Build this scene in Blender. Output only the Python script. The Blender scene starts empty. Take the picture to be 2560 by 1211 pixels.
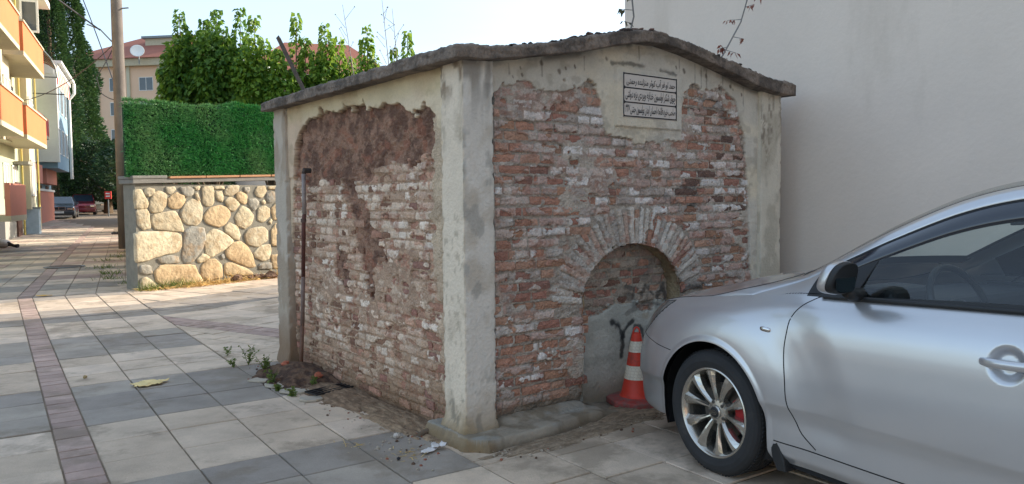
import bpy, math, random
import numpy as np
from mathutils import Vector, Matrix, Euler

random.seed(7)
S = bpy.context.scene
COL = S.collection

# ------------------------------------------------------------------ camera
PITCH, ROLL, FPX, CAMH = 0.05547, math.radians(-0.5), 1900.0, 1.4
_F = Vector((0, math.cos(PITCH), -math.sin(PITCH)))
_U0 = Vector((0, math.sin(PITCH), math.cos(PITCH)))
_X = math.cos(ROLL) * Vector((1, 0, 0)) + math.sin(ROLL) * _U0
_U = -math.sin(ROLL) * Vector((1, 0, 0)) + math.cos(ROLL) * _U0
cd = bpy.data.cameras.new('camera')
cam = bpy.data.objects.new('camera', cd)
COL.objects.link(cam)
cam.matrix_world = Matrix(((_X.x, _U.x, -_F.x, 0), (_X.y, _U.y, -_F.y, 0), (_X.z, _U.z, -_F.z, CAMH), (0, 0, 0, 1)))
cd.sensor_width = 36.0
cd.lens = FPX / 2560 * 36
cd.clip_end = 3000
cd.clip_start = 0.05
S.camera = cam

# ------------------------------------------------------------------ sky and sun
SUN_AZ = math.atan2(.86, .51)          # clockwise from +Y
SUN_EL = math.radians(23)
world = bpy.data.worlds.new("World")
S.world = world
world.use_nodes = True
wn, wl = world.node_tree.nodes, world.node_tree.links
bg = wn['Background']
sky = wn.new('ShaderNodeTexSky')
sky.sky_type = 'NISHITA'
sky.sun_disc = False
sky.sun_elevation = SUN_EL
sky.sun_rotation = SUN_AZ
sky.air_density = 1.0
sky.dust_density = 1.8
sky.ozone_density = 1.0
# thin veil of high cloud over the whole sky
tc = wn.new('ShaderNodeTexCoord')
mp = wn.new('ShaderNodeMapping'); mp.inputs['Scale'].default_value = (1.2, 1.2, 4.0)
cn = wn.new('ShaderNodeTexNoise'); cn.inputs['Scale'].default_value = 1.6; cn.inputs['Detail'].default_value = 5
cr = wn.new('ShaderNodeValToRGB'); cr.color_ramp.elements[0].position = .35; cr.color_ramp.elements[1].position = .75
cr.color_ramp.elements[0].color = (.50, .50, .50, 1); cr.color_ramp.elements[1].color = (.72, .72, .72, 1)
mx = wn.new('ShaderNodeMix'); mx.data_type = 'RGBA'
mx.inputs[7].default_value = (1.45, 1.80, 2.2, 1)
wl.new(tc.outputs['Generated'], mp.inputs[0]); wl.new(mp.outputs[0], cn.inputs['Vector'])
wl.new(cn.outputs['Fac'], cr.inputs[0]); wl.new(cr.outputs[0], mx.inputs[0])
wl.new(sky.outputs[0], mx.inputs[6]); wl.new(mx.outputs[2], bg.inputs[0])
bg.inputs[1].default_value = 0.15
sl = bpy.data.lights.new('sun', 'SUN')
sun = bpy.data.objects.new('sun', sl)
COL.objects.link(sun)
sl.energy = 2.6
sl.angle = math.radians(.55)
sl.color = (1, .90, .76)
sun.rotation_euler = Vector((-math.sin(SUN_AZ) * math.cos(SUN_EL), -math.cos(SUN_AZ) * math.cos(SUN_EL), -math.sin(SUN_EL))).to_track_quat('-Z', 'Y').to_euler()
S.view_settings.view_transform = 'Standard'
S.view_settings.look = 'None'
S.view_settings.exposure = 1.68
S.view_settings.gamma = 1
S.view_settings.use_curve_mapping = False

# ------------------------------------------------------------------ helpers
def gz(y):
    return 0.012 * max(0.0, y - 10)

def L(*rgb):                          # sRGB 0..255 -> linear
    return tuple(((c / 255) / 12.92 if c / 255 <= .04045 else ((c / 255 + .055) / 1.055) ** 2.4) for c in rgb)

def tag(o, label=None, cat=None, group=None, kind=None):
    if label: o['label'] = label
    if cat: o['category'] = cat
    if group: o['group'] = group
    if kind: o['kind'] = kind
    return o

def empty(name, loc=(0, 0, 0), rz=0, parent=None):
    o = bpy.data.objects.new(name, None)
    o.empty_display_size = .2
    COL.objects.link(o)
    o.location = loc
    o.rotation_euler = (0, 0, rz)
    if parent: o.parent = parent
    return o

def mesh_obj(name, verts, faces, m=None, parent=None, smooth=False, cols=None, mats=None, midx=None):
    me = bpy.data.meshes.new(name)
    if isinstance(verts, np.ndarray):
        verts = verts.reshape(-1, 3)
    if isinstance(faces, np.ndarray):
        nv, nf, k = len(verts), len(faces), faces.shape[1]
        me.vertices.add(nv); me.vertices.foreach_set('co', np.asarray(verts, dtype=np.float32).ravel())
        me.loops.add(nf * k); me.loops.foreach_set('vertex_index', faces.astype(np.int32).ravel())
        me.polygons.add(nf); me.polygons.foreach_set('loop_start', np.arange(0, nf * k, k, dtype=np.int32))
        me.update(calc_edges=True)
    else:
        me.from_pydata([tuple(v) for v in verts], [], faces)
        me.update()
    if cols is not None:
        a = me.color_attributes.new('col', 'FLOAT_COLOR', 'POINT')
        c = np.ones((len(me.vertices), 4), dtype=np.float32)
        c[:, :3] = np.asarray(cols, dtype=np.float32).reshape(-1, 3)
        a.data.foreach_set('color', c.ravel())
    if m: me.materials.append(m)
    if mats:
        for q in mats: me.materials.append(q)
    if midx is not None:
        me.polygons.foreach_set('material_index', np.asarray(midx, dtype=np.int32))
    if smooth:
        me.polygons.foreach_set('use_smooth', np.ones(len(me.polygons), dtype=bool))
    o = bpy.data.objects.new(name, me)
    COL.objects.link(o)
    if parent: o.parent = parent
    return o

class MB:
    """collects simple solids, builds them as one mesh"""
    def __init__(s): s.v, s.f, s.c = [], [], []
    def add(s, vs, fs, col=None):
        b = len(s.v)
        s.v += [tuple(v) for v in vs]
        s.f += [tuple(i + b for i in f) for f in fs]
        s.c += [col or (.5, .5, .5)] * len(vs)
        return s
    def box(s, x0, x1, y0, y1, z0, z1, M=None, col=None):
        vs = [Vector(p) for p in ((x0, y0, z0), (x1, y0, z0), (x1, y1, z0), (x0, y1, z0), (x0, y0, z1), (x1, y0, z1), (x1, y1, z1), (x0, y1, z1))]
        if M is not None: vs = [M @ v for v in vs]
        return s.add(vs, [(0, 3, 2, 1), (4, 5, 6, 7), (0, 1, 5, 4), (1, 2, 6, 5), (2, 3, 7, 6), (3, 0, 4, 7)], col)
    def prism(s, poly, d, M=None, col=None):
        """poly: list of 3-vectors, d: offset vector"""
        n = len(poly); P = [Vector(p) for p in poly]; Q = [p + Vector(d) for p in P]
        vs = P + Q
        if M is not None: vs = [M @ v for v in vs]
        fs = [tuple(range(n)), tuple(range(2 * n - 1, n - 1, -1))] + [(i, i + n, (i + 1) % n + n, (i + 1) % n) for i in range(n)]
        return s.add(vs, fs, col)
    def tube(s, pts, r, n=8, col=None, cap=True):
        pts = [Vector(p) for p in pts]
        rs = r if isinstance(r, (list, tuple)) else [r] * len(pts)
        vs, fs = [], []
        for i, p in enumerate(pts):
            d = (pts[min(i + 1, len(pts) - 1)] - pts[max(i - 1, 0)]).normalized()
            a = d.cross(Vector((0, 0, 1)) if abs(d.z) < .9 else Vector((1, 0, 0))).normalized(); b = d.cross(a)
            for k in range(n):
                t = 2 * math.pi * k / n
                vs.append(p + (a * math.cos(t) + b * math.sin(t)) * rs[i])
        for i in range(len(pts) - 1):
            for k in range(n):
                fs.append((i * n + k, i * n + (k + 1) % n, (i + 1) * n + (k + 1) % n, (i + 1) * n + k))
        if cap:
            fs.append(tuple(range(n))[::-1]); fs.append(tuple(range((len(pts) - 1) * n, len(pts) * n)))
        return s.add(vs, fs, col)
    def lathe(s, prof, n=24, M=None, col=None):
        """prof: (r,z) list revolved round local z"""
        vs, fs = [], []
        for r, z in prof:
            for k in range(n):
                t = 2 * math.pi * k / n
                v = Vector((r * math.cos(t), r * math.sin(t), z))
                vs.append(M @ v if M is not None else v)
        for i in range(len(prof) - 1):
            for k in range(n):
                fs.append((i * n + k, i * n + (k + 1) % n, (i + 1) * n + (k + 1) % n, (i + 1) * n + k))
        return s.add(vs, fs, col)
    def blob(s, c, r, n=6, col=None, rng=random, squash=1.0, jit=.25):
        vs, fs = [], []
        m = max(3, n // 2 + 1)
        c = Vector(c)
        for i in range(m + 1):
            th = math.pi * i / m
            for k in range(n):
                ph = 2 * math.pi * k / n
                q = r * (1 + rng.uniform(-jit, jit))
                vs.append(c + Vector((q * math.sin(th) * math.cos(ph), q * math.sin(th) * math.sin(ph), q * squash * math.cos(th))))
        for i in range(m):
            for k in range(n):
                fs.append((i * n + k, (i + 1) * n + k, (i + 1) * n + (k + 1) % n, i * n + (k + 1) % n))
        return s.add(vs, fs, col)
    def build(s, name, m, parent=None, smooth=False, bevel=0, segs=2, usecol=False):
        o = mesh_obj(name, s.v, s.f, m, parent, smooth, cols=s.c if usecol else None)
        if bevel:
            b = o.modifiers.new('bevel', 'BEVEL'); b.width = bevel; b.segments = segs; b.limit_method = 'ANGLE'; b.angle_limit = .6
        return o

def basis(o, x, y, z):
    o, x, y, z = Vector(o), Vector(x), Vector(y), Vector(z)
    return Matrix(((x.x, y.x, z.x, o.x), (x.y, y.y, z.y, o.y), (x.z, y.z, z.z, o.z), (0, 0, 0, 1)))

# numpy value noise
def _h(ix, iy, iz, seed):
    n = (ix * 374761393 + iy * 668265263 + iz * 2147483647 + seed * 1274126177) & 0xFFFFFFFF
    n = ((n ^ (n >> 13)) * 1274126177) & 0xFFFFFFFF
    n = ((n ^ (n >> 16)) * 2246822519) & 0xFFFFFFFF
    return ((n ^ (n >> 15)) & 0xFFFFFF) / float(0xFFFFFF)
def vn(x, y, seed=0):
    x = np.asarray(x, dtype=np.float64); y = np.asarray(y, dtype=np.float64)
    ix = np.floor(x).astype(np.int64); iy = np.floor(y).astype(np.int64)
    fx = x - ix; fy = y - iy
    fx = fx * fx * (3 - 2 * fx); fy = fy * fy * (3 - 2 * fy)
    z = np.zeros_like(ix) + 3
    a = _h(ix, iy, z, seed); b = _h(ix + 1, iy, z, seed); c = _h(ix, iy + 1, z, seed); d = _h(ix + 1, iy + 1, z, seed)
    return (a * (1 - fx) + b * fx) * (1 - fy) + (c * (1 - fx) + d * fx) * fy
def fbm(x, y, oct=4, seed=0, gain=.5):
    t, a, s = 0, 1, 0
    for i in range(oct):
        t = t + a * vn(x * 2 ** i, y * 2 ** i, seed + i * 17); s += a; a *= gain
    return t / s
def sstep(a, b, x):
    t = np.clip((x - a) / (b - a), 0, 1); return t * t * (3 - 2 * t)

# ------------------------------------------------------------------ materials
_mc = {}
def mat(name, col=(.5, .5, .5), rough=.8, metal=0.0, var=.18, vs=5.0, bump=0.0, bs=60.0, attr=False, coat=0.0, spec=.5, stain=None, fine=0.0, ani=None):
    if name in _mc: return _mc[name]
    m = bpy.data.materials.new(name); m.use_nodes = True
    n, l = m.node_tree.nodes, m.node_tree.links
    b = n['Principled BSDF']
    b.inputs['Roughness'].default_value = rough
    b.inputs['Metallic'].default_value = metal
    b.inputs['Specular IOR Level'].default_value = spec
    if coat:
        b.inputs['Coat Weight'].default_value = coat; b.inputs['Coat Roughness'].default_value = .04
    g = n.new('ShaderNodeNewGeometry')
    if attr:
        a = n.new('ShaderNodeAttribute'); a.attribute_name = 'col'; base = a.outputs['Color']
    else:
        a = n.new('ShaderNodeRGB'); a.outputs[0].default_value = (*col, 1); base = a.outputs[0]
    if var:
        t1 = n.new('ShaderNodeTexNoise'); t1.inputs['Scale'].default_value = vs; t1.inputs['Detail'].default_value = 8; t1.inputs['Roughness'].default_value = .62
        l.new(g.outputs['Position'], t1.inputs['Vector'])
        mr = n.new('ShaderNodeMapRange'); mr.inputs[1].default_value = .25; mr.inputs[2].default_value = .75
        mr.inputs[3].default_value = 1 - var; mr.inputs[4].default_value = 1 + var
        l.new(t1.outputs['Fac'], mr.inputs[0])
        mm = n.new('ShaderNodeVectorMath'); mm.operation = 'SCALE'
        l.new(base, mm.inputs[0]); l.new(mr.outputs[0], mm.inputs['Scale']); base = mm.outputs[0]
    if fine:                       # crisp grain on top of the broad tone
        t4 = n.new('ShaderNodeTexNoise'); t4.inputs['Scale'].default_value = 75; t4.inputs['Detail'].default_value = 5; t4.inputs['Roughness'].default_value = .75
        l.new(g.outputs['Position'], t4.inputs['Vector'])
        m4 = n.new('ShaderNodeMapRange'); m4.inputs[1].default_value = .3; m4.inputs[2].default_value = .7; m4.inputs[3].default_value = 1 - fine; m4.inputs[4].default_value = 1 + fine
        l.new(t4.outputs['Fac'], m4.inputs[0])
        s4 = n.new('ShaderNodeVectorMath'); s4.operation = 'SCALE'; l.new(base, s4.inputs[0]); l.new(m4.outputs[0], s4.inputs['Scale']); base = s4.outputs[0]
    if stain:                      # (colour, scale, threshold, strength) : patches with a shape of their own
        sc, ss, th, st = stain
        t2 = n.new('ShaderNodeTexNoise'); t2.inputs['Scale'].default_value = ss; t2.inputs['Detail'].default_value = 9; t2.inputs['Roughness'].default_value = .68
        mpn = n.new('ShaderNodeMapping'); mpn.inputs['Location'].default_value = (7.3, 1.7, 3.1)
        if ani: mpn.inputs['Scale'].default_value = ani
        l.new(g.outputs['Position'], mpn.inputs[0]); l.new(mpn.outputs[0], t2.inputs['Vector'])
        r2 = n.new('ShaderNodeMapRange'); r2.inputs[1].default_value = th; r2.inputs[2].default_value = th + .1; r2.inputs[4].default_value = st
        l.new(t2.outputs['Fac'], r2.inputs[0])
        x2 = n.new('ShaderNodeMix'); x2.data_type = 'RGBA'; x2.inputs[7].default_value = (*sc, 1)
        l.new(r2.outputs[0], x2.inputs[0]); l.new(base, x2.inputs[6]); base = x2.outputs[2]
    l.new(base, b.inputs['Base Color'])
    if bump:
        t3 = n.new('ShaderNodeTexNoise'); t3.inputs['Scale'].default_value = bs; t3.inputs['Detail'].default_value = 6
        l.new(g.outputs['Position'], t3.inputs['Vector'])
        bp = n.new('ShaderNodeBump'); bp.inputs['Strength'].default_value = bump; bp.inputs['Distance'].default_value = .01 if not fine else .02
        l.new(t3.outputs['Fac'], bp.inputs['Height']); l.new(bp.outputs[0], b.inputs['Normal'])
    _mc[name] = m
    return m

def leaf_mat(name, c1, c2, trans=.35, patch=None):
    m = bpy.data.materials.new(name); m.use_nodes = True
    n, l = m.node_tree.nodes, m.node_tree.links
    for x in list(n):
        if x.type == 'BSDF_PRINCIPLED': n.remove(x)
    out = n['Material Output']
    g = n.new('ShaderNodeNewGeometry')
    mxx = n.new('ShaderNodeMix'); mxx.data_type = 'RGBA'
    mxx.inputs[6].default_value = (*c1, 1); mxx.inputs[7].default_value = (*c2, 1)
    l.new(g.outputs['Random Per Island'], mxx.inputs[0])
    lc = mxx.outputs[2]
    if patch:
        t = n.new('ShaderNodeTexNoise'); t.inputs['Scale'].default_value = patch[1]; t.inputs['Detail'].default_value = 3
        l.new(g.outputs['Position'], t.inputs['Vector'])
        r = n.new('ShaderNodeMapRange'); r.inputs[1].default_value = .42; r.inputs[2].default_value = .68; r.inputs[4].default_value = .75
        l.new(t.outputs['Fac'], r.inputs[0])
        m2 = n.new('ShaderNodeMix'); m2.data_type = 'RGBA'; m2.inputs[7].default_value = (*patch[0], 1)
        l.new(r.outputs[0], m2.inputs[0]); l.new(lc, m2.inputs[6]); lc = m2.outputs[2]
    d = n.new('ShaderNodeBsdfPrincipled'); d.inputs['Roughness'].default_value = .5; d.inputs['Specular IOR Level'].default_value = .35
    t = n.new('ShaderNodeBsdfTranslucent')
    s = n.new('ShaderNodeMixShader'); s.inputs[0].default_value = trans
    hs = n.new('ShaderNodeHueSaturation'); hs.inputs['Value'].default_value = 1.6; hs.inputs['Hue'].default_value = .48
    l.new(lc, d.inputs['Base Color']); l.new(lc, hs.inputs['Color']); l.new(hs.outputs[0], t.inputs[0])
    l.new(d.outputs[0], s.inputs[1]); l.new(t.outputs[0], s.inputs[2]); l.new(s.outputs[0], out.inputs[0])
    return m

def glass_mat(name, tint=(.55, .65, .6), base=.06, rough=.02):
    m = bpy.data.materials.new(name); m.use_nodes = True
    n, l = m.node_tree.nodes, m.node_tree.links
    for x in list(n):
        if x.type == 'BSDF_PRINCIPLED': n.remove(x)
    out = n['Material Output']
    t = n.new('ShaderNodeBsdfTransparent'); t.inputs[0].default_value = (*tint, 1)
    g = n.new('ShaderNodeBsdfGlossy'); g.inputs['Roughness'].default_value = rough
    f0 = n.new('ShaderNodeLayerWeight'); f0.inputs[0].default_value = .5
    f = n.new('ShaderNodeMath'); f.operation = 'POWER'; f.inputs[1].default_value = 4.5; l.new(f0.outputs['Facing'], f.inputs[0])
    a = n.new('ShaderNodeMath'); a.operation = 'MULTIPLY_ADD'; a.inputs[1].default_value = .9; a.inputs[2].default_value = .045 + base
    s = n.new('ShaderNodeMixShader')
    l.new(f.outputs[0], a.inputs[0]); l.new(a.outputs[0], s.inputs[0]); l.new(t.outputs[0], s.inputs[1]); l.new(g.outputs[0], s.inputs[2]); l.new(s.outputs[0], out.inputs[0])
    return m
# ------------------------------------------------------------------ ground and paving
M_joint = mat('joint_sand', L(128, 112, 94), .95, var=.3, vs=3, bump=.3, bs=90)
ys = [-40, -5, 0, 5, 10, 15, 25, 50, 100, 200, 600, 1500]
xs = [-1500, -300, -60, -20, 0, 20, 60, 300, 1500]
gv = [(x, y, min(gz(y), 1.2) - .03) for y in ys for x in xs]
gf = [(j * len(xs) + i, j * len(xs) + i + 1, (j + 1) * len(xs) + i + 1, (j + 1) * len(xs) + i) for j in range(len(ys) - 1) for i in range(len(xs) - 1)]
tag(mesh_obj('ground', gv, gf, mat('ground_soil', L(112, 100, 82), .95, var=.3, vs=.6)), kind='structure')

def clip(poly, nx, ny, d):            # keep nx*x+ny*y <= d
    out = []
    for i in range(len(poly)):
        a, b = poly[i], poly[(i + 1) % len(poly)]
        da = nx * a[0] + ny * a[1] - d; db = nx * b[0] + ny * b[1] - d
        if da <= 0: out.append(a)
        if da * db < 0:
            t = da / (da - db); out.append((a[0] + (b[0] - a[0]) * t, a[1] + (b[1] - a[1]) * t))
    return out
def area(p): return abs(sum(p[i][0] * p[(i + 1) % len(p)][1] - p[(i + 1) % len(p)][0] * p[i][1] for i in range(len(p)))) / 2

PAV = (L(202, 182, 160), L(208, 188, 167), L(195, 175, 153))       # pale
PAVG = (L(152, 142, 131), L(146, 136, 126), L(158, 147, 134))      # grey
PAVP = (L(170, 146, 134), L(163, 140, 129), L(176, 152, 140))      # dusty pink
A1 = (-.5635, .826); B1 = (.826, .5635)
A2 = (-.454, .891); B2 = (.891, .454)
M3 = (.86, -.51); N3 = (.51, .86)
BEND = 13.25
LB = 1.672           # last long joint of the main bond
prng = random.Random(11)
tiles = []           # (poly, colour, region)

def grid(a_ax, b_ax, a0, a1, b0, b1, da, cols_b, colour, clips, tagname, stag=0):
    """cols_b : list of (b_start,b_end)"""
    for ci, (u0, u1) in enumerate(cols_b):
        if callable(da): rows = da(ci)
        else: rows = (da, 0)
        st, ph = rows
        k0 = int(math.floor((a0 - ph) / st)); k1 = int(math.ceil((a1 - ph) / st))
        for k in range(k0, k1):
            va, vb = ph + k * st, ph + (k + 1) * st
            g = .0048
            P = [(va + g, u0 + g), (va + g, u1 - g), (vb - g, u1 - g), (vb - g, u0 + g)]
            P = [(p[0] * a_ax[0] + p[1] * b_ax[0], p[0] * a_ax[1] + p[1] * b_ax[1]) for p in P]
            for c in clips:
                P = clip(P, *c)
                if len(P) < 3: break
            if len(P) < 3 or area(P) < .002: continue
            cx = sum(p[0] for p in P) / len(P); cy = sum(p[1] for p in P) / len(P)
            if cy < .2 or abs(cx) > cy * .78 + 3.0: continue
            tiles.append((P, colour(k, ci, cx, cy), tagname))

def vary_tone(c, s=.05):  # random tone change from slab to slab
    q = 1 + prng.uniform(-s, s)
    return tuple(x * q for x in c)
def band_col(k, ci, cx, cy, off=0):
    b = ((k + off) // 3) % 2
    return vary_tone(prng.choice(PAV if b == 0 else PAVG), .07)
def street_col(k, ci, cx, cy):
    b = (k // 2) % 4
    if b in (0, 2): return vary_tone(prng.choice(PAV), .06)
    if b == 1: return vary_tone(prng.choice(PAVG), .06)
    return vary_tone(prng.choice(PAVP if (ci % 7) < 5 else PAVG), .06)

na = (-A2[0], -A2[1], -BEND)      # beyond the bend
nb = (A2[0], A2[1], BEND)         # before it
# main bond: rows of .41, colour bands of three rows
phase = 5.395 % .41
kb = round((5.395 - phase) / .41)
main_cols = [(.434 + .41 * i, .434 + .41 * (i + 1)) for i in range(3)]
left_cols = [(.25 - .41 * (i + 1), .25 - .41 * i) for i in range(34)]
right_cols = [(LB - .008 + .41 * i, LB - .008 + .41 * (i + 1)) for i in range(22)]
bc = lambda k, ci, cx, cy: band_col(k - kb + 3 * 20, ci, cx, cy, 3)
rc = lambda k, ci, cx, cy: (vary_tone(prng.choice(PAV), .06) if (cx > -.35 and cy < 6) else band_col(k - kb + 60, ci, cx, cy, 3))
grid(A1, B1, -4, 14, 0, 0, lambda ci: (.41, phase), main_cols, bc, [nb], 'main')
grid(A1, B1, -6, 26, 0, 0, lambda ci: (.41, phase + .02), left_cols, bc, [nb], 'main')
grid(A1, B1, -8, 6.63, 0, 0, lambda ci: (.41, phase - (.11 if ci > 1 else 0)), right_cols, rc, [(A1[0], A1[1], 6.63)], 'main')
# dusty red strip
grid(A1, B1, -3, 14, 0, 0, lambda ci: (.135, .05), [(.25, .434)], lambda *a: vary_tone(prng.choice(PAVP), .08), [nb], 'strip')
# street beyond the bend
s_cols = [(-1.25 + .41 * i, -1.25 + .41 * (i + 1)) for i in range(5)]
sl_cols = [(-1.45 - .41 * (i + 1), -1.45 - .41 * i) for i in range(22)]
for lo, hi, name in ((BEND, 26, 'street'), (26, 75, 'street_far')):
    grid(A2, B2, lo - 1, hi, 0, 0, lambda ci: (.41, BEND % .41), s_cols + sl_cols, street_col, [na, (A2[0], A2[1], hi), (-A2[0], -A2[1], -lo)], name)
    grid(A2, B2, lo - 1, hi, 0, 0, lambda ci: (.135 if lo < 20 else .4, .02), [(-1.45, -1.25)], lambda *a: vary_tone(prng.choice(PAVP), .08), [na, (A2[0], A2[1], hi), (-A2[0], -A2[1], -lo)], name)
# wedge between the main bond and the monument
lb = (-B1[0], -B1[1], -(LB + .004)); la = (-A1[0], -A1[1], -6.634)
wall_side = (-.786, .618, .786 * 5.87 + .618 * 11.87)      # near side of the stone wall line (towards camera)
wedge_light = lambda *a: vary_tone(prng.choice(PAV), .08)
n_small = [(4.20 + .2 * i, 4.20 + .2 * (i + 1)) for i in range(7)]
grid(M3, N3, -11, 6, 0, 0, lambda ci: (.4, .13 * ci), [(q[0] - .14, q[1] - .14) for q in n_small], wedge_light, [lb, la], 'wedge')
grid(M3, N3, -11, 6, 0, 0, lambda ci: (.16, .03 * ci), [(5.46, 5.645), (5.645, 5.83)], lambda *a: vary_tone(prng.choice(PAVP), .08), [lb, la], 'wedge')
grid(M3, N3, -13, 6, 0, 0, lambda ci: (.41, .1), [(5.83 + .41 * i, 6.24 + .41 * i) for i in range(16)],
     lambda k, ci, cx, cy: vary_tone(prng.choice(PAVG if (k // 3) % 3 == 1 else PAV), .06), [lb, la], 'wedge')

pave = tag(mesh_obj('pavement', [(-60, .2, -.004), (40, .2, -.004), (40, 10, -.004), (-60, 10, -.004), (60, 90, gz(90) - .006), (-120, 90, gz(90) - .006)],
                    [(0, 1, 2, 3), (3, 2, 4, 5)], M_joint), kind='structure')
M_slab = mat('paving_concrete', rough=.85, attr=True, var=.24, vs=2.9, bump=.25, bs=120, fine=.07, stain=(L(122, 108, 90), 2.1, .50, .5))
def slab_geo(P, rng):
    z = gz(sum(p[1] for p in P) / len(P)) + .004 + rng.uniform(-.003, .003)
    cx = sum(p[0] for p in P) / len(P); cy = sum(p[1] for p in P) / len(P)
    tx, ty = rng.uniform(-.010, .010), rng.uniform(-.010, .010) + (.012 if cy > 10 else 0)
    zz = lambda x, y: z + (x - cx) * tx + (y - cy) * ty
    n = len(P); ch = .0035
    inn = []
    for p in P:
        d = math.hypot(p[0] - cx, p[1] - cy) or 1
        inn.append((p[0] + (cx - p[0]) / d * ch, p[1] + (cy - p[1]) / d * ch))
    V = [(p[0], p[1], zz(*p)) for p in inn] + [(p[0], p[1], zz(*p) - .004) for p in P] + [(p[0], p[1], zz(*p) - .03) for p in P]
    Fc = [tuple(range(n))]
    for i in range(n):
        j = (i + 1) % n
        Fc.append((i, i + n, j + n, j)); Fc.append((i + n, i + 2 * n, j + 2 * n, j + n))
    ar = sum(P[i][0] * P[(i + 1) % n][1] - P[(i + 1) % n][0] * P[i][1] for i in range(n))
    if ar < 0: Fc = [tuple(reversed(f)) for f in Fc]
    return V, Fc
MON_C = (-.269, 4.27); MYAW = .6512
def loc2(t, s):
    return (MON_C[0] + t * math.cos(MYAW) - s * math.sin(MYAW), MON_C[1] + t * math.sin(MYAW) + s * math.cos(MYAW))
def tolocal(x, y):
    dx, dy = x - MON_C[0], y - MON_C[1]
    return dx * math.cos(MYAW) + dy * math.sin(MYAW), -dx * math.sin(MYAW) + dy * math.cos(MYAW)
scored = []
for P, c, tg in tiles:
    cx = sum(p[0] for p in P) / len(P); cy = sum(p[1] for p in P) / len(P)
    t, s = tolocal(cx, cy)
    if 0.1 < t < 3.3 and .1 < s < 2.8: continue        # below the monument
    if t > 3.6: continue                               # below the house
    hid = (0 < t < 3.6 and s > 0) or (-.786 * (cx + 5.87) + .618 * (cy - 11.87) > 0 and B2[0] * cx + B2[1] * cy > .1)
    vis = abs(cx) < cy * .70 and cy > 3.4 and not hid
    ar = area(P) / cy ** 3 * (1 if vis else .001)
    scored.append((ar, P, c))
scored.sort(key=lambda q: -q[0])
for i, (ar, P, c) in enumerate(scored[:300]):
    V, Fc = slab_geo(P, prng)
    mesh_obj('paving_slab', V, Fc, M_slab, pave, cols=[c] * len(V))
b = MB()
for ar, P, c in scored[300:]:
    V, Fc = slab_geo(P, prng)
    b.add(V, Fc, c)
tag(b.build('paving_slabs_beyond', M_slab, pave, usecol=True), kind='stuff')
print('tiles', len(scored))

# ------------------------------------------------------------------ stone garden wall with artificial hedge
W0 = Vector((-5.87, 11.87, 0)); WD = Vector((.618, .786, 0)); WN = Vector((.786, -.618, 0))
WLEN = 5.2
def wall_top(k): return 1.73 + .035 * k
gw = empty('garden_wall', W0)
tag(gw, 'low garden wall of tan fieldstones set in dark mortar, sunlit, behind the pavement', 'wall')
def wq(k, d, z): return WD * k + WN * d + Vector((0, 0, z))
M_mort = mat('wall_mortar', L(132, 128, 116), .95, var=.2, vs=9, bump=.5, bs=45)
mb = MB()
mb.prism([wq(0, -.38, -.2), wq(WLEN, -.38, -.2), wq(WLEN, 0, -.2), wq(0, 0, -.2)], (0, 0, 1.9))
mb.build('core', M_mort, gw)
RD = Vector((A2[0], A2[1], 0)) ; RN = Vector((-B2[0], -B2[1], 0))
gr = empty('garden_wall', W0)
tag(gr, 'side run of the fieldstone garden wall going back along the street', 'wall')
mb = MB()
p0 = WN * -.02
mb.prism([RD * .3 + RN * .0 + Vector((0, 0, -.2)), RD * 14 + RN * .0 + Vector((0, 0, -.2)), RD * 14 - RN * .36 + Vector((0, 0, -.2)), RD * .3 - RN * .36 + Vector((0, 0, -.2))], (0, 0, 1.95))
mb.build('core', M_mort, gr)
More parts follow.
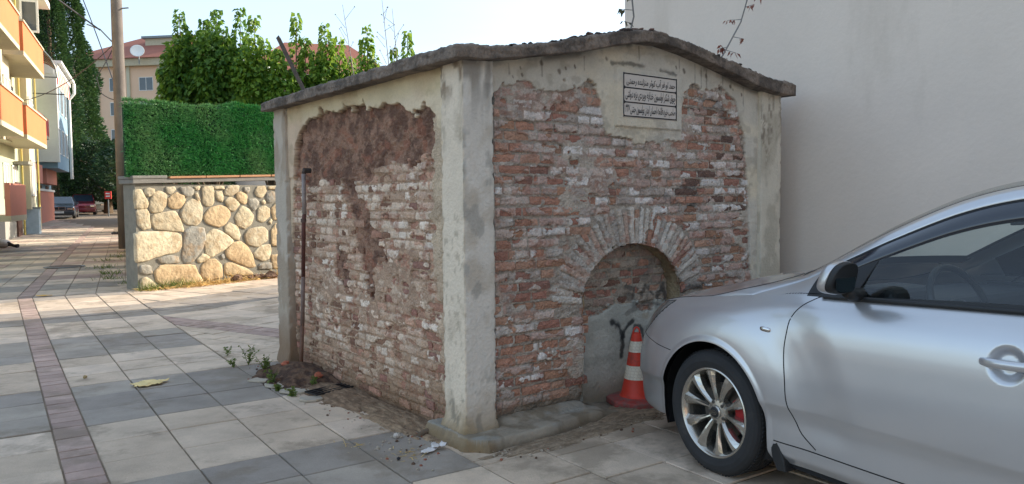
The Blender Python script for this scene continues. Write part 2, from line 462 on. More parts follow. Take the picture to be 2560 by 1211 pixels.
# stones traced on the photograph's wall, in wall metres
SX = 3.562
Xv, Uv, Fv = _X, _U, _F
def ray(px, py): return _F + _X * ((px - 1280) / FPX) - _U * ((py - 605.5) / FPX)
def on_wall(px, py):
    d = ray(px, py); o = Vector((0, 0, CAMH)); t = (W0 - o).dot(WN) / d.dot(WN)
    P = o + d * t - W0
    return P.dot(WD), P.z
ST = [
 (0,[(130,200),(190,195),(245,310),(235,358),(140,360),(128,300)]),(0,[(215,190),(260,178),(305,190),(300,235),(260,258),(225,240)]),
 (0,[(300,225),(350,212),(410,240),(405,330),(370,390),(290,395),(262,370),(270,290)]),(0,[(405,172),(485,170),(490,200),(455,235),(415,215)]),
 (1,[(535,175),(600,168),(655,190),(650,240),(605,260),(560,235)]),(2,[(430,270),(500,222),(560,250),(575,290),(540,355),(470,365),(428,330)]),
 (0,[(145,380),(235,370),(255,400),(270,530),(210,545),(160,505)]),(0,[(290,420),(480,385),(520,440),(560,560),(500,565),(320,545),(290,500)]),
 (0,[(145,580),(480,575),(540,610),(545,700),(500,750),(380,770),(240,820),(155,830),(150,700)]),
 (0,[(545,400),(580,320),(640,285),(700,300),(728,360),(725,460),(680,510),(600,500),(550,460)]),
 (1,[(570,570),(650,530),(740,545),(755,620),(730,720),(650,830),(580,845),(550,800),(565,700)]),
 (0,[(735,170),(825,170),(835,270),(825,325),(780,345),(735,310)]),(0,[(835,165),(925,163),(925,190),(840,192)]),
 (0,[(850,215),(905,212),(918,260),(910,305),(870,290),(848,250)]),(0,[(935,200),(960,162),(1055,160),(1050,210),(990,250),(940,240)]),
 (1,[(1100,175),(1150,175),(1155,205),(1130,228),(1105,210)]),(0,[(1200,210),(1225,165),(1290,165),(1300,210),(1260,265),(1215,250)]),
 (0,[(1320,165),(1410,160),(1410,192),(1325,192)]),(1,[(1305,230),(1360,212),(1400,240),(1370,300),(1320,310),(1300,270)]),
 (2,[(1035,225),(1080,215),(1130,250),(1125,310),(1095,325),(1040,280)]),(0,[(930,290),(980,262),(1040,290),(1065,330),(1010,390),(970,370)]),
 (1,[(1145,280),(1200,275),(1235,305),(1210,370),(1185,380),(1150,330)]),(0,[(1255,300),(1280,285),(1298,310),(1275,330)]),
 (2,[(750,430),(800,360),(880,335),(960,365),(975,430),(930,500),(880,525),(770,490)]),(0,[(1025,430),(1080,345),(1140,365),(1185,430),(1160,500),(1105,540),(1040,510)]),
 (0,[(1230,360),(1290,340),(1330,370),(1325,440),(1270,485),(1225,460)]),(0,[(1320,480),(1340,450),(1355,475),(1340,503)]),
 (2,[(1350,360),(1380,320),(1420,290),(1450,330),(1445,455),(1365,460)]),(0,[(935,520),(975,492),(1040,520),(1065,590),(1055,645),(1000,620),(940,570)]),
 (0,[(765,600),(830,550),(900,570),(1005,650),(930,720),(810,790),(770,760),(755,680)]),(0,[(1110,600),(1150,545),(1280,530),(1310,570),(1310,650),(1220,698),(1140,680)]),
 (2,[(1345,560),(1385,500),(1420,495),(1470,540),(1460,690),(1355,685)]),(2,[(950,740),(1010,670),(1070,660),(1130,700),(1180,790),(1200,875),(1150,885),(960,800)]),
 (0,[(1190,755),(1250,695),(1330,685),(1340,740),(1320,810),(1270,830),(1210,800)]),(2,[(1350,780),(1420,770),(1480,800),(1460,890),(1360,895)]),
 (1,[(335,810),(430,778),(510,790),(525,840),(430,855),(360,845)]),(0,[(685,810),(740,762),(800,800),(740,840),(700,845)]),
 (1,[(890,780),(920,765),(932,800),(910,815)]),(1,[(180,870),(270,868),(285,940),(240,950),(180,935)]),
 (2,[(320,920),(380,870),(650,868),(690,950),(730,1020),(600,1050),(400,1050),(340,1010)]),(2,[(725,870),(790,820),(850,820),(900,870),(905,970),(830,990),(760,1000),(730,960)]),
 (2,[(940,850),(1010,850),(1130,900),(1180,940),(1100,960),(940,950)]),(1,[(1235,860),(1340,840),(1350,895),(1240,905)]),
 (0,[(185,990),(250,980),(330,1050),(330,1090),(190,1090)]),(0,[(660,230),(690,225),(712,290),(680,295)]),(0,[(656,168),(710,165),(700,200),(670,200)]),
 (0,[(1000,995),(1120,985),(1160,1060),(1000,1070)]),(1,[(1200,950),(1330,940),(1360,1030),(1210,1040)])]
SC = {0: [L(196, 181, 150), L(190, 175, 145), L(202, 188, 158), L(184, 172, 146)], 1: [L(156, 151, 138), L(148, 145, 135)], 2: [L(196, 170, 132), L(200, 176, 138)]}
M_stone = mat('fieldstone', rough=.85, attr=True, var=.28, vs=7, bump=.8, bs=16, fine=.12, stain=(L(158, 130, 94), 5.0, .50, .55))
srng = random.Random(3)
def stone(poly, cl, parent, place):
    n0 = len(poly)
    # Chaikin rounding
    for _ in range(1):
        q = []
        for i in range(len(poly)):
            a, b2 = poly[i], poly[(i + 1) % len(poly)]
            q += [(a[0] * .87 + b2[0] * .13, a[1] * .87 + b2[1] * .13), (a[0] * .5 + b2[0] * .5, a[1] * .5 + b2[1] * .5), (a[0] * .13 + b2[0] * .87, a[1] * .13 + b2[1] * .87)]
        poly = q
    poly = [(p[0] + srng.uniform(-.006, .006), p[1] + srng.uniform(-.006, .006)) for p in poly]
    cx = sum(p[0] for p in poly) / len(poly); cy = sum(p[1] for p in poly) / len(poly)
    n = len(poly); V = []
    tx, ty = srng.uniform(-.03, .03), srng.uniform(-.03, .03)
    for f, d in ((1.10, -.03), (1.10, .004), (1.075, .014), (.98, .019), (.5, .022)):
        for p in poly:
            x = cx + (p[0] - cx) * f; y = cy + (p[1] - cy) * f
            V.append(place(x, d + (tx * (x - cx) + ty * (y - cy)) * (d > 0) + (srng.uniform(-.004, .004) if d > .017 else 0), y))
    V.append(place(cx, .022, cy))
    Fc = []
    for r in range(4):
        for i in range(n):
            Fc.append((r * n + i, r * n + (i + 1) % n, (r + 1) * n + (i + 1) % n, (r + 1) * n + i))
    for i in range(n): Fc.append((4 * n + i, 4 * n + (i + 1) % n, 5 * n))
    base = srng.choice(SC[cl]); cs = []
    for v in V:
        k = 1 + srng.uniform(-.07, .07); cs.append(tuple(c * k for c in base))
    mesh_obj('stone', V, Fc, M_stone, parent, smooth=True, cols=cs)
for cl, pts in ST:
    poly = [on_wall(300 + x / SX, 420 + y / SX) for x, y in pts]
    stone(poly, cl, gw, wq)
kx = on_wall(300 + 1480 / SX, 600)[0]
# the run behind the monument, with the same kind of stones
k = kx + .1
while k < WLEN - .3:
    w_ = srng.uniform(.25, .45); z = .1
    while z < 1.45:
        h_ = srng.uniform(.18, .36); cxx, czz = k + w_ / 2, z + h_ / 2
        poly = [(cxx + math.cos(a) * w_ / 2 * srng.uniform(.8, 1), czz + math.sin(a) * h_ / 2 * srng.uniform(.8, 1)) for a in [i * math.pi / 4 for i in range(8)]]
        stone(poly, srng.choice((0, 0, 1, 2)), gw, wq); z += h_ + .04
    k += w_ + .05
rq = lambda k, d, z: RD * k + RN * d + Vector((0, 0, z))
k = .45
while k < 13.5:
    w_ = srng.uniform(.3, .5); z = .1 + gz(12 + k)
    while z < 1.4:
        h_ = srng.uniform(.2, .4); cxx, czz = k + w_ / 2, z + h_ / 2
        poly = [(cxx + math.cos(a) * w_ / 2 * srng.uniform(.8, 1), czz + math.sin(a) * h_ / 2 * srng.uniform(.8, 1)) for a in [i * math.pi / 4 for i in range(8)]]
        stone(poly[::-1], srng.choice((0, 0, 1, 2)), gr, rq); z += h_ + .04
    k += w_ + .05
# coping: grey cap, pinkish tiles
M_cap = mat('coping_grey', L(128, 125, 118), .9, var=.2, vs=6, bump=.4, bs=60)
M_tile = mat('coping_tile', L(178, 132, 96), .85, var=.15, vs=5, bump=.2, bs=60)
mb = MB(); mb.prism([wq(-.05, -.42, 1.70), wq(WLEN, -.42, 1.70 + .035 * WLEN), wq(WLEN, .05, 1.70 + .035 * WLEN), wq(-.05, .05, 1.70)], (0, 0, .07))
mb.build('coping', M_cap, gw, bevel=.008)
k = .53
while k < WLEN - .1:
    mb = MB(); z = 1.772 + .035 * k; e = min(k + .62, WLEN)
    mb.prism([wq(k + .008, -.40, z), wq(e, -.40, z + .035 * (e - k)), wq(e, .07 + srng.uniform(-.01, .01), z + .035 * (e - k)), wq(k + .008, .07, z)], (0, 0, .035))
    mb.build('coping_tile', M_tile, gw, bevel=.004); k += .63
mb = MB(); mb.prism([wq(-.06, -.43, 1.773), wq(.50, -.43, 1.79), wq(.50, .06, 1.79), wq(-.06, .06, 1.773)], (0, 0, .05)); mb.build('coping_block', M_cap, gw, bevel=.01)
mb = MB(); mb.prism([rq(.3, .04, 1.70), rq(14, .04, 1.85), rq(14, -.4, 1.85), rq(.3, -.4, 1.70)], (0, 0, .07)); mb.build('coping', M_cap, gr, bevel=.01)

# artificial grass panels
M_blade = leaf_mat('artificial_grass', L(34, 110, 56), L(78, 152, 82), .12, (L(120, 158, 104), 1.3))
M_back = mat('grass_backing', L(18, 58, 30), .9, var=.3, vs=9)
M_gpost = mat('galvanised_post', L(110, 112, 110), .6, metal=.3)
def hedge(name, label, D, N, off0, k0, k1, z0f, z1f, n, seed):
    root = empty('grass_screen', W0)
    tag(root, label, 'privacy screen')
    P = lambda k, d, z: D * k + N * d + Vector((0, 0, z))
    b = MB(); th = .05
    b.prism([P(k0, off0 - th, z0f(k0)), P(k1, off0 - th, z0f(k1)), P(k1, off0, z0f(k1)), P(k0, off0, z0f(k0))], (0, 0, 0))
    b = MB()
    V = [P(k, d, z) for k in (k0, k1) for d in (off0 - th, off0) for z in (z0f(k), z1f(k))]
    b.add(V, [(0, 2, 3, 1), (4, 5, 7, 6), (0, 1, 5, 4), (2, 6, 7, 3), (1, 3, 7, 5), (0, 4, 6, 2)])
    b.build('backing', M_back, root)
    for q in np.linspace(k0 + .1, k1 - .1, 4):
        MB().tube([P(q, off0 - .09, z0f(q) - .02), P(q, off0 - .09, z1f(q) + .02)], .025).build('post', M_gpost, root)
    r = np.random.default_rng(seed)
    ks = k0 + (k1 - k0) * r.random(n)
    fz = r.random(n)
    m_top = n // 14
    fz[:m_top] = 1 + r.random(m_top) * .015
    z0 = np.array([z0f(q) for q in ks]); z1 = np.array([z1f(q) for q in ks]) + (fbm(ks * 2.1, ks * 0, 3, seed) - .5) * .12 + (fbm(ks * 14, ks * 0, 2, seed + 1) - .5) * .05
    zs = z0 + (z1 - z0) * fz
    side = np.where(r.random(n) < .86, 1, -1)
    ds = np.where(side > 0, off0, off0 - th)
    ds[:m_top] = off0 - th * r.random(m_top)
    D_ = np.array(D); N_ = np.array(N)
    base = D_[None] * ks[:, None] + N_[None] * ds[:, None]; base[:, 2] += zs
    clump = fbm(ks * 3, zs * 3, 3, seed)
    dirn = D_[None] * (r.normal(0, .55, n) + .3 * np.sin(ks * 9))[:, None] + N_[None] * (side * (.5 + .6 * r.random(n)))[:, None]
    dirn[:, 2] += r.normal(-.1, .55, n) + (fz > .999) * .9
    dirn /= np.linalg.norm(dirn, axis=1)[:, None]
    ln = (.04 + .035 * r.random(n)) * (.55 + .9 * clump)
    sidev = np.cross(dirn, r.normal(0, 1, (n, 3))); sidev /= np.linalg.norm(sidev, axis=1)[:, None]
    wd = .0055 + .004 * r.random(n)
    a = base - sidev * wd[:, None]; b2 = base + sidev * wd[:, None]; c = base + dirn * ln[:, None]
    V = np.stack([a, b2, c], 1).reshape(-1, 3); Fc = np.arange(3 * n).reshape(n, 3)
    o = mesh_obj('blades', V, Fc, M_blade, root); tag(o, kind='stuff')
hz0 = lambda k: 1.81 + .035 * k
hz1 = lambda k: 2.93 + .06 * k
hedge('a', 'bright green artificial grass screen standing on the tan stone wall', WD, WN, -.02, -.12, WLEN, hz0, hz1, 46000, 5)
hedge('b', 'side run of the green grass screen, going back along the street', RD, RN, .0, .1, 13.8, lambda k: 1.78 + .01 * k, lambda k: 2.96 + .01 * k, 20000, 6)
# ------------------------------------------------------------------ brick fountain monument
mon = empty('old_fountain', (MON_C[0], MON_C[1], 0), MYAW)
tag(mon, 'small old brick fountain house with peeling plaster, arched niche and grey roof slab', 'fountain')
M_plas = mat('plaster', rough=.92, attr=True, var=.14, vs=5, bump=.5, bs=45, fine=.07)
M_rub = mat('mortar_and_limewash', rough=.95, attr=True, var=.24, vs=14, bump=1.0, bs=60, fine=.22)
M_brick = mat('old_brick', rough=.92, attr=True, var=.25, vs=20, bump=.9, bs=70, fine=.22)
TOPT = [-.12, .05, .22, .44, .66, .99, 1.2, 1.35, 1.55, 1.75, 1.96, 2.18, 2.42, 2.67, 2.87, 3.2]
TOPZ = [2.25, 2.262, 2.27, 2.31, 2.355, 2.434, 2.48, 2.505, 2.512, 2.49, 2.46, 2.42, 2.38, 2.34, 2.318, 2.30]
UNT = [-.12, .18, .44, .82, 1.17, 1.39, 1.58, 1.83, 2.18, 2.67, 2.95, 3.2]
UNZ = [2.172, 2.187, 2.237, 2.301, 2.385, 2.430, 2.434, 2.405, 2.342, 2.239, 2.205, 2.205]
def ztop(t): return np.interp(t, TOPT, TOPZ)
def zund(t): return np.interp(t, UNT, UNZ)
BR_RED = [L(174, 128, 108), L(182, 136, 114), L(162, 116, 100), L(180, 142, 120), L(170, 130, 106), L(154, 114, 100)]
BR_BRN = [L(124, 92, 78), L(132, 98, 80), L(112, 88, 78)]
brng = random.Random(21)

def raster(T, Z, bricks, jit, seed):
    """brick map: edge distance, brick offset, id"""
    E_ = np.full(T.shape, -1.0); OFF = np.zeros(T.shape); ID = np.full(T.shape, -1, dtype=int)
    jx = (fbm(T * 38, Z * 38, 3, seed) - .5) * jit
    for i, (ct, cz, hl, hh, ang, off) in enumerate(bricks):
        c, s = math.cos(ang), math.sin(ang); R = math.hypot(hl, hh) + .02
        m = (np.abs(T - ct) < R) & (np.abs(Z - cz) < R)
        if not m.any(): continue
        x = (T[m] - ct) * c + (Z[m] - cz) * s; y = -(T[m] - ct) * s + (Z[m] - cz) * c
        e = np.minimum(hl - np.abs(x), hh - np.abs(y)) + jx[m]
        cur = E_[m]; up = e > np.maximum(cur, 0)
        idx = np.where(m)
        sel = (idx[0][up], idx[1][up])
        E_[sel] = e[up]; OFF[sel] = off; ID[sel] = i
    return E_, OFF, ID

def polydist(T, Z, pts):
    d = np.full(T.shape, 9.0)
    for (x0, y0), (x1, y1) in zip(pts[:-1], pts[1:]):
        vx, vy = x1 - x0, y1 - y0; l2 = vx * vx + vy * vy + 1e-9
        u = np.clip(((T - x0) * vx + (Z - y0) * vy) / l2, 0, 1)
        d = np.minimum(d, np.hypot(T - x0 - u * vx, Z - y0 - u * vy))
    return d

def surf(name, T, Z, D, colr, masks, place, parent, hole=None, smooth=False):
    nz, nt = T.shape
    V = place(T, D, Z)
    idx = np.arange(nz * nt).reshape(nz, nt)
    F_ = np.stack([idx[:-1, :-1], idx[:-1, 1:], idx[1:, 1:], idx[1:, :-1]], -1).reshape(-1, 4)
    keep = np.ones(len(F_), bool)
    if hole is not None:
        keep = ~(hole.reshape(-1)[F_].all(axis=1))
    cs = colr.reshape(-1, 3)
    used = np.zeros(len(F_), bool)
    out = []
    for nm, msk, mt in masks:
        f = keep & ~used
        if msk is not None: f &= msk.reshape(-1)[F_].sum(axis=1) >= 2
        used |= f
        if not f.any(): continue
        ff = F_[f]; u, inv = np.unique(ff, return_inverse=True)
        out.append(mesh_obj(nm, V[u], inv.reshape(-1, 4), mt, parent, smooth=smooth, cols=cs[u]))
    return out

def mixc(a, b, m): return a * (1 - m[..., None]) + np.array(b) * m[..., None]

def pick_colors(ID, pal, rng, n):
    P = np.array([pal[rng.randrange(len(pal))] for _ in range(n + 1)]) * (1 + np.array([rng.uniform(-.08, .08) for _ in range(n + 1)]))[:, None]
    return P[ID]

def brick_mesh(ct, cz, hl, hh, ang, off, col, place, D0, rng):
    nx, ny = (6, 2) if hl > .05 else (3, 2)
    c, s = math.cos(ang), math.sin(ang)
    V, cs = [], []
    tilt = rng.uniform(-.004, .004)
    corner = rng.random() < .3
    for j in range(ny + 1):
        for i in range(nx + 1):
            x = -hl + 2 * hl * i / nx; y = -hh + 2 * hh * j / ny
            edge = i in (0, nx) or j in (0, ny)
            d = off + tilt * (i / nx - .5) + rng.uniform(-.0035, .002) - (.005 if edge else 0)
            if corner and i >= nx - 1 and j == ny: d -= .012
            jx, jy = rng.uniform(-.003, .003), rng.uniform(-.003, .003)
            x += jx; y += jy
            V.append(place(ct + x * c - y * s, d, cz + x * s + y * c))
            k = 1 + rng.uniform(-.10, .10); cs.append(tuple(q * k for q in col))
    n0 = len(V)
    W_ = nx + 1
    Fc = [(j * W_ + i, j * W_ + i + 1, (j + 1) * W_ + i + 1, (j + 1) * W_ + i) for j in range(ny) for i in range(nx)]
    ring = [i for i in range(nx + 1)] + [j * W_ + nx for j in range(1, ny + 1)] + [ny * W_ + i for i in range(nx - 1, -1, -1)] + [j * W_ for j in range(ny - 1, 0, -1)]
    for r in ring:
        i, j = r % W_, r // W_
        x = -hl + 2 * hl * i / nx; y = -hh + 2 * hh * j / ny
        V.append(place(ct + x * c - y * s, off - .04, cz + x * s + y * c)); cs.append(cs[r])
    m = len(ring)
    for a in range(m): Fc.append((ring[a], n0 + a, n0 + (a + 1) % m, ring[(a + 1) % m]))
    return V, Fc, cs

def course_bricks(t0, t1, z0, z1, pitch, lens, skip, rng, hfac=.72):
    out = []; z = z0
    while z < z1:
        t = t0 - rng.uniform(0, .12); row = rng.uniform(-.003, .003)
        while t < t1:
            l_ = rng.choice(lens) * rng.uniform(.9, 1.08); a, b_ = max(t, t0), min(t + l_, t1)
            if b_ - a > .03:
                ct, cz = (a + b_) / 2, z + pitch / 2 + row + .004 * math.sin(ct_ * 3 if (ct_ := (a + b_) / 2) else 0)
                if not skip(ct, cz):
                    out.append((ct, cz, (b_ - a) / 2 - .006, pitch * hfac / 2 * rng.uniform(.9, 1.1), rng.uniform(-.012, .012), rng.uniform(-.007, .006)))
            t += l_
        z += pitch * rng.uniform(.97, 1.03)
    return out

# ---------------- front panel
NC, NA, NB, NZ = 1.425, .475, .375, .725        # niche: centre, half width, rise, springing height
def in_niche(T, Z, g=0.0):
    e = ((T - NC) / (NA + g)) ** 2 + (np.maximum(Z - NZ, 0) / (NB + g)) ** 2
    return np.where(Z > NZ, e < 1, np.abs(T - NC) < NA + g)
PS = .052                                         # recess of the front panel
fplace_np = lambda T, D, Z: np.stack([T, PS - D, Z], -1).reshape(-1, 3)
fplace = lambda t, d, z: (t, PS - d, z)
def f_skip(t, z):
    if in_niche(np.array(t), np.array(z), .03): return True
    if z > .66 and ((t - NC) / .71) ** 2 + ((z - NZ) / .63) ** 2 < 1: return True
    return False
fb = course_bricks(.20, 2.80, .13, 2.16, .0645, [.24, .24, .12, .2, .16], f_skip, brng)
nv = 36                                           # radial bricks of the arch
for i in range(nv):
    a = math.pi * (.02 + .96 * (i + .5) / nv)
    ci, si = math.cos(a), math.sin(a)
    x0, z0 = NC + (NA + .012) * ci, NZ - .02 + (NB + .012) * si
    ln = brng.choice([.24, .25, .22])
    ang = math.atan2(si * 1.06, ci)
    x1, z1 = x0 + ln * math.cos(ang), z0 + ln * math.sin(ang)
    fb.append(((x0 + x1) / 2, (z0 + z1) / 2, ln / 2, .0185 + .004 * abs(ci), ang, brng.uniform(-.004, .012)))
step = .006
tt = np.arange(.205, 2.80, step)
nzr = int(2.36 / step)
fr = np.linspace(0, 1, nzr)[:, None]
T = np.broadcast_to(tt[None, :], (nzr, len(tt))).copy()
Z = .02 + fr * (zund(tt)[None, :] + .02 - .02)
E_, OFF, ID = raster(T, Z, fb, .012, 3)
ring = (((T - NC) / .73) ** 2 + (np.maximum(Z - NZ + .05, 0) / .68) ** 2 < 1) & (Z > .66)
n1 = fbm(T * 9, Z * 13, 4, 31); n2 = fbm(T * 2.2, Z * 2.6, 3, 41); n3 = fbm(T * 45, Z * 60, 3, 51); n4 = fbm(T * 24, Z * 34, 3, 61)
nb_ = len(fb)
bias = np.array([brng.gauss(0, .085) for _ in range(nb_ + 1)])
for i, q in enumerate(fb):
    ct, cz = q[0], q[1]
    # regions where the bare brick shows more, as in the photograph
    if cz < 1.10 and ct < .95: bias[i] -= .075
    if 1.9 < ct < 2.75 and 1.35 < cz < 2.05: bias[i] -= .10
    if .25 < ct < .75 and 1.5 < cz < 1.75: bias[i] -= .06
    if ct > 1.95 and cz < 1.1: bias[i] -= .07
    if ct < 1.9 and 1.25 < cz < 1.95 and not (.3 < ct < .7): bias[i] += .03
    if i >= nb_ - nv: bias[i] = brng.choice([.12, .1, .14, .08, .12, -.08])
cov = (n1 + bias[ID] + (.05) * (n3 - .5)) > .405
isb = (E_ > 0) & (ID >= 0)
rnd = np.clip(E_ / .012, 0, 1)
Dj = -.016 + .016 * n4 + .010 * (n3 - .5)
Db = OFF + .004 - .007 * (1 - rnd) ** 2 + .010 * (n4 - .5) + .008 * (n3 - .5)
D = np.where(isb, np.where(cov, Db, OFF - .015), Dj)
smear = (n2 + .25 * (n1 - .5)) > .53
smear &= ~ring
sm = smear & ~(isb & ~cov & (bias[ID] < -.08))
D = np.where(sm, np.maximum(D, .001 + .012 * (n1 - .4) + .004 * n3), D)
# fallen-off lower edge and hollow spots
D += -.02 * sstep(.18, .06, Z) + .01 * (fbm(T * 1.5, Z * 1.5, 2, 5) - .5)
# plaster at the top with a ragged edge
edge = np.interp(T[0], [.2, .23, .38, .47, .52, .66, .78, 1.06, 1.10, 1.12, 1.16, 1.5, 1.83, 1.88, 1.90, 2.0, 2.28, 2.40, 2.52, 2.62, 2.68, 2.71, 2.80],
                 [2.0, 2.05, 2.09, 2.14, 2.14, 2.05, 2.12, 2.12, 2.05, 1.93, 1.83, 1.80, 1.83, 1.88, 2.10, 2.19, 2.22, 2.18, 2.12, 1.90, 1.5, .9, .5])
pm = (Z - edge[None, :] + (n1 - .5) * .16 + (n4 - .5) * .06) > 0
lft = (T - .235 - (n1 - .5) * .08 < 0)
rgt = (T - 2.735 + (n1 - .5) * .10 > 0) & (Z > .35)
plq = (np.abs(T - 1.545) < .345 + (n1 - .5) * .04) & (np.abs(Z - 2.06) < .245 + (n1 - .5) * .04)
pm |= plq | rgt
low = (Z < .15 + .05 * (n1 - .5))
D = np.where(pm, .018 + .006 * (n2 - .5) + .002 * n3, D)
D = np.where(lft & ~pm, .012 + .012 * (n4 - .5), D)
# raised tray round the inscription
tray = (np.abs(T - 1.545) < .325) & (np.abs(Z - 2.075) < .195)
D = np.where(tray, D + .018, D)
# colours
C_mort = np.array(L(180, 168, 154)); C_m2 = np.array(L(140, 128, 116))
cl = C_mort[None, None] * (1 - n4[..., None]) + C_m2[None, None] * n4[..., None]
covpal = [L(188, 162, 150), L(180, 152, 140), L(194, 174, 162), L(172, 158, 148), L(208, 196, 188), L(184, 144, 124), L(218, 210, 204)]
cb = pick_colors(ID, covpal, brng, nb_)
ringpal = pick_colors(ID, [L(196, 186, 174), L(182, 170, 158), L(170, 160, 150), L(202, 194, 184), L(186, 160, 144)], brng, nb_)
cb = np.where((ID >= nb_ - nv)[..., None], ringpal, cb)
cl = np.where((isb & cov)[..., None], cb, cl)
smc = C_mort * 1.02
cl = np.where((sm & ~(isb & cov & (n4 > .45)))[..., None], mixc(np.broadcast_to(smc, cl.shape), L(160, 134, 120), sstep(.4, .7, n1)), cl)
cl = mixc(cl, L(164, 116, 96), .5 * sstep(.60, .72, fbm(T * 16, Z * 22, 4, 77)) * (~pm))
cl = mixc(cl, L(198, 190, 180), .6 * sstep(.64, .72, fbm(T * 11, Z * 18, 4, 78)) * (~pm))
cplas = mixc(np.broadcast_to(np.array(L(210, 198, 176)), cl.shape), L(196, 188, 174), sstep(.4, .6, n2))
cplas = mixc(cplas, L(160, 150, 134), .5 * sstep(.6, .75, n1))
cl = np.where(pm[..., None], cplas, cl)
cl = np.where((lft & ~pm)[..., None], np.array(L(132, 124, 112)), cl)
def stain(cl, T, Z, pts, w, col, k, sd, soft=.5):
    d = polydist(T, Z, pts) + (fbm(T * 30, Z * 30, 3, sd) - .5) * w * 1.2
    return mixc(cl, col, k * sstep(w, w * (1 - soft), d))
DK = L(62, 56, 50)
cl = stain(cl, T, Z, [(1.20, 2.285), (1.36, 2.30), (1.5, 2.295)], .022, DK, .7, 1, .9)
cl = stain(cl, T, Z, [(1.66, 2.28), (1.80, 2.27)], .026, DK, .65, 2, .9)
for x0, z1, z2 in ((2.03, 2.36, 2.12), (2.10, 2.34, 2.2), (2.16, 2.33, 2.13), (1.86, 2.38, 2.29), (.35, 2.2, 2.14), (2.6, 2.24, 2.1), (.95, 2.3, 2.22), (1.45, 2.42, 2.33), (2.35, 2.30, 2.2), (2.45, 2.28, 2.22), (.6, 2.25, 2.15)):
    cl = stain(cl, T, Z, [(x0, z1), (x0 + .004, z2)], .010, DK, .45, int(x0 * 100), .95)
for i in range(16):
    x0 = brng.uniform(.3, 2.6); z0_ = zund(x0) - brng.uniform(.03, .12)
    cl = stain(cl, T, Z, [(x0, z0_), (x0 + .005, z0_ - .01)], brng.uniform(.007, .018), L(74, 58, 44), .75, i + 200, .8)
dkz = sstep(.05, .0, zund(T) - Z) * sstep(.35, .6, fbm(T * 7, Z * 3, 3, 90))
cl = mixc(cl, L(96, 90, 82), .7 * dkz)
# sooty and sprayed patches above and right of the niche
cl = stain(cl, T, Z, [(1.93, 1.48), (2.07, 1.44), (2.02, 1.34)], .07, L(66, 68, 68), .62, 5, .9)
cl = stain(cl, T, Z, [(1.75, 1.42), (1.85, 1.38)], .05, L(78, 76, 74), .5, 6, .9)
cl = stain(cl, T, Z, [(2.12, 2.12), (2.3, 2.1), (2.42, 2.0)], .06, L(92, 82, 74), .6, 8, .95)
cl = stain(cl, T, Z, [(1.93, .75), (2.1, .76), (2.25, .72)], .04, L(50, 46, 44), .7, 9, .9)
cl = mixc(cl, L(96, 86, 70), .65 * sstep(.26, .08, Z + .12 * (n1 - .5)))
cl = mixc(cl, L(80, 84, 82), .6 * (((T < .25)) & (~pm)))
hole = in_niche(T, Z)
cl = cl * 1.05
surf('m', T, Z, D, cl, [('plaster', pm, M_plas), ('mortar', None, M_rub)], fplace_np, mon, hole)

allbricks = []
for i, q in enumerate(fb):
    ct, cz, hl, hh, ang, off = q
    if cz > 2.2 or np.interp(ct, tt, edge) + .03 < cz or abs(ct - 1.52) < .33 and cz > 1.84: continue
    m = (ID == i)
    ex = float(((m & ~cov & ~pm)).sum()) * step * step
    if ex < .0003: continue
    dark = (1.9 < ct < 2.75 and 1.3 < cz < 2.1 and brng.random() < .55)
    col = brng.choice(BR_BRN if dark else BR_RED)
    k = brng.uniform(.88, 1.12); col = tuple(c * k for c in col)
    allbricks.append((ex, brick_mesh(ct, cz, hl, hh, ang, off - .001, col, fplace, 0, brng)))

# ---------------- niche
ND = .12
def outline(n=60):
    pts = [(NC - NA, z) for z in np.linspace(.0, NZ, 22)]
    pts += [(NC - NA * math.cos(a), NZ + NB * math.sin(a)) for a in np.linspace(0, math.pi, n)][1:]
    pts += [(NC + NA, z) for z in np.linspace(NZ, .0, 22)][1:]
    return pts
op = np.array(outline(110)); nd = 34
ctr = np.array([NC, .6])
dep = np.linspace(-.004, ND + .03, nd)
Tn = np.repeat(op[:, 0][None], nd, 0); Zn = np.repeat(op[:, 1][None], nd, 0); Dn = np.repeat(dep[:, None], len(op), 1)
sarc = np.concatenate([[0], np.cumsum(np.hypot(*np.diff(op, axis=0).T))])
rad = op - ctr; rad /= np.linalg.norm(rad, axis=1)[:, None]
SA = np.repeat(sarc[None], nd, 0)
rough_edge = sstep(.08, 0, Dn)
rn = (fbm(SA * 14, Dn * 14, 4, 8) - .5) * (.012 + .035 * rough_edge) + (fbm(SA * 40, Dn * 40, 2, 9) - .5) * .006
courses_j = (np.abs(((SA / .0645) % 1) - .5) > .42) * .006 * rough_edge
Tn = Tn + rad[:, 0][None] * (rn + courses_j); Zn = Zn + rad[:, 1][None] * (rn + courses_j)
Vn = np.stack([Tn, PS + Dn, Zn], -1).reshape(-1, 3)
cn_ = np.broadcast_to(np.array(L(172, 156, 126)), (nd, len(op), 3)).copy()
cn_ = mixc(cn_, L(150, 104, 80), sstep(.45, .6, fbm(SA * 16, Dn * 9, 3, 12)) * rough_edge)
cn_ = mixc(cn_, L(142, 138, 128), sstep(.45, .3, Zn) * 1.0)
cn_ = mixc(cn_, L(116, 98, 74), .6 * sstep(.5, .7, fbm(SA * 6, Dn * 9, 3, 13)))
idx = np.arange(nd * len(op)).reshape(nd, len(op))
Fn = np.stack([idx[:-1, :-1], idx[1:, :-1], idx[1:, 1:], idx[:-1, 1:]], -1).reshape(-1, 4)
mesh_obj('niche_reveal', Vn, Fn, M_rub, mon, cols=cn_.reshape(-1, 3))
tb = np.arange(NC - NA - .04, NC + NA + .04, .006); zb = np.arange(-.02, 1.13, .006)
Tb, Zb = np.meshgrid(tb, zb)
nbk = course_bricks(NC - NA, NC + NA, .60, 1.1, .0645, [.24, .2, .12], lambda a, b: False, brng)
E2, OFF2, ID2 = raster(Tb, Zb, nbk, .012, 6)
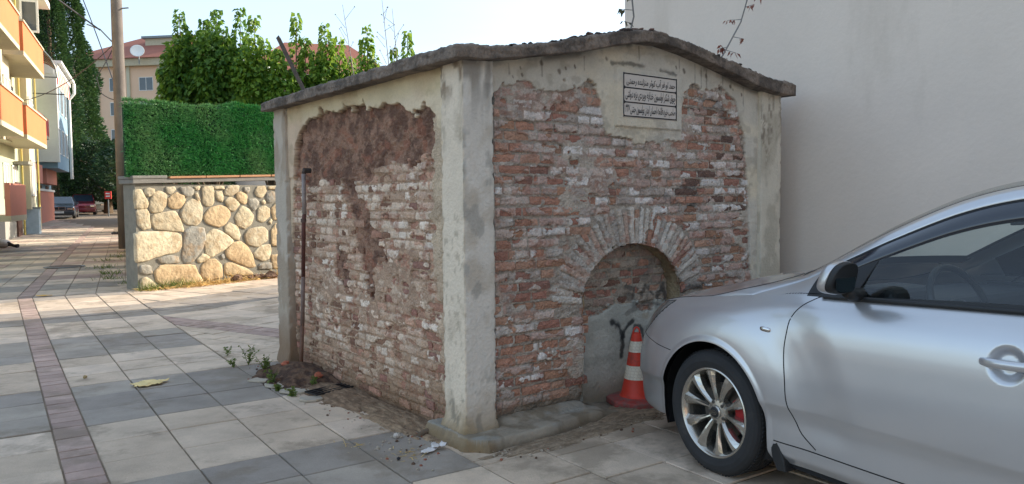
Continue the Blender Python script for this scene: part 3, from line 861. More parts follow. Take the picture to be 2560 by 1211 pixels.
m1 = fbm(Tb * 9, Zb * 13, 4, 131); m4 = fbm(Tb * 24, Zb * 34, 3, 161)
bias2 = np.array([brng.gauss(.03, .07) for _ in range(len(nbk) + 1)])
cov2 = (m1 + bias2[ID2]) > .45; isb2 = (E2 > 0) & (ID2 >= 0)
Db2 = np.where(isb2, np.where(cov2, OFF2 + .003 + .008 * (m4 - .5), OFF2 - .014), -.012 + .014 * m4)
pl2 = (Zb < .60 + (m1 - .5) * .22 - .1 * np.clip((Tb - 1.5), 0, 1) + .05) 
Db2 = np.where(pl2, .018 + .004 * (m1 - .5), Db2)
cb2 = mixc(np.broadcast_to(np.array(L(178, 166, 150)), Tb.shape + (3,)), L(142, 132, 118), m4)
cb2 = np.where((isb2 & cov2)[..., None], pick_colors(ID2, [L(166, 142, 128), L(154, 136, 122), L(172, 156, 140)], brng, len(nbk)), cb2)
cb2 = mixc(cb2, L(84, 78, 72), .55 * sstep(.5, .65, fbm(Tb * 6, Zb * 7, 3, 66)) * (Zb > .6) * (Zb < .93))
cp2 = mixc(np.broadcast_to(np.array(L(184, 182, 172)), Tb.shape + (3,)), L(168, 166, 156), sstep(.4, .65, m1))
cp2 = mixc(cp2, L(126, 112, 90), .7 * sstep(.22, .05, Zb + .1 * (m1 - .5)))
cb2 = np.where(pl2[..., None], cp2, cb2)
BK = L(36, 36, 38)
for pts, w, k in (([(1.337, .554), (1.399, .522), (1.435, .453), (1.438, .381), (1.426, .303)], .028, .9), ([(1.535, .542), (1.478, .505), (1.439, .438)], .024, .9),
                  ([(1.511, .315), (1.531, .427), (1.567, .504), (1.617, .498), (1.65, .414), (1.654, .297)], .020, .8), ([(1.755, .519), (1.717, .435), (1.70, .297)], .022, .85),
                  ([(1.499, .787), (1.6, .759), (1.559, .711)], .028, .6), ([(1.641, .719), (1.691, .781), (1.767, .708)], .026, .65), ([(1.81, .69), (1.875, .767), (1.90, .68)], .03, .7),
                  ([(1.55, .66), (1.62, .63), (1.7, .66), (1.85, .62)], .03, .4)):
    cb2 = stain(cb2, Tb + .022, Zb, pts, w, BK, k, int(w * 1000) + len(pts), .75)
cb2 = stain(cb2, Tb, Zb, [(1.463, .600), (1.55, .63)], .022, L(128, 124, 116), .8, 44, .3)
cb2 = stain(cb2, Tb, Zb, [(1.63, .565), (1.68, .56)], .026, L(176, 166, 148), .8, 45, .5)
bplace = lambda T, D, Z: np.stack([T, PS + ND - D, Z], -1).reshape(-1, 3)
surf('n', Tb, Zb, Db2, cb2, [('niche_plaster', pl2, M_plas), ('niche_wall', None, M_rub)], bplace, mon, None)
bp1 = lambda t, d, z: (t, PS + ND - d, z)
for i, q in enumerate(nbk):
    ct, cz, hl, hh, ang, off = q
    m = (ID2 == i); ex = float((m & ~cov2 & ~pl2).sum()) * .006 ** 2
    if ex < .0004: continue
    allbricks.append((ex, brick_mesh(ct, cz, hl, hh, ang, off - .001, brng.choice(BR_RED[:4] + BR_BRN[:1]), bp1, 0, brng)))

# ---------------- side panel (faces the pavement)
SSR = .045
splace_np = lambda T, D, Z: np.stack([SSR - D, T, Z], -1).reshape(-1, 3)
splace = lambda t, d, z: (SSR - d, t, z)
sb = course_bricks(.22, 2.68, .03, 1.70, .0615, [.13, .22, .11, .17, .1], lambda a, b: False, brng, .76)
ts = np.arange(.215, 2.695, step); zs = np.arange(-.03, 2.215, step)
T, Z = np.meshgrid(ts, zs)
E_, OFF, ID = raster(T, Z, sb, .012, 103)
n1 = fbm(T * 9, Z * 13, 4, 231); n2 = fbm(T * 2.0, Z * 2.2, 3, 241); n3 = fbm(T * 45, Z * 60, 3, 251); n4 = fbm(T * 22, Z * 30, 3, 261); n5 = fbm(T * 5, Z * 6, 4, 271)
nb_ = len(sb)
bias = np.array([brng.gauss(.0, .07) for _ in range(nb_ + 1)])
whitep = np.zeros(nb_ + 1)
for i, q in enumerate(sb):
    ct, cz = q[0], q[1]
    if ct < .9 and .5 < cz < 1.1: bias[i] -= .10
    if ct < .7 and cz < .5: bias[i] -= .03
    if .9 < ct < 1.7 and .7 < cz < 1.3: bias[i] -= .03
    else: bias[i] += .03
    w_ = (.55 if (cz > .95 or (ct > .8 and cz > .25)) else .28)
    if 1.1 < ct < 1.7 and .8 < cz < 1.4: w_ = .15
    whitep[i] = brng.random() < w_
isb = (E_ > 0) & (ID >= 0)
cov = (n1 + bias[ID] + .06 * (n3 - .5)) > .40
rnd = np.clip(E_ / .011, 0, 1)
Dj = -.013 + .014 * n4 + .010 * (n3 - .5)
Db = OFF + .004 - .006 * (1 - rnd) ** 2 + .010 * (n4 - .5) + .008 * (n3 - .5)
D = np.where(isb, np.where(cov, Db, OFF - .015), Dj)
muddy = Z + .30 * (n5 - .5) - .05 * np.sin(T * 2.5) > 1.60
dpatch = (polydist(T, Z, [(1.55, 1.5), (1.35, 1.25), (1.25, 1.0), (1.3, .85)]) + (n5 - .5) * .5 < .13) | (polydist(T, Z, [(1.7, 1.0), (1.65, .85)]) + (n5 - .5) * .4 < .06)
mud = muddy | dpatch
D = np.where(mud, -.022 + .045 * (fbm(T * 12, Z * 14, 5, 300) - .5) + .02 * (n3 - .5), D)
sm = ((n2 + .3 * (n1 - .5)) > .70) & ~mud
D = np.where(sm, np.maximum(D, .001 + .014 * (n1 - .4)), D)
edge = np.interp(ts, [.2, .27, .33, .45, .62, .8, .98, 1.1, 1.27, 1.45, 1.6, 1.8, 2.02, 2.2, 2.35, 2.45, 2.52, 2.58, 2.62, 2.7],
                 [1.2, 1.75, 1.88, 1.98, 1.93, 2.06, 2.04, 2.0, 2.09, 2.04, 2.08, 2.05, 2.09, 2.06, 2.0, 1.93, 1.86, 1.62, 1.5, .9])
pm = (Z - edge[None, :] + (n1 - .5) * .14 + (n4 - .5) * .05) > 0
near = (T < .27 + .16 * (n1 - .35) + .10 * sstep(.2, 1.5, Z)) & (Z > .25)
D = np.where(pm, .02 + .008 * (n2 - .5) + .004 * (n4 - .5), D)
D = np.where(near & ~pm, np.maximum(D, .006 + .01 * (n1 - .5)), D)
D += -.02 * sstep(.25, .05, Z) * n1 - .012 * sstep(.4, .0, 2.69 - T) * (Z < 1.6)
CM = np.array(L(190, 162, 138)); CM2 = np.array(L(150, 122, 100))
cl = CM * (1 - n4[..., None]) + CM2 * n4[..., None]
covp = pick_colors(ID, [L(192, 162, 138), L(184, 154, 130), L(198, 168, 146), L(176, 146, 122), L(194, 154, 130)], brng, nb_)
whit = pick_colors(ID, [L(218, 196, 174), L(210, 186, 164), L(224, 206, 188)], brng, nb_)
wm = (whitep[ID] > 0) & (n1 > .43)
cb = np.where(wm[..., None], whit, covp)
cl = np.where((isb & cov)[..., None], cb, cl)
cl = np.where((sm & (n4 < .6))[..., None], mixc(np.broadcast_to(CM * 1.03, cl.shape), L(150, 122, 102), n1), cl)
cl = mixc(cl, L(150, 92, 72), .5 * sstep(.60, .72, fbm(T * 14, Z * 20, 4, 377)))
cl = mixc(cl, L(206, 184, 162), .6 * sstep(.63, .70, fbm(T * 12, Z * 20, 4, 378)))
cmud = mixc(np.broadcast_to(np.array(L(150, 116, 96)), cl.shape), L(108, 80, 66), sstep(.35, .6, fbm(T * 10, Z * 12, 4, 400)))
cmud = mixc(cmud, L(150, 98, 76), .6 * sstep(.55, .7, n1)); cmud = mixc(cmud, L(158, 128, 106), .5 * sstep(.58, .7, fbm(T * 26, Z * 30, 3, 401)))
cl = np.where(mud[..., None], cmud, cl)
cl = mixc(cl, L(148, 122, 98), .55 * sstep(.62, .15, Z + .2 * (n5 - .5)) * (n1 > .35))
cl = mixc(cl, L(118, 92, 68), .75 * sstep(.22, .04, Z + .1 * (n5 - .5)))
cp = mixc(np.broadcast_to(np.array(L(212, 194, 166)), cl.shape), L(198, 174, 148), sstep(.4, .65, n2))
cp = mixc(cp, L(158, 138, 112), .55 * sstep(.55, .7, n5)); cp = mixc(cp, L(110, 92, 72), .6 * sstep(2.15, 2.2, Z) * sstep(.3, .55, n5))
cp = mixc(cp, L(186, 170, 120), .35 * sstep(2.05, 2.14, Z + .1 * n5))
cl = np.where(pm[..., None], cp, cl)
cl = np.where((near & ~pm)[..., None], mixc(cp, L(170, 144, 122), np.full(T.shape, .5)), cl)
# broken hole at the foot of the far pillar
hk = (np.abs(T - 2.60 - .02 * (n1 - .5)) < .05) & (Z > .0) & (Z < .44 + .05 * (n1 - .5))
D = np.where(hk, -.075 + .04 * n1, D); cl = np.where(hk[..., None], mixc(np.broadcast_to(np.array(L(116, 84, 62)), cl.shape), L(80, 58, 44), n4), cl)
cl = cl * 1.16
surf('s', T, Z, D, cl, [('side_plaster', pm, M_plas), ('side_mortar', None, M_rub)], splace_np, mon, None)
for i, q in enumerate(sb):
    ct, cz, hl, hh, ang, off = q
    m = (ID == i); ex = float((m & ~cov & ~mud & ~pm).sum()) * step * step
    if ex < .0003 or cz > 1.6: continue
    red = ct < 1.0
    col = brng.choice(BR_RED if red or brng.random() < .4 else [L(152, 116, 94), L(140, 106, 86), L(128, 94, 76)])
    allbricks.append((ex, brick_mesh(ct, cz, hl, hh, ang, off - .001, col, splace, 0, brng)))
allbricks.sort(key=lambda q: -q[0])
print('bricks', len(allbricks))
for ex, (V, Fc, cs) in allbricks[:300]:
    mesh_obj('brick', V, Fc, M_brick, mon, cols=cs)
V, Fc, cs = [], [], []
for ex, (v, f, c) in allbricks[300:]:
    b0 = len(V); V += v; cs += c; Fc += [tuple(i + b0 for i in q) for q in f]
if V: tag(mesh_obj('small_brick_pieces', V, Fc, M_brick, mon, cols=cs), kind='stuff')

# ---------------- pillars and core
M_pil = mat('pillar_render', rough=.9, attr=True, var=.08, vs=4, bump=.4, bs=50, fine=.06)
def pillar(name, x0, x1, y0, y1, z1f, seed, flare=(0, 0, 0, 0), chips=.012, cfun=None):
    """rectangular post as a displaced skin. flare: extra at foot for -x,+x,-y,+y"""
    nzz = 150
    per = []
    stp = .013
    def run(a, b, fn):
        n = max(2, int(abs(b - a) / stp))
        for i in range(n): per.append(fn(a + (b - a) * i / n))
    run(x0, x1, lambda q: (q, y0)); run(y0, y1, lambda q: (x1, q)); run(x1, x0, lambda q: (q, y1)); run(y1, y0, lambda q: (x0, q))
    P = np.array(per); n = len(P)
    cx, cy = (x0 + x1) / 2, (y0 + y1) / 2
    dx = np.minimum(np.abs(P[:, 0] - x0), np.abs(P[:, 0] - x1)); dy = np.minimum(np.abs(P[:, 1] - y0), np.abs(P[:, 1] - y1))
    corner = np.maximum(dx, dy)                                    # distance from a corner along the face
    s_ = np.arange(n) * stp
    zz = np.linspace(-.03, 1, nzz)
    zt = z1f(P[:, 0])
    Zg = -.03 + (zt[None] + .02 + .03) * np.linspace(0, 1, nzz)[:, None]
    Sg = np.repeat(s_[None], nzz, 0)
    nrm = np.zeros((n, 2))
    nrm[:, 0] = np.where(dx < 1e-6, np.sign(P[:, 0] - cx), 0); nrm[:, 1] = np.where(dy < 1e-6, np.sign(P[:, 1] - cy), 0)
    ln = np.linalg.norm(nrm, axis=1); nrm /= np.where(ln == 0, 1, ln)[:, None]
    a = fbm(Sg * 2.2, Zg * 2.2, 3, seed); b_ = fbm(Sg * 24 + 3, Zg * 20, 4, seed + 1)
    d = (a - .5) * .007 + (b_ - .5) * .002
    cr_ = sstep(.03, 0, corner)[None] * np.ones((nzz, 1))
    d -= cr_ * (.003 + chips * .7 * sstep(.55, .75, fbm(Sg * 0 + Zg * 22, Zg * 22, 4, seed + 2)))
    fl = sstep(.16, .0, Zg)
    fx = np.where(nrm[:, 0] < -.1, flare[0], np.where(nrm[:, 0] > .1, flare[1], 0)); fy = np.where(nrm[:, 1] < -.1, flare[2], np.where(nrm[:, 1] > .1, flare[3], 0))
    X_ = P[:, 0][None] + nrm[:, 0][None] * d + np.sign(nrm[:, 0])[None] * fl * fx[None]
    Y_ = P[:, 1][None] + nrm[:, 1][None] * d + np.sign(nrm[:, 1])[None] * fl * fy[None]
    V = np.stack([X_, Y_, Zg], -1).reshape(-1, 3)
    idx = np.arange(nzz * n).reshape(nzz, n); nx_ = np.roll(idx, -1, 1)
    F_ = np.stack([idx[:-1], nx_[:-1], nx_[1:], idx[1:]], -1).reshape(-1, 4)
    front = (nrm[:, 1] < -.5)[None] * np.ones((nzz, 1)); left = (nrm[:, 0] < -.5)[None] * np.ones((nzz, 1))
    c = cfun(Sg, Zg, front, left, cr_, seed)
    return mesh_obj(name, V, F_, M_pil, mon, smooth=False, cols=c.reshape(-1, 3))
def col_corner(Sg, Zg, front, left, cr_, seed):
    c = np.broadcast_to(np.array(L(214, 206, 194)), Sg.shape + (3,)).copy()
    c = mixc(c, L(228, 212, 190), left)
    n_ = fbm(Sg * 7, Zg * 5, 4, seed + 5); m_ = fbm(Sg * 26, Zg * 14, 4, seed + 6)
    c = mixc(c, L(176, 160, 138), .5 * sstep(.5, .7, n_))
    # flaked paint near the arris, grey render under it
    fl = left * sstep(.57, .62, fbm(Sg * 34, Zg * 24, 4, seed + 16)) * sstep(.42, .60, fbm(Sg * 9 + 9, Zg * 2, 3, seed + 7))
    c = mixc(c, L(172, 156, 134), .6 * fl)
    c = mixc(c, L(150, 146, 138), .6 * front * sstep(.62, .72, fbm(Sg * 12, Zg * 9, 4, seed + 8)))
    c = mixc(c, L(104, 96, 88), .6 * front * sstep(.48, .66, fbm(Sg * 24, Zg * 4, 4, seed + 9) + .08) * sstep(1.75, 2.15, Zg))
    c = mixc(c, L(116, 92, 68), .8 * sstep(.45, .6, fbm(Sg * 20, Zg * 10, 4, seed + 10)) * sstep(1.9, 2.1, Zg) * left)
    c = mixc(c, L(142, 116, 74), .8 * sstep(.30, .02, Zg + .25 * (n_ - .5)))
    c = mixc(c, L(98, 84, 60), .6 * sstep(.14, .02, Zg + .1 * (m_ - .5)))
    c = mixc(c, L(118, 112, 100), .6 * sstep(.58, .66, m_) * sstep(.6, .15, Zg))
    return c
def col_right(Sg, Zg, front, left, cr_, seed):
    c = np.broadcast_to(np.array(L(208, 198, 180)), Sg.shape + (3,)).copy()
    n_ = fbm(Sg * 7, Zg * 5, 4, seed + 5)
    c = mixc(c, L(168, 158, 140), .6 * sstep(.5, .65, n_))
    st = fbm(Sg * 20, Zg * 2.6, 4, seed + 6)
    c = mixc(c, L(104, 90, 76), .75 * sstep(.46, .66, st) * sstep(1.45, 1.9, Zg) * sstep(.35, .6, fbm(Sg * 40, Zg * 30, 4, seed + 7)))
    c = mixc(c, L(120, 100, 72), .7 * sstep(.3, .02, Zg))
    return c
def col_back(Sg, Zg, front, left, cr_, seed):
    c = np.broadcast_to(np.array(L(188, 176, 160)), Sg.shape + (3,)).copy()
    n_ = fbm(Sg * 9, Zg * 5, 4, seed + 5)
    c = mixc(c, L(150, 130, 108), .6 * sstep(.45, .65, n_)); c = mixc(c, L(128, 98, 70), .8 * sstep(.62, .1, Zg + .3 * (n_ - .5)))
    return c
pillar('corner_pillar', -.004, .212, -.004, .228, lambda x: np.full(x.shape, 2.19), 500, (.05, .0, .05, .01), cfun=col_corner)
pillar('right_pillar', 2.79, 3.056, -.004, .25, lambda x: zund(x), 520, (0, .03, .02, 0), cfun=col_right)
pillar('back_pillar', -.004, .2, 2.68, 2.933, lambda x: np.full(x.shape, 2.19), 540, (.02, 0, 0, .02), .03, cfun=col_back)
M_core = mat('core_render', L(150, 138, 120), .95, var=.2, vs=5)
mb = MB()
mb.box(.09, 2.98, PS + ND + .05, 2.88, -.03, 2.19)
mb.build('back_walls', M_core, mon)
mb = MB(); mb.box(.09, NC - NA - .06, .10, .40, -.03, 2.19); mb.box(NC + NA + .06, 2.98, .10, .40, -.03, 2.19); mb.box(NC - NA - .07, NC + NA + .07, .10, .40, NZ + NB + .06, 2.19); mb.build('wall_core', M_core, mon)

# ---------------- roof slab
M_roof = mat('roof_concrete', L(128, 114, 102), .95, var=.3, vs=9, bump=1.0, bs=32, fine=.28, stain=(L(78, 70, 64), 4.5, .45, .8))
rt = np.linspace(-.092, 3.125, 330); rs = np.linspace(-.085, 2.985, 260)
Tr, Sr = np.meshgrid(rt, rs)
wob = (fbm(Tr * 6, Sr * 6, 4, 700) - .5) * .018 + (fbm(Tr * 34, Sr * 34, 4, 710) - .5) * .022
edge_t = np.minimum(Tr + .092, 3.125 - Tr); edge_s = np.minimum(Sr + .085, 2.985 - Sr)
ed = np.minimum(edge_t, edge_s)
side_f = sstep(.0, .6, Sr)
prof = ztop(Tr)
Zt = prof * (1 - 0) + wob - .012 * sstep(.02, 0, ed) 
Zb_ = zund(Tr) + (fbm(Tr * 5, Sr * 5, 3, 720) - .5) * .012
ox = (fbm(Sr * 7, Tr * 7, 3, 730) - .5) * .022 + (fbm(Sr * 40, Tr * 40, 3, 731) - .5) * .014; oy = (fbm(Tr * 6 + 4, Sr * 6, 3, 740) - .5) * .024 + (fbm(Tr * 40 + 4, Sr * 40, 3, 741) - .5) * .014
bx = sstep(.02, 0, np.abs(edge_t)); by = sstep(.02, 0, np.abs(edge_s))
Vt = np.stack([Tr + ox * bx, Sr + oy * by, Zt], -1).reshape(-1, 3)
Vb = np.stack([Tr + ox * bx * .6, Sr + oy * by * .6, Zb_], -1).reshape(-1, 3)
nS, nT = Tr.shape; idx = np.arange(nS * nT).reshape(nS, nT); off_ = nS * nT
Ft = np.stack([idx[:-1, :-1], idx[:-1, 1:], idx[1:, 1:], idx[1:, :-1]], -1).reshape(-1, 4)
Fb = Ft[:, ::-1] + off_
bord = []
# edge strip with three mid rows for a rough fascia
loop = list(idx[0, :]) + list(idx[1:, -1]) + list(idx[-1, -2::-1]) + list(idx[-2:0:-1, 0])
V = np.concatenate([Vt, Vb]); nmid = 6
mids = []
lp = np.array(loop)
for k in range(1, nmid + 1):
    f = k / (nmid + 1)
    mid = V[lp] * (1 - f) + V[lp + off_] * f
    out_ = np.zeros_like(mid); cc = np.array([1.5, 1.45, 0])
    dirs = mid - cc; 
    q_ = (fbm(np.arange(len(lp)) * .16, np.full(len(lp), k * .9), 4, 750) - .45) * .020
    ex_ = np.where(np.abs(dirs[:, 0]) / 1.64 > np.abs(dirs[:, 1]) / 1.55, 1, 0)
    out_[:, 0] = np.sign(dirs[:, 0]) * q_ * ex_; out_[:, 1] = np.sign(dirs[:, 1]) * q_ * (1 - ex_)
    mids.append(mid + out_)
base = len(V); V = np.concatenate([V] + mids)
rows = [lp] + [base + k * len(lp) + np.arange(len(lp)) for k in range(nmid)] + [lp + off_]
Fs = []
for a, b_ in zip(rows[:-1], rows[1:]):
    Fs.append(np.stack([a, b_, np.roll(b_, -1), np.roll(a, -1)], -1))
mesh_obj('roof_slab', V, np.concatenate([Ft, Fb] + Fs), M_roof, mon, smooth=False)
# broken tiles and moss lumps lying on the roof edge
M_moss = mat('dark_moss', L(58, 50, 46), .95, var=.4, vs=20, bump=.6, bs=60)
M_shard = mat('tile_shards', L(104, 76, 66), .9, var=.3, vs=20, bump=.5, bs=60)
mb = MB(); rr = random.Random(5)
for i in range(150):
    t = rr.uniform(.15, 2.7); s = rr.uniform(-.07, .12) if rr.random() < .8 else rr.uniform(.1, 2.6)
    mb.blob((t, s, float(ztop(t)) + .0), rr.uniform(.008, .022), 6, rng=rr, squash=.55)
tag(mb.build('moss_lumps', M_moss, mon), kind='stuff')
mb = MB()
for i in range(30):
    t = rr.uniform(.9, 2.4); s = rr.uniform(-.06, .3)
    M_ = Matrix.Translation((t, s, float(ztop(t)) + .01)) @ Euler((rr.uniform(-.3, .3), rr.uniform(-.3, .3), rr.uniform(0, 3))).to_matrix().to_4x4()
    mb.box(-.02, .02, -.014, .014, -.006, .004, M_)
tag(mb.build('tile_shards', M_shard, mon), kind='stuff')

# ---------------- inscription tablet
tab = empty('inscription_tablet', (0, 0, 0)); tab.parent = mon
TX0, TX1, TZ0, TZ1 = 1.278, 1.812, 1.941, 2.236
TY = PS - .036 - .004
M_marb = mat('tablet_marble', L(206, 196, 186), .6, var=.07, vs=9, bump=.08, bs=60)
M_ink = mat('tablet_black', L(44, 42, 44), .8, var=.15, vs=30)
mb = MB(); mb.box(TX0, TX1, TY, TY + .03, TZ0, TZ1); mb.build('marble_panel', M_marb, tab, bevel=.003)
mb = MB(); e = .008
zr = [TZ0 + .004 + (TZ1 - TZ0 - .008) * i / 3 for i in range(4)]
for i, z in enumerate(zr):
    mb.box(TX0 + .002, TX1 - .002, TY - .002, TY + .001, z - (e / 2 if 0 < i < 3 else 0) - (0 if i < 3 else e), z + (e / 2 if 0 < i < 3 else 0) + (e if i == 0 else 0))
mb.build('frame_line', M_ink, tab)
mb = MB()
for x in (TX0 + .002, TX1 - .002 - e): mb.box(x, x + e, TY - .0021, TY + .0009, TZ0 + .002, TZ1 - .002)
# rounded corners of the three fields
for i in range(3):
    za, zb_ = zr[i] + e / 2, zr[i + 1] - e / 2
    for sx, sz in ((0, 0), (1, 0), (0, 1), (1, 1)):
        cx = (TX0 + e) if sx == 0 else (TX1 - e); cz = za if sz == 0 else zb_
        dx, dz = (1 if sx == 0 else -1), (1 if sz == 0 else -1)
        r_ = .02; pts = [(cx, TY - .0018, cz)]
        for k in range(7):
            a = k / 6 * math.pi / 2
            pts.append((cx + dx * (r_ - r_ * math.sin(a)), TY - .0018, cz + dz * (r_ - r_ * math.cos(a))))
        mb.add(pts, [tuple(range(8))])
mb.build('frame_corner', M_ink, tab)
# Ottoman lettering in joined presentation forms
FORM = {'ا': ('\ufe8d', '\ufe8e', None, None), 'آ': ('\ufe81', '\ufe82', None, None), 'ب': ('\ufe8f', '\ufe90', '\ufe91', '\ufe92'), 'ت': ('\ufe95', '\ufe96', '\ufe97', '\ufe98'),
        'ث': ('\ufe99', '\ufe9a', '\ufe9b', '\ufe9c'), 'ج': ('\ufe9d', '\ufe9e', '\ufe9f', '\ufea0'), 'چ': ('\ufb7a', '\ufb7b', '\ufb7c', '\ufb7d'), 'ح': ('\ufea1', '\ufea2', '\ufea3', '\ufea4'),
        'خ': ('\ufea5', '\ufea6', '\ufea7', '\ufea8'), 'د': ('\ufea9', '\ufeaa', None, None), 'ر': ('\ufead', '\ufeae', None, None), 'ز': ('\ufeaf', '\ufeb0', None, None),
        'س': ('\ufeb1', '\ufeb2', '\ufeb3', '\ufeb4'), 'ش': ('\ufeb5', '\ufeb6', '\ufeb7', '\ufeb8'), 'ص': ('\ufeb9', '\ufeba', '\ufebb', '\ufebc'), 'ف': ('\ufed1', '\ufed2', '\ufed3', '\ufed4'),
        'ق': ('\ufed5', '\ufed6', '\ufed7', '\ufed8'), 'ك': ('\ufed9', '\ufeda', '\ufedb', '\ufedc'), 'ل': ('\ufedd', '\ufede', '\ufedf', '\ufee0'), 'م': ('\ufee1', '\ufee2', '\ufee3', '\ufee4'),
        'ن': ('\ufee5', '\ufee6', '\ufee7', '\ufee8'), 'ه': ('\ufee9', '\ufeea', '\ufeeb', '\ufeec'), 'و': ('\ufeed', '\ufeee', None, None), 'ى': ('\ufeef', '\ufef0', None, None), 'ي': ('\ufef1', '\ufef2', '\ufef3', '\ufef4')}
def shape(word):
    out = []; n = len(word)
    for i, ch in enumerate(word):
        if ch not in FORM: out.append(ch); continue
        prev = i > 0 and word[i - 1] in FORM and FORM[word[i - 1]][2] is not None
        nxt = i < n - 1 and word[i + 1] in FORM and FORM[ch][2] is not None
        iso, fin, ini, med = FORM[ch]
        out.append(med if prev and nxt else fin if prev else ini if nxt else iso)
    return ''.join(out)[::-1]
def line_text(words, x0, x1, z0, z1, size_digits=None):
    s = ' '.join(shape(w) if not w.isdigit() else w for w in reversed(words))
    fc = bpy.data.curves.new('lettering', 'FONT'); fc.body = s; fc.size = .1; fc.offset = .0011; fc.resolution_u = 3
    fo = bpy.data.objects.new('lettering', fc); COL.objects.link(fo)
    bpy.context.view_layer.update()
    dg = bpy.context.evaluated_depsgraph_get()
    me = bpy.data.meshes.new_from_object(fo.evaluated_get(dg))
    bpy.data.objects.remove(fo); bpy.data.curves.remove(fc)
    co = np.zeros(len(me.vertices) * 3); me.vertices.foreach_get('co', co); co = co.reshape(-1, 3)
    if len(co) == 0: return
    mn, mx_ = co.min(0), co.max(0)
    V = np.zeros_like(co)
    V[:, 0] = x0 + (co[:, 0] - mn[0]) / (mx_[0] - mn[0]) * (x1 - x0)
    V[:, 2] = z0 + (co[:, 1] - mn[1]) / (mx_[1] - mn[1]) * (z1 - z0)
    V[:, 0] += (V[:, 2] - z0) * .10
    V[:, 1] = TY - .0022
    me.vertices.foreach_set('co', V.ravel()); me.materials.clear(); me.materials.append(M_ink)
    me.update(); me.name = 'lettering'
    o = bpy.data.objects.new('lettering', me); COL.objects.link(o); o.parent = tab
line_text(['حمد', 'او', 'فر', 'آب', 'كوثر', 'منزلنده', 'رحمتى'], TX0 + .03, TX1 - .025, zr[2] + .012, zr[3] - .02)
line_text(['چوق', 'شكر', 'اولسون', 'خدايه', 'ويردى', 'بزه', 'دولتى'], TX0 + .02, TX1 - .022, zr[1] + .010, zr[2] - .012)
line_text(['صاحب', 'خيره', 'فاتحه', 'احسان', 'ايدن', 'بولسون', 'جنتى', '٣٢٧'], TX0 + .018, TX1 - .022, zr[0] + .014, zr[1] - .012)

# ---------------- low concrete ledge at the front foot
def ledge():
    t = np.linspace(-.16, 1.75, 300); s = np.linspace(-.32, .34, 120)
    Tl, Sl = np.meshgrid(t, s)
    fr_ = np.interp(Tl, [-.16, -.03, .02, .3, .62, .95, 1.23, 1.75], [-.02, -.13, -.20, -.20, -.165, -.12, -.10, -.05])
    n_ = fbm(Tl * 9, Sl * 9, 4, 800)
    h = .085 * sstep(fr_ - .016, fr_ + .012, Sl + (fbm(Tl * 4, Sl * 2, 2, 806) - .5) * .05) * sstep(-.10, -.045, Tl + (n_ - .5) * .03)
    h *= 1 - .75 * sstep(.75, 1.25, Tl + (n_ - .5) * .2)
    h *= 1 - sstep(1.45, 1.7, Tl)
    rise = .05 * sstep(-.04, .06, Sl) * sstep(.2, .3, Tl) * sstep(1.0, .9, Tl)
    Zl = -.012 + h + rise * .6 + (fbm(Tl * 6, Sl * 6, 3, 807) - .5) * .014 + (fbm(Tl * 60, Sl * 60, 3, 810) - .5) * .006
    c = mixc(np.broadcast_to(np.array(L(158, 148, 132)), Tl.shape + (3,)), L(130, 118, 100), sstep(.4, .6, n_))
    c = mixc(c, L(150, 148, 140), .7 * sstep(.5, .6, fbm(Tl * 5, Sl * 8, 3, 820)) * sstep(.05, .08, h))
    c = mixc(c, L(92, 78, 60), .8 * sstep(.06, .02, h))
    c = mixc(c, L(134, 112, 80), .7 * sstep(.10, -.02, Tl) * (h < .08)); c = mixc(c, L(112, 98, 80), .3 * sstep(.45, .65, fbm(Tl * 5, Sl * 26, 4, 830)))
    idx = np.arange(Tl.size).reshape(Tl.shape)
    F_ = np.stack([idx[:-1, :-1], idx[:-1, 1:], idx[1:, 1:], idx[1:, :-1]], -1).reshape(-1, 4)
    mesh_obj('foot_ledge', np.stack([Tl, Sl, Zl], -1).reshape(-1, 3), F_, M_pil, mon, cols=c.reshape(-1, 3))
ledge()

# rusty drain pipe on the side wall
M_rust = mat('rusty_pipe', rough=.75, attr=True, var=.35, vs=18, bump=.3, bs=80)
def vloc(t, s, z): return Matrix.Rotation(MYAW, 4, 'Z') @ Vector((t, s, z)) + Vector((MON_C[0], MON_C[1], 0))
pp = empty('drain_pipe', vloc(-.05, 2.3, 0))
tag(pp, 'thin rusty metal pipe standing against the brick side wall of the fountain', 'pipe')
o_ = vloc(-.05, 2.3, 0)
mb = MB()
pts = [(-.01, 2.225, 1.66), (-.03, 2.225, 1.62), (-.028, 2.23, 1.3), (-.03, 2.245, 1.25), (-.03, 2.28, .8), (-.035, 2.31, .4), (-.05, 2.33, .02)]
W_ = [vloc(*p) - o_ for p in pts]
for a, b_, c in ((0, 1, L(70, 62, 58)), (1, 2, L(146, 136, 132)), (2, 4, L(96, 60, 54)), (4, 5, L(124, 104, 96)), (5, 6, L(112, 82, 66))):
    mb.tube(W_[a:b_ + 1], .016, 10, col=c)
mb.build('pipe_run', M_rust, pp, smooth=True, usecol=True)
MB().tube([vloc(-.03, 2.245, 1.235) - o_, vloc(-.03, 2.245, 1.265) - o_], .022, 10, col=L(90, 70, 62)).build('pipe_coupling', M_rust, pp, usecol=True)
mb = MB(); mb.tube([vloc(.03, 2.225, 1.645) - o_, vloc(-.03, 2.225, 1.645) - o_], .02, 10, col=L(60, 54, 50)); mb.build('pipe_elbow', M_rust, pp, usecol=True)

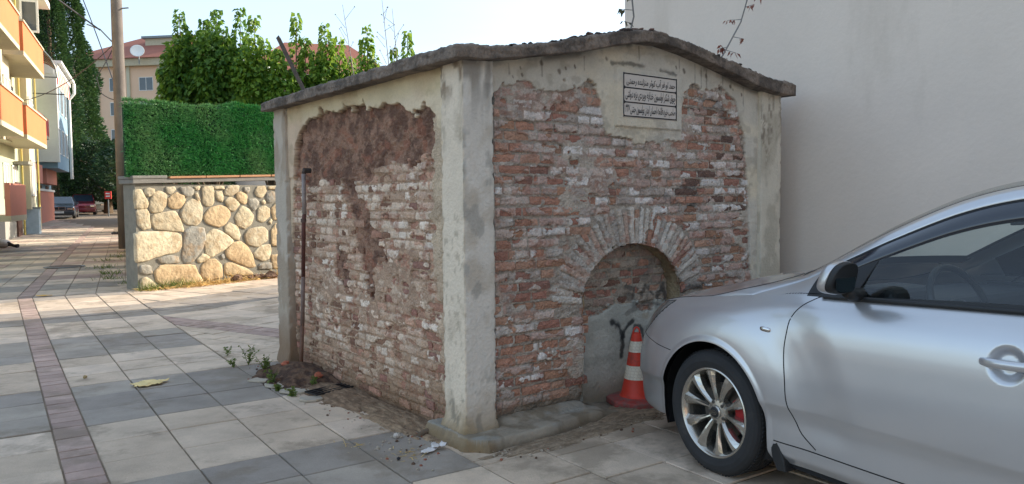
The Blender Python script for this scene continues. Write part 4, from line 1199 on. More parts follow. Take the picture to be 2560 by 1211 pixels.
# angle-iron post leaning on the roof edge
M_iron = mat('weathered_iron', L(98, 88, 80), .8, metal=.3, var=.3, vs=15, bump=.3)
b0 = vloc(.02, 2.25, 2.2)
ip = tag(MB().build('t', M_iron), None)
bpy.data.objects.remove(ip)
fp = empty('iron_post', b0)
tag(fp, 'weathered angle iron post leaning to the left above the roof edge', 'post')
top = vloc(.02, 2.25, 2.2) + Vector((-.235, .05, .50))
d_ = (top - b0); mb = MB()
x_ = Vector((1, 0, 0)).cross(d_).normalized() * .004; a_ = d_.normalized()
u_ = Vector((.8, -.6, 0)); u_ = (u_ - a_ * u_.dot(a_)).normalized(); v_ = a_.cross(u_)
mid = d_ * .55 + Vector((-.015, 0, .02))
def lsec(p): return [p, p + u_ * .04, p + u_ * .04 + v_ * .005, p + u_ * .005 + v_ * .005, p + u_ * .005 + v_ * .04, p + v_ * .04]
secs = [lsec(q) for q in (Vector((0, 0, 0)), mid, d_ + Vector((-.01, 0, 0)))]
vs = sum(secs, []); fs = [(0, 1, 2, 3, 4, 5)[::-1], (12, 13, 14, 15, 16, 17)]
for k in range(2):
    for i in range(6): fs.append((k * 6 + i, k * 6 + (i + 1) % 6, (k + 1) * 6 + (i + 1) % 6, (k + 1) * 6 + i))
mb.add(vs, fs); mb.build('angle_bar', M_iron, fp)
# ------------------------------------------------------------------ beige house right of the monument
def vl(t, s, z=0.0): return vloc(t, s, z)
M_beige = mat('beige_render', L(226, 212, 198), .92, var=.06, vs=1.3, bump=.12, bs=30, fine=.02, stain=(L(204, 190, 174), .8, .50, .5), ani=(1, 1, .3))
M_trim = mat('roof_trim', L(120, 112, 104), .9, var=.2, vs=4)
hb = empty('plain_house', vl(3.40, 2.06), MYAW)
tag(hb, 'tall plain beige house wall without windows, right of the fountain and behind the silver car', 'house')
MB().box(0, 12, -24, 0, -.3, 10.5).build('wall', M_beige, hb)
MB().box(-.12, 12.2, -24.2, .12, 10.5, 10.75).build('roof', M_trim, hb)
MB().box(2.65, 12, .02, 4.21, -.3, 3.75).build('unseen_shade_wing', M_beige, hb)  # unseen wing added so its corner casts the shadow edge on the paving

# ------------------------------------------------------------------ facade helpers
M_white = mat('white_frame', L(226, 224, 216), .5, var=.05)
M_pane = glass_mat('window_glass', (.10, .13, .15), .10)
M_dark = mat('dark_room', L(46, 48, 50), .9, var=.1)
M_curt = mat('net_curtain', L(205, 200, 188), .9, var=.1, vs=12)
def add_window(root, Mx, x0, x1, z0, z1, mull=1, depth=.10, curtain=None, frame=.055):
    """window in the plane y=0 of Mx (y points outwards)"""
    fm = MB()
    fm.box(x0, x1, -.02, .03, z0, z0 + frame, Mx); fm.box(x0, x1, -.02, .03, z1 - frame, z1, Mx)
    fm.box(x0, x0 + frame, -.019, .029, z0, z1, Mx); fm.box(x1 - frame, x1, -.019, .029, z0, z1, Mx)
    for i in range(mull):
        xm = x0 + (x1 - x0) * (i + 1) / (mull + 1); fm.box(xm - .025, xm + .025, -.018, .028, z0 + frame, z1 - frame, Mx)
    w = fm.build('window', M_white, root)
    MB().box(x0 + .02, x1 - .02, -.006, -.001, z0 + .02, z1 - .02, Mx).build('pane', M_curt if curtain else M_wpane, w)
    return w
M_wpane = mat('dark_pane', L(58, 66, 74), .12, var=.25, vs=1.3, spec=.8)

# ------------------------------------------------------------------ left side of the street
FD = Vector((-.43, .903, 0)); FN = Vector((.903, .43, 0)); F0 = Vector((-16.7, 24.8, 0))
def fac(k, d=0.0, z=0.0): return F0 + FD * k + FN * d + Vector((0, 0, z))
Mf = basis(F0, FD, FN, (0, 0, 1))          # x along, y out, z up
M_yel = mat('yellow_render', L(182, 182, 150), .9, var=.08, vs=.8)
M_cream = mat('cream_render', L(190, 184, 160), .9, var=.06, vs=.8)
M_grn = mat('pale_green_render', L(156, 168, 144), .9, var=.08, vs=.8)
M_oran = mat('orange_paint', L(204, 116, 70), .85, var=.08, vs=1.5)
M_oran2 = mat('orange_shaded_side', L(186, 104, 68), .85, var=.08, vs=1.5)  # same orange darkened, shade painted into the parapet end face
M_slabc = mat('balcony_slab', L(186, 176, 150), .9, var=.1)
M_base = mat('grey_plinth', L(146, 144, 136), .9, var=.15, vs=2)
M_pink = mat('pink_render', L(196, 128, 108), .9, var=.08, vs=1)
M_roofr = mat('roof_tiles_red', L(150, 92, 74), .9, var=.2, vs=6, bump=.4, bs=12)
M_blue = mat('blue_render', L(132, 160, 176), .9, var=.08, vs=1)
M_gas = mat('yellow_gas_pipe', L(180, 160, 84), .6)
M_brown = mat('brown_door', L(86, 58, 46), .7)
M_met = mat('grey_metal', L(120, 126, 128), .5, metal=.4)
A = tag(empty('apartment_house', (0, 0, 0)), 'yellow and cream apartment house with box shaped orange balconies, leftmost in the street', 'house')
def fbox(k0, k1, d0, d1, z0, z1): return MB().box(k0, k1, d0, d1, z0, z1, Mf)
fbox(-12, 9.3, -9, 0, 1.1, 9.9).build('wall', M_yel, A)
fbox(-12, 9.32, -9, .04, -.2, 1.1).build('plinth', M_base, A)
fbox(-12, 9.7, -9.3, .75, 9.9, 10.15).build('roof_eave', M_white, A)
fbox(-12, 9.3, -9, .02, 1.1, 2.9).build('ground_floor_wall', M_grn, A)
for z in (3.55, 6.15): fbox(-12, -7.2, .0, .5, z - .1, z + 2.4).build('bay', M_cream, A)
fbox(-1.7, -.1, .01, .45, 3.4, 9.9).build('bay', M_cream, A); fbox(4.6, 5.9, .01, .35, 1.2, 9.9).build('bay', M_cream, A)
for z in (3.45, 6.05):
    for (k0, k1) in ((-6.6, -2.1), (-1.3, 3.8)):
        bb = fbox(k0, k1, .02, 1.02, z, z + .14).build('balcony', M_slabc, A)
        mb = MB(); mb.box(k0, k1, .9, 1.02, z + .14, z + 1.05, Mf); mb.box(k1 - .13, k1, .02, .9, z + .14, z + 1.05, Mf); mb.build('parapet', M_oran, bb)
        MB().box(k0, k0 + .13, .02, .9, z + .14, z + 1.05, Mf).build('parapet_side', M_oran2, bb)
        mb = MB(); mb.box(k0 - .03, k1 + .03, .87, 1.06, z + 1.05, z + 1.11, Mf); mb.box(k0 - .03, k0 + .16, .02, .87, z + 1.05, z + 1.11, Mf); mb.build('parapet_cap', M_slabc, bb)
Mfo = basis(F0 + FN * .03, FD, FN, (0, 0, 1))
for z in (4.35, 6.95):
    for k in (-5.6, -3.6, .6, 2.4): add_window(A, Mfo, k, k + 1.3, z - .75, z + 1.35, 1, curtain=(k + z) % 2 > 1)
    for k in (6.4, 7.9): add_window(A, Mfo, k, k + 1.05, z - .2, z + 1.3, 1)
Mfb = basis(F0 + FN * .47, FD, FN, (0, 0, 1)); add_window(A, Mfb, -1.5, -.3, 4.0, 5.4, 1, curtain=1); add_window(A, Mfb, -1.5, -.3, 6.7, 8.1, 1)
Mfc = basis(F0 + FN * .37, FD, FN, (0, 0, 1))
for z in (1.7, 4.1, 6.8): add_window(A, Mfc, 4.75, 5.75, z, z + 1.4, 1, curtain=1)
for k in (-6.0, -2.8, .8, 2.6, 7.2): add_window(A, Mfo, k, k + 1.1, 1.6, 2.8, 1, curtain=k > 0)
bb = fbox(-6.4, -3.6, .02, 1.2, .95, 1.1).build('balcony', M_slabc, A); fbox(-6.4, -3.6, 1.08, 1.2, 1.1, 1.95).build('parapet', M_pink, bb)
d = fbox(6.2, 7.3, .03, .09, -.1, 2.1).build('door', M_blue, A); MB().box(6.35, 6.4, .09, .13, .9, 1.1, Mf).build('handle', M_met, d)
d = fbox(-.9, .2, .045, .11, -.1, 1.0).build('cellar_door', M_dark, A)
fbox(3.0, 4.3, .045, .5, 2.85, 2.95).build('door_canopy', M_base, A)
d = fbox(3.1, 4.1, .045, .10, -.1, 2.2).build('door', M_brown, A); MB().box(3.2, 3.25, .10, .14, .95, 1.15, Mf).build('handle', M_met, d)
for k in (4.45, 6.05, 9.1): MB().tube([fac(k, .12, .1), fac(k, .12, 9.8)], .035).build('downpipe', M_gas, A)
MB().tube([fac(-2.0, .2, .1), fac(-2.0, .2, 9.8)], .06).build('downpipe', M_met, A)
# open casement
oc = basis(fac(1.5, .62, 7.3), (.92, .39, 0), (-.39, .92, 0), (0, 0, 1))
w_ = MB().box(0, .55, -.02, .02, 0, 1.1, oc).build('open_casement', M_white, A)
MB().box(.07, .48, -.024, .024, .07, 1.03, oc).build('casement_pane', M_wpane, w_)

Bh = tag(empty('terraced_house', (0, 0, 0)), 'pink and red house with a curved striped awning over its top balcony', 'house')
fbox(9.32, 17, -9, -.9, -.2, 7.9).build('wall', M_grn, Bh)
fbox(9.4, 14.5, -.89, -.70, -.1, 2.0).build('front_bay', M_pink, Bh); fbox(9.36, 14.54, -.88, -.66, 2.0, 2.12).build('sill_band', M_slabc, Bh)
fbox(10.0, 14.5, -.88, -.3, 2.4, 3.3).build('balcony_lower', M_pink, Bh)
bb = fbox(10.0, 15.0, -.88, .0, 4.6, 4.74).build('balcony_upper', M_slabc, Bh)
fbox(10.0, 15.0, -.1, .0, 4.74, 5.6).build('parapet', mat('red_parapet', L(170, 66, 58), .8), bb)
fbox(9.75, 17.2, -9.2, -.1, 8.9, 9.05).build('roof', M_roofr, Bh)
fbox(9.32, 17, -9, -.9, 7.9, 8.9).build('attic_wall', M_cream, Bh)
Mfbb = basis(F0 + FN * -.88, FD, FN, (0, 0, 1))
for k in (10.6, 12.6, 14.6):
    add_window(Bh, Mfbb, k, k + 1.2, 3.4, 4.5, 1); add_window(Bh, Mfbb, k, k + 1.2, 6.9, 7.8, 1, curtain=1)
# striped awning: alternating gores of a quarter barrel
M_as, M_aw = mat('awning_red', L(158, 60, 58), .8), mat('awning_cream', L(222, 206, 184), .8)
aw = tag(empty('striped_awning', (0, 0, 0)), 'curved red and cream striped awning over the top balcony', 'awning')
nst = 13
for i in range(nst):
    k0 = 9.9 + i * .46; pts = []
    for j in range(7):
        a = j / 6 * math.pi / 2
        pts.append((-.85 + 1.75 * math.sin(a), 7.0 + 1.7 * math.cos(a)))
    V = [fac(kk, p[0], p[1]) for kk in (k0, k0 + .46) for p in pts] + [fac(kk, pts[-1][0], pts[-1][1] - .28 - .06 * (i % 2)) for kk in (k0, k0 + .46)]
    Fc = [(j, j + 1, j + 8, j + 7) for j in range(6)] + [(6, 14, 15, 13)]
    b = MB(); b.add(V, Fc)
    o = b.build('awning_stripe', M_as if i % 2 == 0 else M_aw, aw)
    sm_ = o.modifiers.new('thickness', 'SOLIDIFY'); sm_.thickness = .015
for kk in (9.9, 9.9 + nst * .46):
    mb = MB(); mb.tube([fac(kk, -.85 + 1.75 * math.sin(j / 6 * math.pi / 2), 7.0 + 1.7 * math.cos(j / 6 * math.pi / 2)) for j in range(7)], .03); mb.tube([fac(kk, -.85, 7.0), fac(kk, .9, 7.0)], .03); mb.build('awning_frame', M_met, aw)

Ch = tag(empty('terraced_house', (0, 0, 0)), 'pale blue house with a white cornice and corner gutter, beyond the striped awning', 'house')
fbox(17.02, 24, -9, -.9, -.2, 8.2).build('wall', M_blue, Ch)
fbox(17.5, 24.0, -.9, -.78, .2, 2.1).build('ground_floor_wall', M_pink, Ch); fbox(17.4, 24.05, -.9, -.72, 2.1, 2.22).build('string_course', M_white, Ch); fbox(18.0, 23.0, -.9, -.5, 2.5, 3.3).build('balcony', M_pink, Ch)
fbox(17.05, 17.5, -.9, .22, 3.6, 8.6).build('corner_strip', M_white, Ch)
mb = MB(); mb.box(17.0, 24.4, -9, .1, 8.2, 8.5, Mf); mb.box(17.0, 24.6, -9, .3, 8.5, 8.75, Mf); mb.box(17.0, 24.8, -9, .5, 8.75, 8.9, Mf); mb.build('cornice', M_white, Ch)
fbox(17.5, 23.8, -.9, .1, 3.3, 8.2).build('oriel', M_blue, Ch)
Mfd = basis(F0 + FN * .11, FD, FN, (0, 0, 1))
for k in (18.0, 20.0, 22.0):
    for z in (4.1, 6.4): add_window(Ch, Mfd, k, k + 1.1, z, z + 1.4, 1)
mb = MB(); mb.tube([fac(24.2, .5, 8.7), fac(24.2, .5, 8.1), fac(24.2, .2, 7.7), fac(24.2, .2, 2.9)], .09); mb.build('gutter_pipe', M_white, Ch)
for k in (18, 21): fbox(k, k + 1.1, -.89, -.84, .3, 2.4).build('door', M_brown, Ch)

# street cabinet, planter and bin by the houses
cb_ = tag(empty('meter_cabinet', fac(5.2, .3, gz(29))), 'small pale blue meter cabinet standing at the foot of the yellow house', 'cabinet')
MB().box(-.3, .3, -.2, .25, 0, 1.0, basis((0, 0, 0), FD, FN, (0, 0, 1))).build('cabinet_body', mat('cabinet_blue', L(158, 176, 188), .6), cb_, bevel=.02)
MB().box(-.33, .33, -.23, .29, 1.0, 1.05, basis((0, 0, 0), FD, FN, (0, 0, 1))).build('cabinet_lid', M_met, cb_)

# ------------------------------------------------------------------ block at the end of the street
D_ = tag(empty('apartment_block', (-44, 86, 0), math.radians(-8)), 'pink and cream apartment block with a red hipped roof, behind the cypress', 'apartment block')
M_peach = mat('peach_render', L(222, 188, 158), .9, var=.06, vs=.4)
MB().box(-6, 8.4, 0, 14, 0, 16.6).build('wall', M_peach, D_)
for x in (-2.6, 1.2, 4.9): MB().box(x, x + .35, -.18, .02, 0, 16.6).build('pilaster', M_cream, D_)
MB().box(-6.5, 8.9, -.6, 14.5, 16.6, 17.4).build('cornice', M_slabc, D_)
b = MB(); b.add([(-6.8, -.9, 17.4), (9.2, -.9, 17.4), (9.2, 14.9, 17.4), (-6.8, 14.9, 17.4), (-1, 7, 21.4), (5, 7, 21.4)], [(0, 1, 5, 4), (1, 2, 5), (2, 3, 4, 5), (3, 0, 4), (3, 2, 1, 0)])
rf = b.build('roof', M_roofr, D_)
MB().box(1.2, 6.0, 3.5, 7.5, 18.3, 20.4).build('roof_hut', M_slabc, rf); MB().box(.9, 6.3, 3.2, 7.8, 20.4, 20.65).build('hut_lid', M_met, rf)
MB().box(5.6, 6.8, 2.4, 3.6, 17.9, 19.7).build('chimney', M_slabc, rf)
Md = basis((0, -.02, 0), (1, 0, 0), (0, -1, 0), (0, 0, 1))
for z in (2.2, 5.2, 8.2, 11.2, 13.9):
    for x in (-4.8, -1.0, 2.6, 6.0): add_window(D_, Md, x, x + 1.7, z, z + 1.5, 1, curtain=(x > 5))
for i, (x, z, sz) in enumerate(((3.6, 17.9, .85), (8.6, 16.6, 1.15), (7.6, 13.6, .9))):
    pos = Vector((-44, 86, 0)) + Matrix.Rotation(math.radians(-8), 3, 'Z') @ Vector((x, -1.6, z))
    ds = tag(empty('satellite_dish', pos), ['white satellite dish left above the roof edge of the peach block', 'large white satellite dish at the right end of the peach block roof', 'low white satellite dish in front of the peach block wall'][i], 'satellite dish', 'satellite dishes on the far block')
    Mx = Matrix.Rotation(math.radians(68), 4, 'X') @ Matrix.Rotation(.3, 4, 'Y')
    mb = MB(); mb.lathe([(.001, 0), (sz * .35, .03 * sz), (sz * .7, .12 * sz), (sz * .85, .2 * sz), (sz * .85, .22 * sz), (sz * .7, .15 * sz), (.001, .03 * sz)], 20, Mx); mb.build('dish', M_white, ds, smooth=True)
    mb = MB(); mb.tube([(0, 0, 0), (0, .3, -.4), (0, .3, -1.3)], .06); mb.build('bracket', M_met, ds)
# white gabled house behind the vine
wh = tag(empty('gabled_house', (-15.2, 41, 0), math.radians(-20)), 'white gabled house showing left of and through the tall leafy shrubs', 'house')
M_wh = mat('white_render', L(206, 204, 202), .9, var=.06, vs=.6)
MB().box(-3.2, 5, 0, 8, 0, 6.8).build('wall', M_wh, wh)
b = MB(); b.add([(-3.2, -.0, 6.8), (-3.2, 8, 6.8), (-.6, 0, 9.4), (-.6, 8, 9.4), (5, 0, 6.8), (5, 8, 6.8), ], [(0, 2, 4), (1, 5, 3)]); b.build('gable', M_wh, wh)
b = MB(); b.add([(-3.6, -.4, 6.5), (-3.6, 8.4, 6.5), (-.6, -.4, 9.5), (-.6, 8.4, 9.5), (5.4, -.4, 6.6), (5.4, 8.4, 6.6)], [(0, 2, 3, 1), (2, 4, 5, 3)])
o = b.build('roof', M_wh, wh); sm_ = o.modifiers.new('t', 'SOLIDIFY'); sm_.thickness = .15
rh = tag(empty('red_roofed_house', (-11.5, 46, 0), math.radians(15)), 'house whose red tiled roof peeks out behind the leafy shrubs', 'house')
MB().box(-4, 4, 0, 8, 0, 9.0).build('wall', M_wh, rh)
b = MB(); b.add([(-4.5, -.5, 9), (4.5, -.5, 9), (4.5, 8.5, 9), (-4.5, 8.5, 9), (-2, 4, 11.6), (2, 4, 11.6)], [(0, 1, 5, 4), (1, 2, 5), (2, 3, 4, 5), (3, 0, 4), (3, 2, 1, 0)]); b.build('roof', M_roofr, rh)
# apartment blocks behind the photographer
for i, (x, y, w_, h_, rz, lb_, mm) in enumerate(((-20, -26, 17, 9.5, 0, 'cream apartment house across the street, left of the two', M_cream), (2, -28, 20, 9, .12, 'peach apartment house across the street, right of the two', M_peach))):
    q = tag(empty('apartment_house', (x, y, 0), rz), lb_, 'house')
    MB().box(0, w_, -8, 0, -.2, h_).build('wall', mm, q); MB().box(-.3, w_ + .3, -8.3, .5, h_, h_ + .3).build('roof_eave', M_slabc, q)
    Mq = basis((0, .02, 0), (1, 0, 0), (0, 1, 0), (0, 0, 1))
    for z in (1.2, 4.1, 7.0, 9.6)[:4 if h_ > 12 else 3]:
        for k in range(int(w_ / 3)): add_window(q, Mq, 1 + k * 3, 2.5 + k * 3, z, z + 1.5, 1)

# ------------------------------------------------------------------ pole with wires
pb = Vector((-10.80, 21.19, gz(21.2)))
M_conc = mat('pole_concrete', L(112, 104, 98), .92, var=.2, vs=3, bump=.4, bs=30, stain=(L(96, 90, 84), 1.6, .52, .7), ani=(1, 1, .5))
pl = tag(empty('utility_pole', pb), 'tall tapering concrete utility pole standing on the pavement left of the stone wall', 'utility pole')
MB().tube([(0, 0, -.1), (0, 0, 3), (0, 0, 6), (.0, 0, 9)], [.172, .16, .148, .13], 20).build('shaft', M_conc, pl, smooth=True)
mb = MB(); mb.tube([(-.14, -.05, 5.7), (-.42, -.1, 6.02), (-.75, -.15, 6.15)], .02, 6); mb.build('bracket', M_met, pl); MB().tube([(.12, 0, 6.6), (.34, 0, 6.62)], .02, 6).build('bracket', M_met, pl)
M_wire = mat('black_cable', L(62, 62, 68), .7)
def wire(label, pts, r=.012, sag=0.0):
    pts = [Vector(p) for p in pts]; P = []
    for a, b_ in zip(pts[:-1], pts[1:]):
        for k in range(14):
            f = k / 14; q = a.lerp(b_, f); q.z -= sag * 4 * f * (1 - f); P.append(q)
    P.append(pts[-1])
    b = MB().tube(P, r, 5); o = b.build('overhead_cable', M_wire); tag(o, label, 'cable'); return o
wire('thick cable from the pole towards the upper left', [pb + Vector((-.42, -.1, 6.0)), pb + Vector((-1.4, -1.6, 7.0))], .022)
wire('thin cable sagging from the pole to the yellow house', [pb + Vector((-.15, 0, 5.6)), fac(3.8, .2, 5.2)], .014, .3)
wire('long slack cable running down through the sky behind the pole', [Vector((-24, 43, 13.4)), Vector((-20.6, 43, 2.6))], .03, -.4)
wire('looped slack cable hanging beside the pole', [pb + Vector((-.15, 0, 5.5)), pb + Vector((-.62, 0, 4.75)), pb + Vector((-.5, 0, 4.3)), pb + Vector((-.15, 0, 4.12))], .012, .03)
wire('thin cable above the roof of the fountain', [Vector((1.9, 14, 5.4)), Vector((1.4, 14, 5.75))], .014)

# ------------------------------------------------------------------ foliage
def leaf_cloud(name, C_, U_, ln, wd, m, parent, rng, droop=.3, fold=True):
    """C_: centres (n,3); U_: main directions (n,3); folded leaves, 4 triangles each"""
    n = len(C_)
    U_ = U_ / np.linalg.norm(U_, axis=1)[:, None]
    R = rng.normal(0, 1, (n, 3)); Sd = np.cross(U_, R); Sd /= np.linalg.norm(Sd, axis=1)[:, None]; Nn = np.cross(U_, Sd)
    l_ = ln * (.6 + .7 * rng.random(n))[:, None]; w_ = wd * (.6 + .7 * rng.random(n))[:, None]
    base = C_; tip = C_ + U_ * l_ - np.array([0, 0, 1.0]) * l_ * droop * .5
    mid = C_ + U_ * l_ * .42
    a = mid + Sd * w_ * .5 - Nn * w_ * .18; b_ = mid - Sd * w_ * .5 - Nn * w_ * .18
    V = np.stack([base, a, tip, b_, mid + Nn * 0], 1).reshape(-1, 3)
    i = (np.arange(n) * 5)[:, None]
    F_ = np.concatenate([i + np.array([[0, 1, 4]]), i + np.array([[1, 2, 4]]), i + np.array([[2, 3, 4]]), i + np.array([[3, 0, 4]])], 1).reshape(-1, 3)
    return mesh_obj(name, V, F_, m, parent, smooth=False)
M_leafA = leaf_mat('vine_leaves', L(70, 112, 40), L(128, 158, 56), .36)
M_leafB = leaf_mat('shrub_leaves', L(56, 96, 38), L(104, 140, 50), .34)
M_leafC = leaf_mat('cypress_foliage', L(42, 72, 44), L(74, 104, 54), .1)
M_leafD = leaf_mat('dark_foliage', L(26, 48, 34), L(52, 84, 44), .12)
M_leafE = leaf_mat('bright_shrub', L(104, 140, 44), L(150, 170, 60), .35)
M_bark = mat('bark', L(96, 80, 62), .95, var=.3, vs=9, bump=.6, bs=30)
nr = np.random.default_rng(12)
def shoots(name, label, cat, base, tops, body, mleaf, dens=560, lsz=.108, group=None):
    """tops: list of (dx,dy,z,r) of leafy shoots; body: list of (dx,dy,z,rx,ry,rz,n)"""
    root = tag(empty(name, base), label, cat, group)
    mb = MB(); mb.tube([(0, 0, -.1), (.05, 0, 1.2), (0, .1, 2.2)], [.07, .055, .04], 7)
    for (dx, dy, z, r) in tops:
        mb.tube([(0, .05, 1.4), (dx * .6, dy * .6, z * .45), (dx * .95, dy, z * .8), (dx, dy, z - .1)], [.03, .022, .014, .005], 5)
    mb.build('trunk', M_bark, root)
    Cs, Us = [], []
    for (dx, dy, z, r) in tops:
        n = int(dens * .38)
        h = nr.random(n) ** .9 * 1.5
        rr_ = r * np.clip(.35 + h / 1.5, .3, 1.0) * (.55 + .45 * nr.random(n)); th = nr.random(n) * 2 * math.pi
        c = np.stack([dx * (1 - .05 * h) + rr_ * np.cos(th), dy + rr_ * np.sin(th), z - h], 1)
        Cs.append(c); Us.append(np.stack([np.cos(th), np.sin(th), -.35 - .7 * nr.random(n)], 1))
    for (dx, dy, z, rx, ry, rz_, n) in body:
        n = int(n * 1.5); th = nr.random(n) * 2 * math.pi; ph = np.arccos(1 - 2 * nr.random(n)); q = .62 + .42 * nr.random(n)
        lump = .75 + .5 * fbm(np.cos(th) * 2 + ph * 1.5 + dx * 3, ph * 2.2 + np.sin(th), 3, 900)
        q = q * lump
        d_ = np.stack([np.sin(ph) * np.cos(th), np.sin(ph) * np.sin(th), np.cos(ph)], 1)
        c = np.array([dx, dy, z]) + d_ * q[:, None] * np.array([rx, ry, rz_])
        Cs.append(c); Us.append(d_ * .8 + np.array([0, 0, -.75]) + nr.normal(0, .35, (n, 3)))
    C_ = np.concatenate(Cs); U_ = np.concatenate(Us)
    leaf_cloud('crown', C_, U_, lsz, lsz * .85, mleaf, root, nr, .4)
def WX(px, Y): return (px - 1280) / FPX * Y
def WZ(px, py, Y):
    hor = 500 - (px - 1280) * math.tan(ROLL) * -1
    return CAMH + (500 + (1280 - px) * .0087 - py) * Y / FPX
def topsat(lst, Y, bx):
    return [(WX(px, Y) - bx, dy, WZ(px, py, Y), r) for px, py, r, dy in lst]
Y = 16.4; bx = WX(540, Y)
shoots('leafy_shrub', 'large dark left shrub with tall leafy shoots, nearest the pole behind the green screen', 'shrub', (bx, Y, 0),
       topsat([(465, 32, .17, 0), (548, 24, .19, .2), (505, 85, .2, -.1), (520, 50, .16, .1), (612, 24, .17, .1), (585, 80, .2, -.3), (440, 105, .17, .1), (425, 150, .18, .2), (470, 90, .2, 0), (550, 110, .2, .3), (600, 130, .2, -.2)], Y, bx),
       [(WX(480, Y) - bx, 0, 4.0, .46, .6, .85, 2000), (WX(560, Y) - bx, -.1, 4.05, .5, .6, .95, 2200), (.05, 0, 3.0, 1.05, .7, .7, 2000), (WX(440, Y) - bx, .1, 3.6, .25, .5, .6, 600)], M_leafB, 640)
bx = WX(690, Y)
shoots('leafy_shrub', 'yellow-green middle shrub with drooping leafy shoots, left of the iron post', 'shrub', (bx, Y - .2, 0),
       topsat([(657, 50, .18, 0), (640, 100, .2, .1), (757, 42, .13, .1), (680, 105, .17, 0), (725, 135, .18, -.2), (782, 100, .15, 0), (700, 125, .16, .2)], Y, bx),
       [(WX(650, Y) - bx, 0, 3.75, .42, .5, .75, 2000), (WX(730, Y) - bx, 0, 3.55, .45, .5, .65, 2000), (0, 0, 2.9, 1.0, .6, .7, 1500)], M_leafA, 640)
bx = WX(835, Y)
shoots('leafy_shrub', 'yellow-green right shrub rising behind the roof slope, right of the iron post', 'shrub', (bx, Y + .2, 0),
       topsat([(817, 58, .16, 0), (850, 90, .17, .1), (795, 125, .17, 0), (882, 140, .13, 0), (832, 95, .17, -.2)], Y, bx),
       [(WX(820, Y) - bx, 0, 3.7, .38, .5, .75, 2000), (WX(870, Y) - bx, 0, 3.4, .35, .5, .5, 1000), (0, 0, 2.9, .9, .6, .7, 1200)], M_leafA, 640)
bx = WX(926, Y)
shoots('leafy_sapling', 'slim single leafy shoot above the roof slope, left of the last one', 'sapling', (bx, Y, 0), topsat([(927, 66, .16, 0), (920, 100, .2, 0), (945, 140, .16, 0)], Y, bx), [(0, 0, 3.6, .35, .35, .6, 500)], M_leafA, 560)
bx = WX(1025, Y)
shoots('leafy_sapling', 'rightmost small leafy shoot, nearest the roof ridge', 'sapling', (bx, Y, 0), topsat([(1026, 82, .13, 0), (992, 118, .1, 0)], Y, bx), [(0, 0, 3.7, .25, .3, .5, 260)], M_leafA, 560)
# bare seed-head stalks against the sky
M_stalk = mat('dry_stalk', L(124, 120, 116), .9)
for i, (px0, py0, px1, py1, lb_) in enumerate(((905, 130, 868, 20, 'bare branching weed stalk against the sky, left of the leafy saplings'), (985, 120, 965, 5, 'taller bare weed stalk against the sky, above the leafy saplings'), (1005, 110, 990, 30, 'short bare weed stalk beside the taller one'))):
    Y = 15.5; a = Vector((WX(px0, Y), Y, 2.5)); b_ = Vector((WX(px1, Y), Y, WZ(px1, py1, Y)))
    mb = MB(); mb.tube([a, a.lerp(b_, .5) + Vector((.05, 0, 0)), b_], [.012, .01, .004], 5); rr = random.Random(i)
    for q in range(9):
        f = .45 + .055 * q; p_ = a.lerp(b_, f); e = p_ + Vector((rr.choice((-1, 1)) * rr.uniform(.08, .25), rr.uniform(-.1, .1), rr.uniform(.1, .3)))
        mb.tube([p_, e], [.005, .003], 4); mb.blob(e, .014, 5, rng=rr)
    tag(mb.build('weed_stalk', M_stalk), lb_, 'weed', 'bare weed stalks')

def tree(name, label, cat, base, h, rad, n, m, lsz, prof, seed, trunk_h=.2, group=None, lean=0):
    """prof(f) -> relative radius at height fraction f"""
    r = np.random.default_rng(seed)
    root = tag(empty(name, base), label, cat, group)
    mb = MB(); mb.tube([(0, 0, -.3), (lean * .3, 0, h * .4), (lean, 0, h * .9)], [rad * .12, rad * .07, .03], 8)
    for k in range(9):
        f = .2 + .07 * k; a = k * 2.4; q = rad * prof(f) * .8
        mb.tube([(lean * f, 0, h * f * .9), (lean * f + q * math.cos(a), q * math.sin(a), h * f + .3)], [rad * .035, .015], 5)
    mb.build('trunk', M_bark, root)
    f = trunk_h + (1 - trunk_h) * r.random(n); th = r.random(n) * 2 * math.pi
    pr = np.array([prof(x) for x in f])
    lump = .62 + .75 * fbm(th * 2.2 + seed, f * h * .55, 4, seed)
    q = rad * pr * lump * (.55 + .45 * r.random(n) ** .5)
    C_ = np.stack([lean * f + q * np.cos(th), q * np.sin(th), f * h], 1)
    U_ = np.stack([np.cos(th), np.sin(th), .2 + r.normal(0, .5, n)], 1)
    leaf_cloud('crown', C_, U_, lsz, lsz * .6, m, root, r, .1)
cyp = lambda f: (1 - f) ** 1.05 * 1.1 * min(1, f / .1) if f < .99 else .05
rnd_ = lambda f: math.sqrt(max(0, 1 - ((f - .6) / .42) ** 2))
tree('cypress', 'very tall dark green cypress at the end of the street, before the peach block', 'tree', (-35.9, 62, gz(62)), 25, 3.5, 44000, M_leafC, .26, cyp, 31, .03)
tree('conifer', 'shorter dark conifer filling in left of the tall cypress, behind the blue house', 'tree', (-35.0, 58.5, gz(58)), 23, 2.6, 26000, M_leafC, .25, cyp, 32, .03)
tree('broadleaf_tree', 'dark broadleaf tree right of the cypress foot', 'tree', (-33.5, 69, gz(69)), 6.8, 3.6, 11000, M_leafD, .26, rnd_, 33, .1, 'low trees at the street end')
tree('broadleaf_tree', 'dark broadleaf tree just left of the utility pole', 'tree', (-31.8, 60, gz(60)), 5.6, 3.2, 11000, M_leafD, .24, rnd_, 34, .08, 'low trees at the street end')
tree('broadleaf_tree', 'dark broadleaf tree showing right behind the utility pole', 'tree', (-27.5, 57, gz(57)), 5.2, 3.4, 11000, M_leafD, .24, rnd_, 35, .08, 'low trees at the street end')
